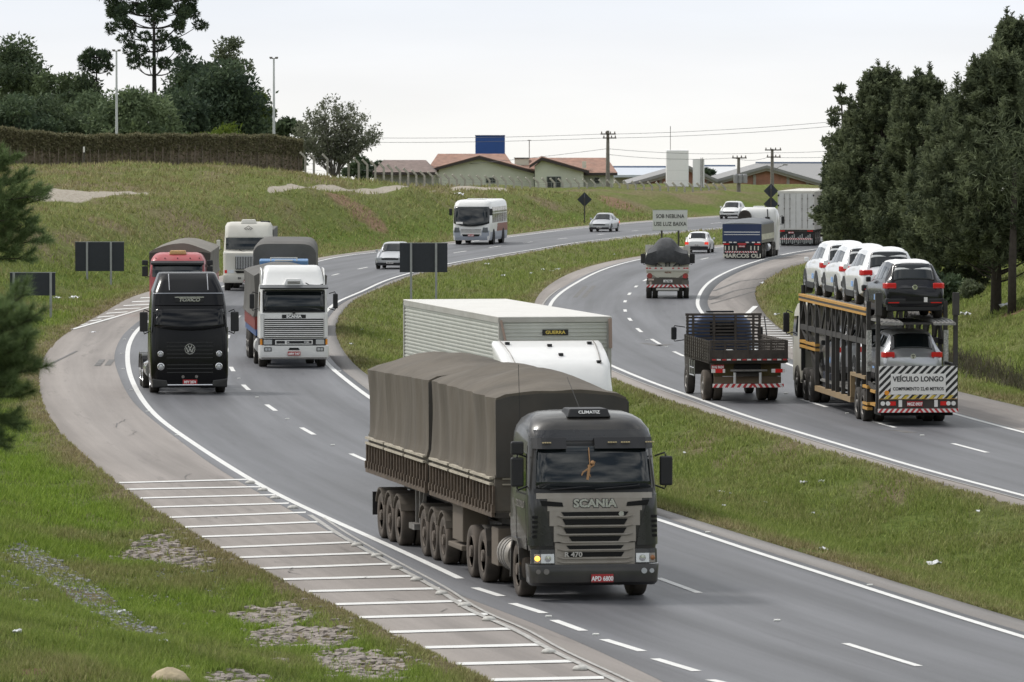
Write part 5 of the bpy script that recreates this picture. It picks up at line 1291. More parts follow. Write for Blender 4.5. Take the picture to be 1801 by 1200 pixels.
FRAME = mat('black_steel_frame', (.028, .027, .026), .55, var=.2, dirt=.35, dcol=(.09, .08, .07), ds=2)
YEL = mat('amber_rail', (.52, .27, .04), .5, var=.12, dirt=.25, dcol=(.3, .22, .12))
DECK = mat('galvanised_track', (.30, .30, .29), .5, .5, var=.1, dirt=.3)
def carrier():
    phi = 4.9
    cx = 11.72; y0 = 188.6
    t = empty('car_carrier', (cx, y0, 0), R(phi), 'long black two-deck car transporter with amber rails, in the right carriageway', 'truck')   # local y forward, 0 = tail
    W = 1.13
    m = MB()
    Lt = 17.6
    for s in (1, -1):
        # posts
        m = MB()
        for y, z0, z1, a in ((2.2, .55, 3.55, .13), (3.2, .9, 3.15, .08), (4.4, .5, 3.15, .11), (6.2, .5, 3.15, .09), (7.6, .5, 3.15, .12), (8.9, .5, 3.15, .10), (9.8, .5, 3.15, .10), (11.2, .5, 3.15, .10), (13.6, .5, 3.15, .12), (15.4, 1.6, 3.15, .08), (17.3, 1.6, 3.15, .10), (.25, .5, 3.35, .14)):
            m.box(s * W - .06, s * W + .06, y - a / 2, y + a / 2, z0, z1)
        # rails and diagonals
        m.bar((s * W, 2.2, 2.35), (s * W, 17.4, 2.30), .10, .16)
        for k in range(9): a = 2.6 + k * 1.65; m.bar((s * W, a, 2.36), (s * W, a + .82, 3.12), .06); m.bar((s * W, a + .82, 3.12), (s * W, a + 1.64, 2.36), .06)
        m.bar((s * W, 13.6, 1.3), (s * W, 17.3, 2.3), .08); m.bar((s * W, 13.6, .5), (s * W, 15.5, 2.3), .08)
        m.bar((s * W, .25, 1.75), (s * W, 2.2, 1.75), .08); m.bar((s * W, .25, .9), (s * W, 2.2, 1.2), .08)
        fr = m.build('side_frame', FRAME, t)
        m = MB(); m.box(s * W - .075, s * W + .075, 2.3, 17.5, 3.26, 3.33); m.box(s * W - .075, s * W + .075, 2.3, 17.5, 3.12, 3.19); m.build('amber_rail', YEL, fr)
        m = MB(); m.box(s * W - .06, s * W + .06, 2.3, 17.5, 3.19, 3.26); m.build('dark_rail', FRAME, fr)
        m = MB(); m.box(s * W - .07, s * W + .07, 5.6, 13.6, .44, .60); m.box(s * W - .07, s * W + .07, 5.5, 5.62, .6, 1.35); m.box(s * W - .07, s * W + .07, 2.5, 5.5, 1.25, 1.35); m.build('sill_rail', mat('tan_rail', (.30, .21, .11), .7, dirt=.3), t)
        for z in (1.95, 1.80): m = MB(); m.box(s * W - .075, s * W + .075, 13.5, 17.2, z - .14, z - .06); m.build('amber_rail', YEL, t)
        for y, z in ((2.4, 1.05), (2.4, .56), (.8, .98), (.8, .60), (2.4, .42)): m = MB(); m.box(s * W - .08, s * W + .08, y - .5, y + .5, z - .04, z + .04); m.build('amber_step', YEL, t)
        m = MB(); m.box(s * W - .07, s * W + .07, 2.05, 2.12, 1.5, 2.7); m.build('reflector_strip', mat('pale_strip', (.5, .5, .47), .5, var=.5, vs=18), fr)
    # tall uprights at the tail carry the upper deck
    for s in (1, -1): m = MB(); m.box(s * (W + .0) - .09, s * W + .09, .1, .30, 3.2, 3.85); m.build('tail_upright', FRAME, t)
    for y in (.3, 2.2, 4.4, 7.6, 11.2, 13.6, 17.3):
        m = MB(); m.box(-W, W, y - .05, y + .05, 2.93 if y < 3 else 3.18, 2.98 if y < 3 else 3.24); m.build('cross_member', FRAME, t)
        if y > 2: m = MB(); m.box(-W, W, y - .05, y + .05, .55, .63); m.build('cross_member', FRAME, t)
    def tracks(name, prof_, th=.06):
        for s in (1, -1):
            m = MB(); a, b = s * .45, s * 1.08
            pts = prof_ + [(y, z - th) for y, z in prof_[::-1]]; m.prof(pts, a, b)
            for k in range(5): x = a + (b - a) * (k + .5) / 5; m.prof([(y, z + .02) for y, z in prof_] + [(y, z) for y, z in prof_[::-1]], x - .02, x + .02)
            m.build(name, DECK, t)
    up = [(-.15, 2.98), (.6, 3.05), (4.8, 3.05), (5.4, 3.30), (17.8, 3.30)]
    tracks('upper_track', up)
    tracks('lower_track', [(.0, 1.04), (5.6, 1.04), (6.6, .82), (13.2, .82)])
    m = MB(); m.box(-.45, .45, .1, 4.9, 2.93, 2.98); m.build('deck_plate', FRAME, t)
    m = MB(); m.box(-.45, .45, 1.0, 16, .62, .80); m.build('chassis', DARK, t)
    # tail board with writing
    m = MB(); m.box(-1.14, 1.14, -.06, -.02, .78, 1.74, WHR)
    n = 11; w_ = 2.28 / (2 * n)
    for k in range(-6, n + 6):
        a = -1.14 + k * 2 * w_; q = .96
        for z0, z1 in ((.78, 1.74),):
            pts = [(a, z0), (a + w_, z0), (a + w_ + q, z1), (a + q, z1)]
            # clip to the board
            def clip(P):
                out_ = []
                for i in range(len(P)):
                    (xa, za), (xb, zb) = P[i], P[(i + 1) % len(P)]
                    out_.append((xa, za))
                for lim, sg in ((-1.14, 1), (1.14, -1)):
                    Q = []
                    for i in range(len(out_)):
                        (xa, za), (xb, zb) = out_[i], out_[(i + 1) % len(out_)]
                        ia, ib = sg * (xa - lim) >= 0, sg * (xb - lim) >= 0
                        if ia: Q.append((xa, za))
                        if ia != ib: u = (lim - xa) / (xb - xa); Q.append((lim, za + (zb - za) * u))
                    out_ = Q
                    if not out_: return None
                return out_
            c = clip(pts)
            if c and len(c) > 2: m.profy(c, -.066, -.06, DTX)
    m.box(-1.14, 1.14, -.068, -.0665, .785, .80, YEL)
    tb = m.build('tail_board', None, t)
    m = MB(); m.box(-.80, .80, -.075, -.068, .92, 1.52, WHR); 
    yb = m.build('word_board', None, tb)
    ylw = mat('yellow_reflective', (.62, .46, .08), .5)
    text('VEÍCULO LONGO', .205, (0, -.078, 1.36), REAR, DTX, yb, bold=.006, sx=.90)
    text('COMPRIMENTO 22,40 METROS', .135, (0, -.078, 1.08), REAR, DTX, yb, bold=.003, sx=.80)
    m = MB()
    for k in range(8): a = -1.0 + k * .26; m.profy([(a, .79), (a + .11, .79), (a + .22, .90), (a + .11, .90)], -.072, -.067)
    m.build('yellow_stripe', ylw, tb)
    m = MB(); m.lathe([(-.09, .07), (-.06, .07)], 12, 'y', (-.92, 0, .97)); m.build('round_reflector', AMB, tb)
    # lamp bar and bumper
    m = MB(); m.box(-1.14, 1.14, -.04, .1, .52, .78); lb = m.build('lamp_bar', DARK, t)
    for s in (1, -1):
        for k, x in enumerate((1.03, .88)):
            m = MB(); m.lathe([(-.07, .065), (-.04, .065)], 14, 'y', (s * x, 0, .66)); m.build('tail_lamp', WHR, lb)
        m = MB(); m.box(s * .74 - .09, s * .74 + .09, -.06, -.04, .60, .72); m.build('tail_lamp', REDL, lb)
        m = MB(); m.box(s * .52 - .05, s * .52 + .05, -.06, -.04, .56, .76); m.build('pale_tab', WHR, lb)
    plate(lb, -.10, -.06, .65, 'MGZ 0937', False, .46, .15)
    stripe_bar(t, -1.17, 1.17, -.08, .40, .51, 'striped_bumper', 15)
    for y in (3.0, 4.25): axle_set(t, y, 1.2, .48, True)
    m = MB(); m.box(-1.05, 1.05, .2, 1.6, .3, .5); m.build('underrun_box', VOID, t)
    # working boxes, ramps seen through the frame
    m = MB(); m.box(-1.0, 1.0, 11.5, 13.2, .5, 1.05); m.build('tool_box', mat('blue_black_box', (.03, .035, .05), .6), t, bevel=.02)
    m = MB(); m.prof([(13.5, .85), (16.5, 1.95), (16.5, 2.02), (13.5, .95)], -1.0, -.5); m.prof([(13.5, .85), (16.5, 1.95), (16.5, 2.02), (13.5, .95)], .5, 1.0); m.build('ramp', DECK, t)
    # tractor
    lv = [(.5, 20.0, 17.6, 1.06, .15), (1.9, 19.95, 17.6, 1.10, .2), (2.7, 19.75, 17.6, 1.06, .22), (2.95, 19.5, 17.65, 1.0, .25), (3.0, 19.3, 17.8, .9, .25)]
    CAB = mat('grubby_cream_cab', (.50, .49, .44), .5, dirt=.35, dcol=(.3, .27, .2))
    m = MB(); shell(m, lv); cab = m.build('cab', CAB, t, auto=40)
    for s in (1, -1):
        m = MB(); spanel(m, lv, s, ((18.5, 1.95), (19.6, 1.95), (19.5, 2.55), (18.5, 2.6)), .01); m.build('side_window', GLASS, cab)
        mirror(cab, s * 1.30, 19.75, 2.35, s, .62, .2, BLK, .1)
        wheel(t, s * .98, 18.6, .52, .3, s)
        m = MB(); m.tube([(s * 1.05, 17.5, .9), (s * 1.05, 17.5, 3.6)], .07, 8); m.build('exhaust_stack', BLK, t)
    m = MB(); fpanel(m, lv, -1, 1, 1.95, 2.65, .01); m.build('windshield', GLASS, cab)
    for y in (15.2, 16.5): axle_set(t, y, 1.15, .52, True)
    m = MB(); m.box(-.45, .45, 14.5, 19.8, .7, 1.0); m.build('tractor_chassis', DARK, t)
    # the cars, each a thing of its own
    dirv = Vector((-math.sin(R(phi)), math.cos(R(phi)), 0)); right = Vector((dirv.y, -dirv.x, 0)); base = Vector((cx, y0, 0))
    def put(ytail, z, paint, film, label, low=None, side=.0, pitch=0, grp='new cars on the transporter', turn=0):
        p = base + dirv * (ytail + 4.43) + right * side
        o = empty('sport_utility_car', (p.x, p.y, z), R(phi + turn), label, 'car', grp)
        o.rotation_euler = (R(pitch), 0, R(phi + turn)); suv(o, paint, film, low)
    put(.55, 3.07, SUVB, True, 'black sport utility car with white roof film, hindmost on the transporter upper deck', None, -.02)
    put(5.6, 3.32, SUVW, True, 'white car on the upper deck directly ahead of the black one', None, .0)
    put(10.1, 3.32, SUVW, True, 'second white car counted forward from the black one on the upper deck', None, .0)
    put(14.6, 3.32, SUVW, True, 'foremost white car on the transporter upper deck, above the tractor', None, .0)
    put(.85, 1.06, SUVS, False, 'silver car on the lower deck behind the striped warning board', SUVS, -.02)
    put(5.9, .95, SUVS, False, 'silver car in the middle of the lower deck behind the black posts', SUVS, .0, -1)
    put(10.6, .84, SUVS, False, 'foremost silver car low inside the transporter frame', SUVS, .0)
carrier()

# ----------------------------------------------------------------- small cars on the road
def small_car(px, py, phi, away, label, paint, style='hatch', sc=1, name='passenger_car', grp=None, plate_=None):
    t = place(name, px, py, phi, label, 'car', grp, away, sc)
    if away: pass
    Lc, W = 3.95, 1.65
    if style == 'sedan':
        Lc = 4.3; st = [(0, .24, .60, .62, .84, .58), (-.15, .2, .66, .68, .94, .62), (-.9, .18, .84, .87, 1, .64), (-1.15, .18, .88, .92, 1, .62), (-1.75, .18, .90, 1.34, 1, .52), (-2.1, .18, .91, 1.40, 1, .53), (-3.0, .18, .93, 1.38, 1, .52), (-3.2, .18, .93, 1.32, 1, .5), (-3.7, .2, .94, .98, .99, .6), (-4.2, .24, .92, .94, .95, .6), (-4.3, .3, .84, .86, .92, .6)]
    else:
        st = [(0, .24, .60, .62, .84, .58), (-.15, .2, .66, .68, .94, .62), (-.9, .18, .86, .89, 1, .62), (-1.05, .18, .88, .92, 1, .62), (-1.6, .18, .90, 1.36, 1, .56), (-1.95, .18, .91, 1.43, 1, .58), (-2.9, .18, .93, 1.42, 1, .58), (-3.35, .20, .94, 1.36, .99, .57), (-3.74, .24, .93, .97, .97, .62), (-3.88, .27, .86, .88, .95, .62), (-3.95, .3, .80, .82, .93, .62)]
    b, tp, sd_, S, half = car(t, Lc, W, st, paint)
    yr = [s[0] for s in st]
    tp(st[3][0] - .03, st[4][0] + .02, -.94, .94, name='windshield')
    if style == 'sedan': tp(-3.22, -3.66, -.92, .92)
    else: tp(-3.32, -3.70, -.90, .90)
    y_f = st[3][0]
    for s in (1, -1):
        sd_(s, y_f - .35, y_f - 1.25, .05, .85, y_f - .75, y_f - 1.25); sd_(s, y_f - 1.32, y_f - 2.15, .05, .85, y_f - 1.32, y_f - 2.0)
        m = MB(); m.box(s * .60 - .16, s * .60 + .17, -.06, .055, .50, .64); m.build('headlight', HEAD, b, bevel=.02)
        m = MB(); m.box(s * .66 - .14, s * .66 + .12, -Lc - .06, -Lc + .12, .58, .76); m.build('tail_light', mat('lit_tail', (.5, .02, .02), .3, emit=(1, .08, .04, .5)), b, bevel=.02)
        m = MB(); m.box(s * .92 - .08, s * .92 + .06, y_f - .55, y_f - .42, .88, 1.02); m.build('mirror', paint, b, bevel=.02)
        for y in (-.75, -Lc + .78):
            wheel(t, s * .73, y, .29, .18, s, RUB, ALU, deep=False)
            m = MB(); m.prof([(y + .35 * math.cos(a), .30 + .35 * math.sin(a)) for a in np.linspace(-.08 * math.pi, 1.08 * math.pi, 14)], s * .70, s * .832); m.build('wheel_arch', BLK, b)
    m = MB(); m.box(-.45, .45, .03, .06, .50, .60); m.build('grille', BLK, b)
    m = MB(); m.box(-.72, .72, .0, .075, .24, .36); fb = m.build('front_bumper', BLK, b, bevel=.02)
    m = MB(); m.box(-.76, .76, -Lc - .09, -Lc + .1, .30, .48); rb = m.build('rear_bumper', BLK, b, bevel=.03)
    if not away: plate(fb, 0, .08, .36, plate_ or 'AKR 4172', True, .36, .11, WHR, DTX)
    else: plate(rb, 0, -Lc - .095, .56, plate_ or 'LYX 3011', False, .36, .11, WHR, DTX)
    return t
SILV = mat('silver_car_paint', (.46, .47, .49), .3, .4, coat=.5)
WCAR = mat('white_car_paint', (.72, .72, .71), .3, coat=.5)
small_car(686, 474, -6.5, False, 'silver hatchback half hidden behind the dark sign panels in the median', SILV, sc=1.06)
small_car(1054, 408.5, -10.5, False, 'silver sedan on the far left carriageway right of the diamond sign', SILV, 'sedan', sc=.98)
small_car(1282, 385.5, -11, False, 'white hatchback coming round the far bend above the blue tipper', WCAR, sc=1.0)
small_car(1236 , 443.5, 7.5, True, 'old white hatchback seen from behind with lit red tail lamps', WCAR, sc=.93)
# ----------------------------------------------------------------- trucks seen from behind (local y forward, 0 = tail)
def dump_truck():
    t = place('dump_truck', 1174, 526, 1.5, 'white tipper truck with a heaped dark tarpaulin and striped bumper, seen from behind', 'truck', away=True, sc=.90)
    CRM = mat('cream_body_paint', (.55, .54, .46), .5, dirt=.3, dcol=(.3, .27, .2), ds=2)
    m = MB(); m.profy([(-1.12, 1.35), (1.12, 1.35), (1.16, 2.35), (-1.16, 2.35)], .1, 4.4); b = m.build('tipper_body', CRM, t, bevel=.02)
    m = MB(); m.profy([(-1.12, 1.42), (-.9, 1.32), (-.55, 1.12), (.55, 1.12), (.9, 1.32), (1.12, 1.42), (1.12, 1.52), (-1.12, 1.52)], .0, .1); m.build('tail_plate', CRM, b, bevel=.01)
    m = MB(); m.box(-1.17, 1.17, -.05, .1, 1.50, 1.70); sl = m.build('tail_sill', DWHITE, b)
    m = MB()
    for x in (-1.08, -.92, -.62, -.32, .30, .60, .9, 1.05): m.box(x - .06, x + .05, -.06, -.05, 1.60, 1.66)
    m.build('reflective_tape', REDR, sl)
    m = MB()
    for x in (-.62, -.1, .10, .62): m.bar((x, .0, 1.72), (x * .9, .06, 2.30), .07)
    m.bar((-1.0, -.02, 2.1), (-.3, -.02, 1.74), .05, m=BLK); m.bar((1.0, -.02, 2.1), (.3, -.02, 1.74), .05, m=BLK); m.bar((.7, -.02, 2.12), (.3, -.02, 1.74), .04, m=BLK)
    m.build('tail_rib', DWHITE, b)
    # heaped cover
    n, k_ = 20, 22; m = MB()
    def P(i, j):
        u = i / n; v = j / k_; y = -.10 + 4.4 * u; x = -1.16 + 2.32 * v
        hump = math.exp(-(abs((v - .46) / .29) ** 3)) * .66
        z = 2.47 + hump * min(1.05, .42 + u * 4) + mnoise.noise(Vector((x * 2.2, y * 1.5, 0))) * .06
        if i == 0: z = 2.05 - .12 * abs(2 * v - 1) * 1.5 + .10 * math.cos(v * 19) * .5 - .05; y = -.14
        if i == 1: y = -.14; z = 2.45 + hump * .35 - .05
        if j in (0, k_): z = min(z, 2.15); x *= 1.02
        return (x, y, z), (x, y + .05, z - .04)
    m.grid(P, n, k_); m.build('tarpaulin', mat('charcoal_net', (.060, .062, .066), .85, var=.2, vs=5, bump=.02, bs=9), t, auto=60)
    m = MB(); m.box(-1.2, -.72, 4.3, 4.36, 2.35, 2.78); m.build('body_shield', DWHITE, b); m = MB(); m.box(.85, 1.2, 4.3, 4.36, 2.35, 2.70); m.build('body_shield', DWHITE, b)
    lv = [(.6, 6.4, 4.6, 1.1, .15), (2.0, 6.35, 4.6, 1.12, .2), (2.65, 6.1, 4.65, 1.0, .25)]
    m = MB(); shell(m, lv); cab = m.build('cab', DWHITE, t, auto=40)
    for s in (1, -1): mirror(cab, s * 1.32, 6.1, 2.0, s, .52, .28, BLK, .05); wheel(t, s * .98, 5.4, .45, .26, s)
    # tail lights, plate, flaps
    m = MB(); m.box(-1.1, 1.1, -.02, .05, .62, 1.12); bk = m.build('rear_panel', mat('dark_grey_panel', (.06, .058, .055), .8, dirt=.4), t)
    for s in (1, -1):
        m = MB(); m.lathe([(-.07, .14), (-.02, .15)], 16, 'y', (s * .95, 0, 1.22)); m.build('tail_lamp', mat('dull_red_lamp', (.28, .05, .04), .4), bk)
        m = MB(); m.box(s * .93 - .18, s * .93 + .18, -.05, -.02, .62, 1.0); m.build('mudflap', mat('grey_flap', (.11, .105, .095), .8, dirt=.4), bk)
    m = MB(); m.profy([(.8, 1.12), (1.0, 1.12), (.9, 1.28)], -.075, -.07); m.build('warning_triangle', REDR, bk)
    m = MB(); m.box(-1.02, -.72, -.07, -.02, .98, 1.08); m.box(-.95, -.85, -.07, -.02, .68, .92); m.build('lamp_block', mat('pale_lamp', (.5, .42, .36), .5), bk)
    plate(bk, .02, -.06, .95, 'CLI 7764', False, .48, .14, WHR, DTX)
    text('PASTRE', .10, (.02, -.012, 1.40), REAR, mat('brown_lettering', (.2, .08, .05), .6), b, bold=.004)
    stripe_bar(t, -1.12, 1.12, -.10, .62, .76, n=10, slant=.12)
    m = MB(); m.box(-.6, .6, -.05, .0, .46, .58); m.build('underrun_bar', DWHITE, t)
    m = MB(); m.box(-.45, .45, .0, 6.2, .75, 1.15); m.build('chassis', DARK, t)
    for y in (1.1, 2.35): axle_set(t, y, 1.13, .47, True)
dump_truck()

def wood_truck():
    t = place('stake_truck', 1315.5, 709, -5.8, 'old stake-sided truck with open tailgate boards and a blue cab showing through the slats', 'truck', away=True, sc=.96)
    WD = mat('weathered_board', (.075, .068, .060), .85, var=.35, vs=4, dirt=.3, dcol=(.15, .125, .10), ds=3)
    WD2 = mat('dark_board', (.045, .040, .036), .85, var=.3, vs=4, dirt=.3, dcol=(.14, .11, .09), ds=3)
    W = 1.26
    m = MB(); m.box(-W, W, .05, 6.0, 1.28, 1.38); fl = m.build('bed_floor', WD2, t)
    # tailgate
    m = MB(); m.box(-W, W, -.03, .03, 1.36, 1.72); tg = m.build('tailgate', WD2, t)
    m = MB()
    for z in (1.76, 1.85, 1.94): m.box(-W, W, -.02, .02, z, z + .045)
    for x in (-W + .03, -.75, 0, .75, W - .03): m.box(x - .035, x + .035, -.05, .0, 1.34, 2.02)
    m.box(-W, W, -.03, .03, 2.00, 2.04)
    m.build('tailgate_slat', WD2, tg)
    m = MB(); m.box(-W, W, -.06, -.03, 1.36, 1.45, WD2)
    for k in range(8): x = -W + .08 + k * .33; m.box(x, x + .13, -.064, -.06, 1.385, 1.43, REDR); m.box(x + .15, x + .28, -.064, -.06, 1.385, 1.43, WHR)
    m.build('reflective_tape', None, tg)
    # sides
    for s in (1, -1):
        m = MB()
        for z in (1.38, 1.47, 1.56, 1.65, 1.76, 1.86, 1.96): m.box(s * W - .015, s * W + .015, .0, 6.0, z, z + .055)
        for k in range(12): y = .1 + k * .53; m.box(s * W - .03 + s * .03, s * W + .03 + s * .03, y - .03, y + .03, 1.3, 2.03)
        m.build('side_slats', WD, t)
    # headboard
    m = MB()
    for k in range(11): z = 1.42 + k * .113; m.box(-W, W, 5.95, 5.99, z, z + .055)
    for x in (-W + .05, -1.02, -.32, .4, 1.0, W - .05): m.box(x - .035, x + .035, 5.90, 6.02, 1.36, 2.68)
    m.box(-W - .02, W + .02, 5.92, 6.02, 2.64, 2.72)
    m.build('headboard', WD2, t)
    m = MB(); m.box(-.55, .35, 6.0, 6.3, 2.74, 2.80); m.build('roof_rack', BLK, t)
    m = MB(); shell(m, [(.68, 8.11, 6.38, 1.04, .2), (1.32, 8.07, 6.38, 1.07, .2)]); m.build('cab_skirt', DARK, t, auto=40)
    lv = [(1.32, 8.05, 6.4, 1.03, .2), (1.9, 8.0, 6.4, 1.05, .25), (2.4, 7.8, 6.4, 1.0, .3), (2.62, 7.4, 6.55, .8, .3)]
    m = MB(); shell(m, lv); cab = m.build('cab', mat('blue_cab', (.025, .065, .17), .45, var=.1, dirt=.2), t, auto=40)
    m = MB(); rpanel(m, lv, -.4, .5, 1.95, 2.42, .01); m.build('rear_window', GLASS, cab)
    for s in (1, -1): mirror(cab, s * 1.46, 7.6, 2.0, s, .42, .18, BLK, .28); 
    for s in (1, -1): wheel(t, s * 1.0, 7.0, .50, .26, s)
    m = MB(); m.loft([[(x * .22 + .0 - .18, 3.0 + y * .2, z) for x, y in ((-1, -1), (1, -1), (1, 1), (-1, 1))] for z in (1.38, 1.5)] + [[(-.2 + x * .12, 3.0 + y * .1, 1.62) for x, y in ((-1, -1), (1, -1), (1, 1), (-1, 1))]])
    lo = m.build('load_sack', mat('white_sack', (.7, .7, .68), .8), t, bevel=.04)
    m = MB(); m.tube([(W + .06, 5.6, 2.62), (W + .1, 5.2, 1.9), (W + .08, 5.3, 1.5)], .02, 5); m.build('loose_rope', BLK, t)
    # rear underside: green/brown panel, mud board, lamps, legs
    m = MB(); m.box(-1.05, 1.15, .5, .55, .85, 1.28); pn = m.build('rear_panel', mat('camo_panel', (.045, .058, .035), .7, var=.3, vs=2, dirt=.55, dcol=(.22, .14, .03), ds=.8), t)
    m = MB(); m.box(-1.05, 1.15, .48, .52, .62, .84); m.build('mud_board', mat('brown_mud_board', (.17, .125, .085), .85, dirt=.3), t)
    m = MB(); m.box(-.40, .45, .2, .4, .98, 1.25); m.build('tow_frame', VOID, t)
    m = MB(); m.box(-.55, .65, .15, .22, 1.02, 1.08); m.build('tow_beam', RIM, t)
    for x in (-.42, .42): m = MB(); m.tube([(x, .1, .58), (x, .1, .98)], .045, 8); m.build('tail_strut', mat('pale_tube', (.55, .55, .54), .5), t)
    plate(t, -.98, .10, 1.17, 'SHG 9624', False, .42, .14)
    for x in (-.96, 1.0):
        m = MB(); m.box(x - .22, x + .22, .06, .12, .98, 1.10, WHR); m.box(x - .10, x + .14, .055, .0599, .98, 1.10, REDL); m.build('tail_lamp', None, t)
    stripe_bar(t, -1.14, 1.18, .05, .50, .62, n=12, slant=.08)
    m = MB(); m.box(-.42, .42, .3, 7.5, .85, 1.15); m.build('chassis', DARK, t)
    for y in (2.1,): axle_set(t, y, 1.22, .50, True, DUSTRUB)
    m = MB(); m.tube([(-1.12, 4.9, .95), (-1.12, 6.0, .95)], .02, 6); m.tube([(-1.12, 4.9, .7), (-1.12, 6.0, .7)], .02, 6)
    for y in (4.9, 5.45, 6.0): m.tube([(-1.12, y, .68), (-1.12, y, 1.2)], .02, 6)
    m.build('side_guard', ALU, t)
wood_truck()

def blue_tipper():
    t = place('grain_truck', 1305, 456, 8.6, 'blue and grey grain truck with white cab and painted mudflaps, seen from behind', 'truck', away=True, sc=.92)
    NAVY = mat('navy_board', (.012, .030, .095), .4, dirt=.12, dcol=(.1, .1, .12))
    DGR = mat('grey_cover', (.16, .17, .18), .7, var=.1)
    W = 1.28
    m = MB(); m.box(-W, W, .0, 7.4, 1.05, 2.28); b = m.build('grain_body', mat('olive_grey_side', (.19, .19, .16), .7, dirt=.3), t)
    m = MB(); m.box(-W, W, -.05, 0, 1.15, 2.28); tg = m.build('tailgate', NAVY, b)
    m = MB(); m.box(-1.18, 1.18, -.06, -.05, 1.74, 1.79); m.box(-1.18, 1.18, -.06, -.05, 1.58, 1.62); m.build('reflective_tape', mat('dashed_tape', (.75, .75, .75), .4), tg)
    for s in (1, -1):
        m = MB(); m.box(s * W, s * W + s * .03, .1, 7.3, 1.25, 1.62) if s > 0 else m.box(-W - .03, -W, .1, 7.3, 1.25, 1.62); m.build('side_tape', mat('cream_tape', (.55, .54, .42), .6, var=.3, vs=3), b)
    m = MB(); rings = []
    for k in range(9): y = -.04 + 7.4 * k / 8; rings.append([(W * 1.01, y, 2.24)] + [(W * math.cos(a), y, 2.28 + math.sin(a) * .30 * min(1, .25 + k * .5)) for a in np.linspace(0, math.pi, 11)] + [(-W * 1.01, y, 2.24)])
    m.loft(rings); m.build('tarpaulin', DGR, t, auto=50)
    m = MB(); m.box(-W, W, -.03, .05, .98, 1.15); lb = m.build('lamp_bar', mat('dark_navy', (.012, .016, .03), .5), t)
    for x in (-1.15, -.75, -.45, .35, .75, 1.1): m = MB(); m.box(x - .10, x + .10, -.05, -.03, 1.06, 1.13); m.build('reflector', WHR, lb)
    for s in (1, -1): m = MB(); m.box(s * 1.02 - .2, s * 1.02 + .2, -.05, -.03, .94, 1.02); m.build('tail_lamp', REDL, lb)
    m = MB(); m.box(-.28, .28, -.05, -.03, .94, 1.04); m.build('brake_lamp', REDR, lb)
    plate(lb, 0, -.06, .84, 'MDS 6622', False, .44, .13)
    m = MB(); m.box(-1.2, 1.2, .0, .03, .38, .95); fp = m.build('mudflap', BLK, t)
    m = MB()
    for k in range(10):
        x = -1.1 + k * .24
        if abs(x) > .35 : m.box(x - .03, x + .04, -.012, 0, .58, .86)
    m.build('flap_stripe', mat('ivory_paint', (.66, .64, .54), .5), fp)
    text('MARCOS OLI', .36, (0, -.01, .21), REAR, MATS['ivory_paint'], fp, bold=.012, sx=1.18, ext=.006)
    m = MB(); m.box(-1.2, 1.2, .002, .025, .06, .38); m.build('lower_flap', BLK, t)
    stripe_bar(t, -1.12, 1.0, -.04, .42, .52, n=13, slant=.08)
    m = MB(); m.box(-.45, .45, .2, 11, .7, 1.05); m.build('chassis', DARK, t)
    for y in (1.2, 2.5): axle_set(t, y, 1.24, .5, True)
    for y in (7.0, 8.3): axle_set(t, y, 1.24, .5, True)
    m = MB(); m.lathe([(4.0, .05), (4.0, .3), (5.4, .3), (5.4, .05)], 16, 'y', (1.0, 0, .7)); m.build('fuel_tank', ALU, t, auto=40)
    lv = [(.4, 11.6, 9.4, 1.22, .2), (2.0, 11.5, 9.2, 1.24, .2), (2.7, 11.3, 9.2, 1.22, .25), (3.05, 11.0, 9.3, 1.15, .35), (3.22, 10.6, 9.5, 1.0, .4)]
    m = MB(); shell(m, lv, dens=2); cab = m.build('cab', WHITE, t, auto=50)
    m = MB(); m.box(-.4, .3, 10.0, 10.6, 3.2, 3.3); m.build('roof_hatch', WHITE, cab, bevel=.02)
    m = MB(); m.tube([(.62, 9.3, 3.1), (.66, 9.2, 2.7), (.66, 9.2, 2.3)], .035, 6); m.box(.50, .80, 9.05, 9.2, 2.3, 2.6); m.build('air_intake', BLK, cab)
    m = MB(); m.lathe([(8.85, .18), (8.85, .40), (9.0, .44), (9.15, .40), (9.15, .18)], 20, 'y', (-.85, 0, 2.62)); m.build('spare_wheel', RUB, t, auto=40)
    for s in (1, -1): mirror(cab, s * 1.45, 11.2, 2.35, s, .5, .2, BLK, .08); wheel(t, s * 1.05, 10.3, .5, .3, s)
blue_tipper()

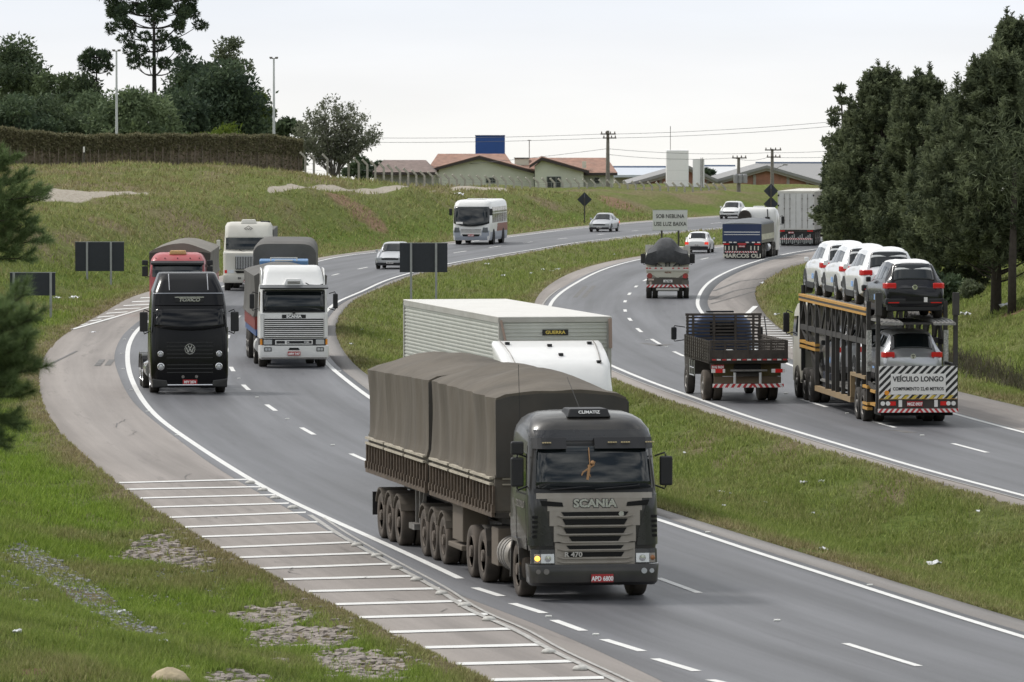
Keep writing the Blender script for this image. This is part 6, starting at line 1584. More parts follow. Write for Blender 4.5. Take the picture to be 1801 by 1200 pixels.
def box_trailer():
    t = place('box_truck', 1400, 433, 8.8, 'white box trailer with closed rear doors passing the dark pine trees', 'truck', away=True, sc=.93)
    W = 1.29; zt = 3.80
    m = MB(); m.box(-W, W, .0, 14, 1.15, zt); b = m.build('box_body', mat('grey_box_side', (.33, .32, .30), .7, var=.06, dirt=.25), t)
    m = MB(); m.box(-W - .02, W + .02, -.03, 14.02, zt, zt + .08); m.build('box_roof', DWHITE, t)
    for x0, x1 in ((-W + .05, -.01), (.01, W - .05)):
        m = MB(); m.box(x0, x1, -.06, -.01, 1.22, zt - .08); d = m.build('rear_door', mat('door_white', (.68, .68, .66), .5, dirt=.2, ds=2), b, bevel=.01)
        for x in (x0 + .42, x1 - .42 + .0):
            m = MB(); m.tube([(x, -.09, 1.25), (x, -.09, zt - .12)], .016, 6)
            for z in (1.8, 2.6, 3.3): m.box(x - .04, x + .04, -.11, -.06, z, z + .05)
            m.build('lock_rod', RIM, d)
        for z in (1.5, 2.1, 2.8, 3.5):
            xx = x0 if x0 < -.5 else x1; m = MB(); m.box(xx - .05, xx + .05, -.09, -.05, z, z + .12); m.build('hinge', BLK, d)
    m = MB(); m.box(-W, -W + .05, -.07, 0, 1.15, zt); m.box(W - .05, W, -.07, 0, 1.15, zt); m.box(-W + .05, W - .05, -.07, 0, zt - .08, zt); m.box(-W + .05, W - .05, -.07, 0, 1.15, 1.22); m.build('door_frame', DWHITE, b)
    m = MB(); m.box(-W, W, -.02, .1, .98, 1.15); lb = m.build('lamp_bar', DARK, t)
    for s in (1, -1): m = MB(); m.box(s * 1.0 - .2, s * 1.0 + .2, -.04, -.02, 1.02, 1.11); m.build('tail_lamp', REDL, lb)
    plate(lb, -.35, -.05, .95, 'MBP 1180', False, .4, .13)
    m = MB(); m.box(-1.22, 1.22, .02, .05, .12, .95); fp = m.build('mudflap', BLK, t)
    m = MB()
    for k in range(17): x = -1.14 + k * .14; m.box(x, x + .06, -.002, .02, .15 + .05 * (k % 3), .55 + .1 * ((k * 5) % 4))
    m.build('flap_stripe', mat('grey_stripe', (.42, .44, .42), .6, var=.3, vs=5), fp)
    stripe_bar(t, -1.12, 1.1, -.03, .45, .56, n=14, slant=.08)
    m = MB(); m.box(-.45, .45, .2, 15, .7, 1.15); m.build('chassis', DARK, t)
    for y in (1.6, 2.9, 4.2, 12.2): axle_set(t, y, 1.24, .5, True)
    lv = [(.4, 17, 14.8, 1.2, .2), (2.6, 16.8, 14.8, 1.2, .25), (3.4, 16.2, 14.9, 1.1, .3)]
    m = MB(); shell(m, lv); cab = m.build('cab', WHITE, t, auto=50)
    for s in (1, -1): mirror(cab, s * 1.45, 16.5, 2.3, s, .5, .2, BLK, .08); wheel(t, s * 1.05, 15.6, .5, .3, s)
box_trailer()

# ----------------------------------------------------------------- signs
PANEL = mat('black_sign_back', (.022, .026, .036), .55, var=.1)
POST = mat('galvanised_post', (.34, .35, .36), .5, .3, var=.1, vs=3)
WOODP = mat('dark_sign_post', (.07, .065, .055), .8)
def back_sign(cx, ytop, ybot, x0, x1, posts, yfoot, Z, label):
    x = (cx - 900.5) / 11500 * Z; g = land1(x, Z)
    t = empty('road_sign', (x, Z, g), 0, label, 'sign', 'dark backs of road signs')
    k = Z / 11500; zt = CH - (ytop - 183) * k - g; zb = CH - (ybot - 183) * k - g
    a, b = (x0 - cx) * k, (x1 - cx) * k
    m = MB(); m.box(a, b, .03, .06, zb, zt); pn = m.build('sign_panel', PANEL, t)
    m = MB(); m.box(a - .01, b + .01, .02, .06, zt, zt + .03); m.build('panel_edge', POST, pn)
    for p in posts:
        q = (p - cx) * k; m = MB(); m.box(q - .05, q + .05, -.06, .03, -.4, zt + .02); m.build('post', POST, t)
    return t
back_sign(175, 426, 477, 132, 218, (153, 195), 512, 331, 'large black sign back on two pale posts, on the grass left of the red-roofed truck')
back_sign(57, 480, 520, 17, 97, (24, 89), 567, 283, 'lower black sign back with two posts at the left edge behind the pine')
back_sign(745, 428, 479, 703, 787, (723, 767), 545, 300, 'large black sign back on two posts in the median above the box truck')
def diamond(px, pyc, half_px, pyf, label, Z, n=1):
    x = (px - 900.5) / 11500 * Z; g = land1(x, Z); k = Z / 11500
    t = empty('warning_sign', (x, Z, g), 0, label, 'sign'); 
    zc = CH - (pyc - 183) * k - g; h = half_px * k
    for i in range(n):
        z = zc - i * 1.75 * h
        m = MB(); m.profy([(0, z - h), (h, z), (0, z + h), (-h, z)], .03, .05); p = m.build('sign_panel', PANEL, t)
        m = MB(); m.box(-.03, .03, .0, .03, z - h * .8, z + h * .8); m.build('panel_stiffener', mat('dull_marks', (.13, .14, .17), .6), p)
    m = MB(); m.box(-.05, .05, -.07, .02, -.4, zc + h * .3); m.build('post', WOODP, t)
diamond(1028, 351, 13, 398, 'black diamond sign back on a dark post, on the bank left of the silver sedan', yof(393))
diamond(1356, 336, 13, 398, 'pair of stacked black diamond sign backs left of the white box trailer', 452, 2)
def word_sign():
    Z = 430; k = Z / 11500; x = (1178.5 - 900.5) * k; g = land1(x, Z)
    t = empty('road_sign', (x, Z, g), 0, 'white rectangular sign with black words about fog, in the median', 'sign')
    zt = CH - (370 - 183) * k - g; zb = CH - (405 - 183) * k - g; w_ = 30.5 * k
    m = MB(); m.box(-w_, w_, -.02, .02, zb, zt); p = m.build('sign_panel', mat('sign_white', (.66, .67, .66), .5, dirt=.12), t)
    m = MB(); m.box(-w_ - .03, w_ + .03, -.025, .015, zt, zt + .03); m.box(-w_ - .03, w_ + .03, -.025, .015, zb - .03, zb); m.build('panel_edge', mat('grey_edge', (.35, .36, .37), .5), p)
    text('SOB NEBLINA', .36, (0, -.024, zt - .40), REAR, DTX, p, bold=.006, sx=.84); text('USE LUZ BAIXA', .36, (0, -.024, zb + .40), REAR, DTX, p, bold=.006, sx=.86)
    for q in (-.55, .56): m = MB(); m.box(q - .06, q + .06, .02, .1, -.4, zb + .3); m.build('post', WOODP, t)
word_sign()
# ================================================================= vegetation
def leafmat(name, dark, light, rough=.75, vs=.8, soft=.25):
    """leaf colour varies from clump to clump (noise) and leaf to leaf (attribute)"""
    m = D.materials.new(name); m.use_nodes = True; t = m.node_tree; p = t.nodes['Principled BSDF']
    p.inputs['Roughness'].default_value = rough; p.inputs['Specular IOR Level'].default_value = .2
    geo = t.nodes.new('ShaderNodeNewGeometry'); n = t.nodes.new('ShaderNodeTexNoise'); n.inputs['Scale'].default_value = vs; n.inputs['Detail'].default_value = 3
    t.links.new(geo.outputs['Position'], n.inputs['Vector'])
    a = t.nodes.new('ShaderNodeAttribute'); a.attribute_name = 'tint'
    x = t.nodes.new('ShaderNodeMath'); x.operation = 'ADD'; t.links.new(n.outputs['Fac'], x.inputs[0]); t.links.new(a.outputs['Fac'], x.inputs[1])
    r = t.nodes.new('ShaderNodeMapRange'); r.inputs[1].default_value = .45; r.inputs[2].default_value = 1.45; t.links.new(x.outputs[0], r.inputs[0])
    mx = t.nodes.new('ShaderNodeMix'); mx.data_type = 'RGBA'; mx.inputs[6].default_value = (*dark, 1); mx.inputs[7].default_value = (*light, 1); t.links.new(r.outputs[0], mx.inputs[0])
    t.links.new(mx.outputs[2], p.inputs['Base Color'])
    if soft:
        tr = t.nodes.new('ShaderNodeBsdfTranslucent'); t.links.new(mx.outputs[2], tr.inputs[0])
        ms = t.nodes.new('ShaderNodeMixShader'); ms.inputs[0].default_value = soft
        t.links.new(p.outputs[0], ms.inputs[1]); t.links.new(tr.outputs[0], ms.inputs[2]); t.links.new(ms.outputs[0], t.nodes['Material Output'].inputs[0])
    return m
def cards(name, C, size, aspect, m, parent, dirs=None, jit=1.0, tint=None):
    """one leaf (a bent quad) at each centre"""
    n = len(C); C = np.asarray(C)
    if dirs is None: a = rng.normal(size=(n, 3))
    else: a = np.asarray(dirs) + rng.normal(size=(n, 3)) * jit
    a /= np.linalg.norm(a, axis=1)[:, None] + 1e-9
    b = np.cross(a, rng.normal(size=(n, 3))); b /= np.linalg.norm(b, axis=1)[:, None] + 1e-9
    s = (size * rng.uniform(.6, 1.4, n))[:, None] if np.isscalar(size) else np.asarray(size)[:, None]
    p0 = C - b * s * aspect * .5; p1 = C + a * s * .5 - b * 0; p2 = C + b * s * aspect * .5; p3 = C + a * s
    V = np.stack([C - a * s * .2, p0 + a * s * .3, p3, p2 + a * s * .3], 1).reshape(-1, 3)
    F = np.arange(n * 4).reshape(n, 4)
    tn = np.repeat(rng.uniform(0, .6, n) if tint is None else tint, 4)
    return np_mesh(name, V, F, m, parent, attrs={'tint': tn})
BARK = mat('bark', (.060, .050, .042), .9, var=.3, vs=3)
def limb(m, p, q, r0, r1, bend=.1, n=5, sides=6, up=0):
    p = Vector(p); q = Vector(q); pts = []; rs = []; L_ = (q - p).length
    off = Vector((random.uniform(-1, 1), random.uniform(-1, 1), random.uniform(-.4, .4))) * bend * L_
    for i in range(n + 1):
        t = i / n; pts.append(p.lerp(q, t) + off * math.sin(t * math.pi) + Vector((0, 0, up * L_ * (t * t - t)))); rs.append(r0 + (r1 - r0) * t)
    m.tube(pts, rs, sides); return pts
def broadleaf(name, px, Z, ytop, wpx, label, m_, leaf=.38, n=9000, ybase=None, group=None, dens=26, squat=1.0, seed=1, trunk=True, shape=1.0, sub=.34, holes=.0):
    random.seed(seed)
    k = Z / 11500; x = (px - 900.5) * k; g = land1(x, Z) - .2
    top = CH - (ytop - 183) * k; H = top - g; Rr = wpx * k / 2
    t = empty(name, (x, Z, g), 0, label, 'tree', group)
    cz = H * (.55 if squat == 1.0 else .5); rz = H - cz; base = cz - rz * .9 * squat
    # clumps spread over the crown
    blobs_ = []
    for i in range(dens):
        while True:
            v = Vector((random.uniform(-1, 1), random.uniform(-1, 1), random.uniform(-1, 1)))
            if .35 < v.length < 1: break
        s = random.uniform(.65, 1.1)
        zz = v.z
        wid = (1 - .25 * max(0, zz)) * shape
        blobs_.append((Vector((v.x * Rr * .72 * wid, v.y * Rr * .72, cz + zz * (rz * .80 if zz > 0 else rz * .82 * squat))), s * sub * min(Rr, rz * 1.1)))
    if trunk:
        m = MB(); limb(m, (0, 0, 0), (random.uniform(-.3, .3), 0, cz * .9), .022 * H + .08, .06, .03, 6, 8); tr = m.build('trunk', BARK, t, smooth=True)
        m = MB()
        for c, r in blobs_[::2]: z0 = min(c.z * .6, cz * .8); limb(m, (0, 0, z0), c, .012 * H, .02, .12, 4, 5)
        m.build('limb', BARK, tr)
    per = n // dens; C = []; Dd = []; T = []
    for c, r in blobs_:
        u = rng.normal(size=(per, 3)); u /= np.linalg.norm(u, axis=1)[:, None]
        rad = r * (rng.uniform(0, 1, per) ** .38) * (1 + .35 * np.array([mnoise.noise(Vector(q) * 2.2 + c) for q in u]))
        P = np.array(c) + u * rad[:, None] * np.array([1.15, 1.15, .85]); C.append(P); Dd.append(u * .6 + np.array([0, 0, .2])); T.append(np.full(per, random.uniform(-.15, .25)) + rng.uniform(0, .45, per))
    C = np.concatenate(C); Dd = np.concatenate(Dd); T = np.concatenate(T)
    ok = C[:, 2] > .15; C, Dd, T = C[ok], Dd[ok], T[ok]
    cards('crown', C, leaf, .55, m_, t, Dd, .8, T)
    return t
LF_A = leafmat('leaf_dark', (0.059, 0.084, 0.049), (0.176, 0.229, 0.107), vs=.35)
LF_B = leafmat('leaf_mid', (0.084, 0.120, 0.068), (0.229, 0.289, 0.145), vs=.3)
LF_C = leafmat('leaf_deep', (0.043, 0.067, 0.045), (0.134, 0.183, 0.091), vs=.4)
LF_Y = leafmat('leaf_bright', (0.069, 0.106, 0.015), (0.225, 0.288, 0.050), vs=.8)
LF_G = leafmat('leaf_greyish', (0.107, 0.122, 0.084), (0.289, 0.305, 0.213), vs=.5)
LF_O = leafmat('leaf_olive', (0.084, 0.104, 0.065), (0.229, 0.260, 0.152), vs=.4)

BL = 'broadleaf_tree'
broadleaf(BL, 30, 615, 48, 190, 'tall dark tree with layered crown at the far left behind the hedge', LF_A, seed=2, n=17000, dens=50, leaf=.36, sub=.30)
broadleaf(BL, 112, 600, 88, 170, 'dark rounded tree between the far left tree and the umbrella pine', LF_A, seed=3, n=14000, dens=40, sub=.33, leaf=.34)
broadleaf(BL, 25, 560, 160, 230, 'low dark green tree just above the left end of the hedge', LF_C, seed=4, n=12000, dens=34, leaf=.34)
broadleaf(BL, 110, 565, 165, 190, 'low dark green tree above the hedge, left of the thin marker post', LF_A, seed=14, n=12000, dens=34, leaf=.34)
broadleaf(BL, 228, 560, 142, 200, 'grey-green tree under the umbrella pine behind the left lamp mast', LF_B, seed=5, n=16000, dens=42, leaf=.32)
broadleaf(BL, 165, 572, 158, 150, 'lower grey-green tree left of the left lamp mast', LF_B, seed=15, n=10000, dens=30, leaf=.32)
broadleaf(BL, 335, 590, 68, 150, 'tall dark tree right beside the umbrella pine trunk', LF_C, seed=6, n=16000, dens=46, sub=.32, leaf=.34)
broadleaf(BL, 408, 625, 45, 135, 'tallest grey airy tree left of the right lamp mast', LF_O, seed=7, n=12000, dens=44, leaf=.28, sub=.27)
broadleaf(BL, 395, 575, 98, 200, 'broad dark tree in front of the airy grey tree', LF_C, seed=8, n=19000, dens=48, leaf=.34)
broadleaf(BL, 320, 566, 150, 150, 'dark tree low behind the hedge between the two lamp masts', LF_C, seed=18, n=11000, dens=34, leaf=.34)
broadleaf(BL, 455, 580, 142, 95, 'narrow lighter green tree next to the right lamp mast', leafmat('leaf_fresh', (0.062, 0.094, 0.025), (0.200, 0.263, 0.075), vs=.5), seed=9, n=8000, dens=24, leaf=.3)
broadleaf('shrub', 388, 530, 205, 170, 'bright yellow-green bushes peeping over the hedge', LF_Y, seed=10, n=9000, dens=26, leaf=.24, trunk=False)
broadleaf(BL, 512, 560, 200, 90, 'small dull tree at the right end of the hedge', LF_A, seed=11, n=6000, dens=18)
broadleaf('shrub', 645, 640, 270, 110, 'low dark bushes left of the grey-roofed house', LF_C, seed=12, n=3500, dens=16, trunk=False)
broadleaf(BL, 1247, 700, 286, 26, 'tiny dark tree just right of the slim white tower', LF_C, seed=13, n=1500, dens=10)
# sparse, many-stemmed tree right of the hedge
def airy_tree():
    random.seed(5)
    Z = 505; k = Z / 11500; x = (588 - 900.5) * k; g = land1(x, Z) - .1
    t = empty('sparse_tree', (x, Z, g), 0, 'sparse grey-green tree with many bare upright stems right of the hedge', 'tree')
    m = MB(); m2 = []; tips = []
    limb(m, (0, 0, 0), (0, 0, .7), .16, .14, .02, 3, 7); tr = m.build('trunk', BARK, t)
    m = MB()
    H = zat(180, Z) - g
    for i in range(46):
        a = random.uniform(-1, 1); b = random.uniform(-.8, .8); L_ = H * (1 - .42 * abs(a) ** 1.8) * random.uniform(.72, 1.0)
        q = Vector((a * 3.3, b * 2.4, L_)); pts = limb(m, (random.uniform(-.1, .1), 0, .4), q, .045, .012, .05, 6, 4, up=-.25 if abs(a) > .3 else 0)
        for p in pts[2:]:
            for j in range(4):
                e = p + Vector((random.uniform(-.5, .5), random.uniform(-.5, .5), random.uniform(.1, .6))); m.tube([p, e], [.012, .006], 3, None, False); tips += [p.lerp(e, u) for u in (.4, .7, 1)]
    m.build('stem', mat('pale_bark', (.16, .15, .13), .9), tr)
    C = np.repeat(np.array([tuple(v) for v in tips]), 4, 0) + rng.normal(size=(len(tips) * 4, 3)) * .13
    cards('crown', C, .20, .5, LF_G, t, None)
airy_tree()

# umbrella pine (araucaria): straight trunk, candelabra limbs carrying dark tufts
def araucaria(px, Z, ytop, ybot_crown, name, label, half, seed, small=False):
    random.seed(seed); k = Z / 11500; x = (px - 900.5) * k; g = land1(x, Z) - .2
    t = empty(name, (x, Z, g), 0, label, 'tree'); top = zat(ytop, Z) - g; low = zat(ybot_crown, Z) - g
    m = MB(); m.tube([(0, 0, 0), (.05, 0, top * .5), (0, 0, top)], [.26 if not small else .10, .21 if not small else .08, .07], 9); tr = m.build('trunk', mat('dark_bark', (.035, .032, .030), .9, var=.2), t, smooth=True)
    m = MB(); C = []; Dd = []
    nl = 8 if not small else 3
    def tuft(c, r):
        n = int(330 * (r / .55) ** 2); u = rng.normal(size=(n, 3)); u /= np.linalg.norm(u, axis=1)[:, None]
        rr = r * (.55 + .45 * rng.uniform(0, 1, n) ** .5); C.append(np.array(c) + u * rr[:, None] * np.array([1.1, 1.1, .85])); Dd.append(u + np.array([0, 0, .35]))
    for l in range(nl):
        f = l / (nl - 1); z = low + (top - low) * f * .93; Rl = half * k * (.70 + .5 * f - .12 * f * f if not small else .8) 
        if not small and f < .3: Rl *= .86
        nb = (8 if f > .5 else 6) if not small else 4
        for i in range(nb):
            a = 2 * math.pi * (i + random.random() * .5) / nb + l; rl = Rl * random.uniform(.55, 1.08)
            tip = Vector((math.cos(a) * rl, math.sin(a) * rl * .8, z + (.30 + .5 * (1 - f)) * rl * .6 + random.uniform(-.2, .3)))
            pts = []
            for j in range(8):
                u = j / 7; p = Vector((0, 0, z)).lerp(tip, u); p.z -= math.sin(u * math.pi) * .16 * rl * (1.2 - f); pts.append(p)
            m.tube(pts, [.075 - .05 * j / 7 for j in range(8)], 5)
            if f < .34 and random.random() < .35 and not small: tuft(tip, .38); continue
            tuft(tip, random.uniform(.42, .62) * (1 if not small else .62))
            tuft(tip + Vector((random.uniform(-.5, .5), random.uniform(-.4, .4), random.uniform(-.45, .1))), .34 * (1 if not small else .9)) if f > .4 or small else None
            if f > .7: tuft(pts[5] + Vector((0, 0, .25)), .4)
    if not small: tuft(Vector((0, 0, top)), .8); tuft(Vector((.6, 0, top - .3)), .7); tuft(Vector((-.7, 0, top - .3)), .7)
    m.build('limb', MATS['dark_bark'], tr)
    C = np.concatenate(C); cards('crown', C, .26, .4, LF_C, t, np.concatenate(Dd), .35)
araucaria(271, 600, -22, 132, 'umbrella_pine', 'tall umbrella-shaped pine with bare lower limbs, its top cut by the frame', 96, 3)
araucaria(170, 600, 100, 128, 'young_umbrella_pine', 'small pine with three round dark tufts left of the tall umbrella pine', 30, 8, True)

# clipped hedge along the far bank
def hedge():
    pxs = np.linspace(-170, 531, 150); P0 = []; 
    Zs = np.interp(pxs, [-170, 0, 150, 300, 531], [455, 462, 470, 480, 500])
    yt = np.interp(pxs, [-170, 0, 30, 100, 140, 240, 400, 480, 505, 531], [222, 226, 230, 237, 240, 238, 239, 240, 243, 250])
    t = empty('clipped_hedge', (0, 0, 0), 0, 'long clipped olive-brown hedge with thin upright stems along the top of the left bank', 'hedge')
    V = []; F = []; n = len(pxs); nz = 14
    tops = []; 
    for i, (p, Z, y) in enumerate(zip(pxs, Zs, yt)):
        x = (p - 900.5) / 11500 * Z; g = land1(x, Z) - .25; zt = zat(y, Z) + .05 * math.sin(p * .11) + .03 * math.sin(p * .37)
        for side in (0, 1):
            for j in range(nz + 1):
                u = j / nz; z = g + (zt - g) * u; d = (mnoise.noise(Vector((x * 1.5, z * 2, side * 9))) * .16 + mnoise.noise(Vector((x * 5, z * 5, side))) * .08) * (.5 + u * .5)
                V.append((x, Z + (1.6 if side else 0) - (d if not side else -d) + (.10 * (1 - u) if not side else 0), z))
        tops.append((x, Z, zt, g))
    w_ = 2 * (nz + 1)
    for i in range(n - 1):
        for j in range(nz): a = i * w_ + j; F.append((a, a + 1, a + w_ + 1, a + w_)); a += nz + 1; F.append((a + 1, a, a + w_, a + w_ + 1))
        a = i * w_ + nz; F.append((a, a + nz + 1, a + w_ + nz + 1, a + w_))
    m = mat('hedge_twigs', (.16, .125, .09), .95, var=.35, vs=1.2, bump=.05, bs=5, stretch=(1, 1, .35))
    body = np_mesh('hedge_body', V, F, m, t)
    C = []; T = []
    for x, Z, zt, g in tops:
        for q in range(190):
            u = random.random(); z = g + (zt - g) * (1 - u * u * .98 if q % 2 else 1 - .45 * u); C.append((x + random.uniform(-.12, .12), Z - .12 + random.uniform(-.12, .1), z + random.uniform(-.05, .08)))
        for q in range(50): C.append((x + random.uniform(-.12, .12), Z + random.uniform(0, 1.5), zt + random.uniform(-.03, .1)))
    cards('foliage', C, .15, .6, leafmat('hedge_leaf', (0.105, 0.105, 0.058), (0.277, 0.252, 0.146), vs=1.2), t)
    pm = mat('hedge_stake', (.24, .20, .16), .9, var=.2)
    for i in range(4, n - 1, 3):
        x, Z, zt, g = tops[i]; m_ = MB(); m_.bar((x, Z - .28, g), (x + random.uniform(-.05, .05), Z - .26, g + 1.75), .055); m_.build('stake', pm, t)
    # thin marker post in front
hedge()
x = (148 - 900.5) / 11500 * 455; g = land1(x, 455)
t = empty('marker_post', (x, 455, g), 0, 'thin dark post with a white top in front of the hedge', 'post')
m = MB(); m.tube([(0, 0, -.3), (0, 0, zat(268, 455) - g)], .05, 6); m.build('shaft', WOODP, t); m = MB(); m.tube([(0, 0, zat(268, 455) - g), (0, 0, zat(258, 455) - g)], .07, 6); m.build('cap', WHR, t)

# pines on the right: trunk, branches, bottle-brush tufts of needles
NEED = leafmat('pine_needle', (0.050, 0.066, 0.040), (0.240, 0.276, 0.150), vs=1.1, soft=.3)
NEEDF = leafmat('pine_needle_near', (0.075, 0.117, 0.051), (0.255, 0.340, 0.138), vs=1.5, soft=.12)
def pine(px, Z, ytop, wpx, label, seed, ybot=None, lean=0, group='pines right of the road', need=.30, m_=None, dense=1.0, peak=.8):
    random.seed(seed); R_ = np.random.default_rng(seed); k = Z / 11500; x = (px - 900.5) * k; g = land1(x, Z) - .15
    top = zat(ytop, Z) - g; low = (zat(ybot, Z) - g) if ybot else top * .12; Rr = wpx * k / 2; low = max(low, .3)
    t = empty('pine_tree', (x, Z, g), 0, label, 'tree', group)
    m = MB(); m.tube([(0, 0, 0), (.04, 0, top * .4), (lean, 0, top * .95)], [.018 * top + .05, .012 * top + .04, .03], 9); tr = m.build('trunk', mat('pine_bark', (.045, .036, .030), .95, var=.3), t, smooth=True)
    m = MB(); tips = []
    nb = int(64 * dense * (top - low) / 8)
    for i in range(nb):
        f = (i + random.random()) / nb; prof = (min(1, .62 + f * 1.4)) * (1 - max(0, f - .3) / .7) ** peak + .06
        a = i * 2.4 + random.uniform(-.4, .4); rl = Rr * prof * random.uniform(.72, 1.06); z = low + (top - low) * f
        c = Vector((math.cos(a) * rl * .78 + lean * f, math.sin(a) * rl * .78, z)); root = Vector((lean * f, 0, max(.3, z - rl * .35)))
        m.tube([root, root.lerp(c, .5) + Vector((0, 0, -.1)), c], [.04, .025, .012], 4, None, False)
        cr = max(.42, rl * .34) * random.uniform(.7, 1.2); out_ = Vector((math.cos(a), math.sin(a), 0))
        for q in range(int(20 + 26 * min(1, cr))):
            d0 = Vector((random.gauss(0, 1), random.gauss(0, 1), random.gauss(.25, .8))).normalized()
            p = c + Vector((d0.x * cr, d0.y * cr, d0.z * cr * .72)) * random.uniform(.45, 1.0)
            d = (out_ * .35 + Vector((d0.x, d0.y, 0)) * .45 + Vector((0, 0, .85))).normalized(); tips.append((p, d, random.uniform(.25, .5), i))
    for q in range(14): tips.append((Vector((lean + random.uniform(-.12, .12), 0, top - .11 * q)), Vector((random.uniform(-.3, .3), 0, 1)), .45, -1))
    for q in range(22):          # leading shoots
        aa = random.uniform(0, 6.3); dr = random.uniform(.1, .85); b0 = Vector((lean + math.cos(aa) * Rr * dr, math.sin(aa) * Rr * dr, low + (top - low) * (1 - .42 * dr ** 1.3) - random.uniform(.2, .7)))
        for w2 in range(7): tips.append((b0 + Vector((0, 0, .19 * w2)), Vector((0, 0, 1)), .38, -1))
    m.build('branch', MATS['pine_bark'], tr)
    nn = 22; P = np.array([tuple(a[0]) for a in tips]); Dn = np.array([tuple(a[1]) for a in tips]); Ln = np.array([a[2] for a in tips])
    T0 = R_.uniform(-.25, .25, len(P)) + np.array([(a[3] * 37 % 10) / 30 for a in tips])
    P = np.repeat(P, nn, 0); Dd = np.repeat(Dn, nn, 0); Lr = np.repeat(Ln, nn)
    u = R_.uniform(0, 1, len(P)); base = P + Dd * (u * Lr)[:, None]
    rad = R_.normal(size=(len(P), 3)); rad -= Dd * (rad * Dd).sum(1)[:, None]; rad /= np.linalg.norm(rad, axis=1)[:, None]
    nd = rad * .80 + Dd * .60 + R_.normal(size=(len(P), 3)) * .12; nd /= np.linalg.norm(nd, axis=1)[:, None]
    s = (need * .75 * R_.uniform(.7, 1.15, len(P)) * (1 - .35 * u))[:, None]
    sd2 = np.cross(nd, R_.normal(size=(len(P), 3))); sd2 /= np.linalg.norm(sd2, axis=1)[:, None]; wq = .020 * Z / 300 + .008
    V = np.stack([base - sd2 * wq, base + sd2 * wq, base + nd * s + sd2 * wq * .5, base + nd * s - sd2 * wq * .5], 1).reshape(-1, 3)
    np_mesh('crown', V, np.arange(len(P) * 4).reshape(-1, 4), m_ or NEED, t, attrs={'tint': np.repeat(np.repeat(T0, nn) + R_.uniform(0, .45, len(P)), 4)})
    return t
pine(1552, 318, 138, 205, 'dense rounded dark pine nearest the white box trailer', 31, ybot=478, dense=1.5, peak=.55)
pine(1625, 300, 150, 200, 'dense pine between the rounded pine and the tall pine at the right edge', 32, ybot=495, dense=1.4, peak=.6)
pine(1497, 338, 232, 120, 'lower pine at the left end of the dark row, touching the box trailer', 37, ybot=452, dense=1.1, peak=.6)
pine(1752, 246, 112, 270, 'tall broad pine standing on two visible dark trunks at the right', 33, ybot=468, dense=1.8, peak=.6)
pine(1778, 290, 52, 170, 'tallest spiky pine at the right edge of the picture', 34, ybot=430, dense=1.4, peak=.75)
pine(1672, 266, 205, 180, 'lower pine filling the dark gap above the transporter', 35, ybot=500, dense=1.4, peak=.6)
pine(1868, 262, 100, 220, 'pine half outside the right edge of the picture', 36, ybot=500, dense=1.2)
pine(1590, 336, 180, 150, 'back-row pine behind the rounded pine, mostly hidden', 38, ybot=490, dense=1.0, peak=.6)
# second trunk beside the big pine
x = (1801 - 12 - 900.5) / 11500 * 244; 
t = empty('bare_pine_trunk', (x - .25, 243.2, land1(x, 243) - .2), 0, 'slimmer dark trunk standing right beside the big pine trunk', 'tree')
m = MB(); m.tube([(0, 0, 0), (.02, 0, 2), (.1, 0, 5.5)], [.17, .15, .08], 9); m.build('trunk', MATS['pine_bark'], t, smooth=True)
C = rng.normal(size=(2500, 3)) * np.array([.9, .8, .9]) + np.array([.2, 0, 5.6]); cards('crown', C, .3, .12, NEED, t)
# eucalyptus behind
broadleaf('eucalyptus_tree', 1482, 400, 118, 96, 'airy eucalyptus with drooping leaf clusters behind the dark pines', LF_O, seed=41, n=7000, dens=46, leaf=.24, sub=.20)
broadleaf('eucalyptus_tree', 1528, 395, 112, 70, 'second eucalyptus top showing above the rounded pine', LF_O, seed=42, n=5500, dens=34, leaf=.24, sub=.24)
# undergrowth in the shade of the pines
broadleaf('shrub', 1650, 262, 470, 110, 'dull undergrowth between the transporter and the pine trunks', LF_C, seed=43, n=5000, dens=22, leaf=.16, trunk=False)
broadleaf('shrub', 1712, 258, 490, 50, 'small lighter bush just left of the two pine trunks', LF_O, seed=44, n=2200, dens=14, leaf=.12, trunk=False)
broadleaf('shrub', 1560, 300, 450, 200, 'dark thicket behind the white cars on the transporter', LF_C, seed=45, n=7000, dens=26, leaf=.2, trunk=False)

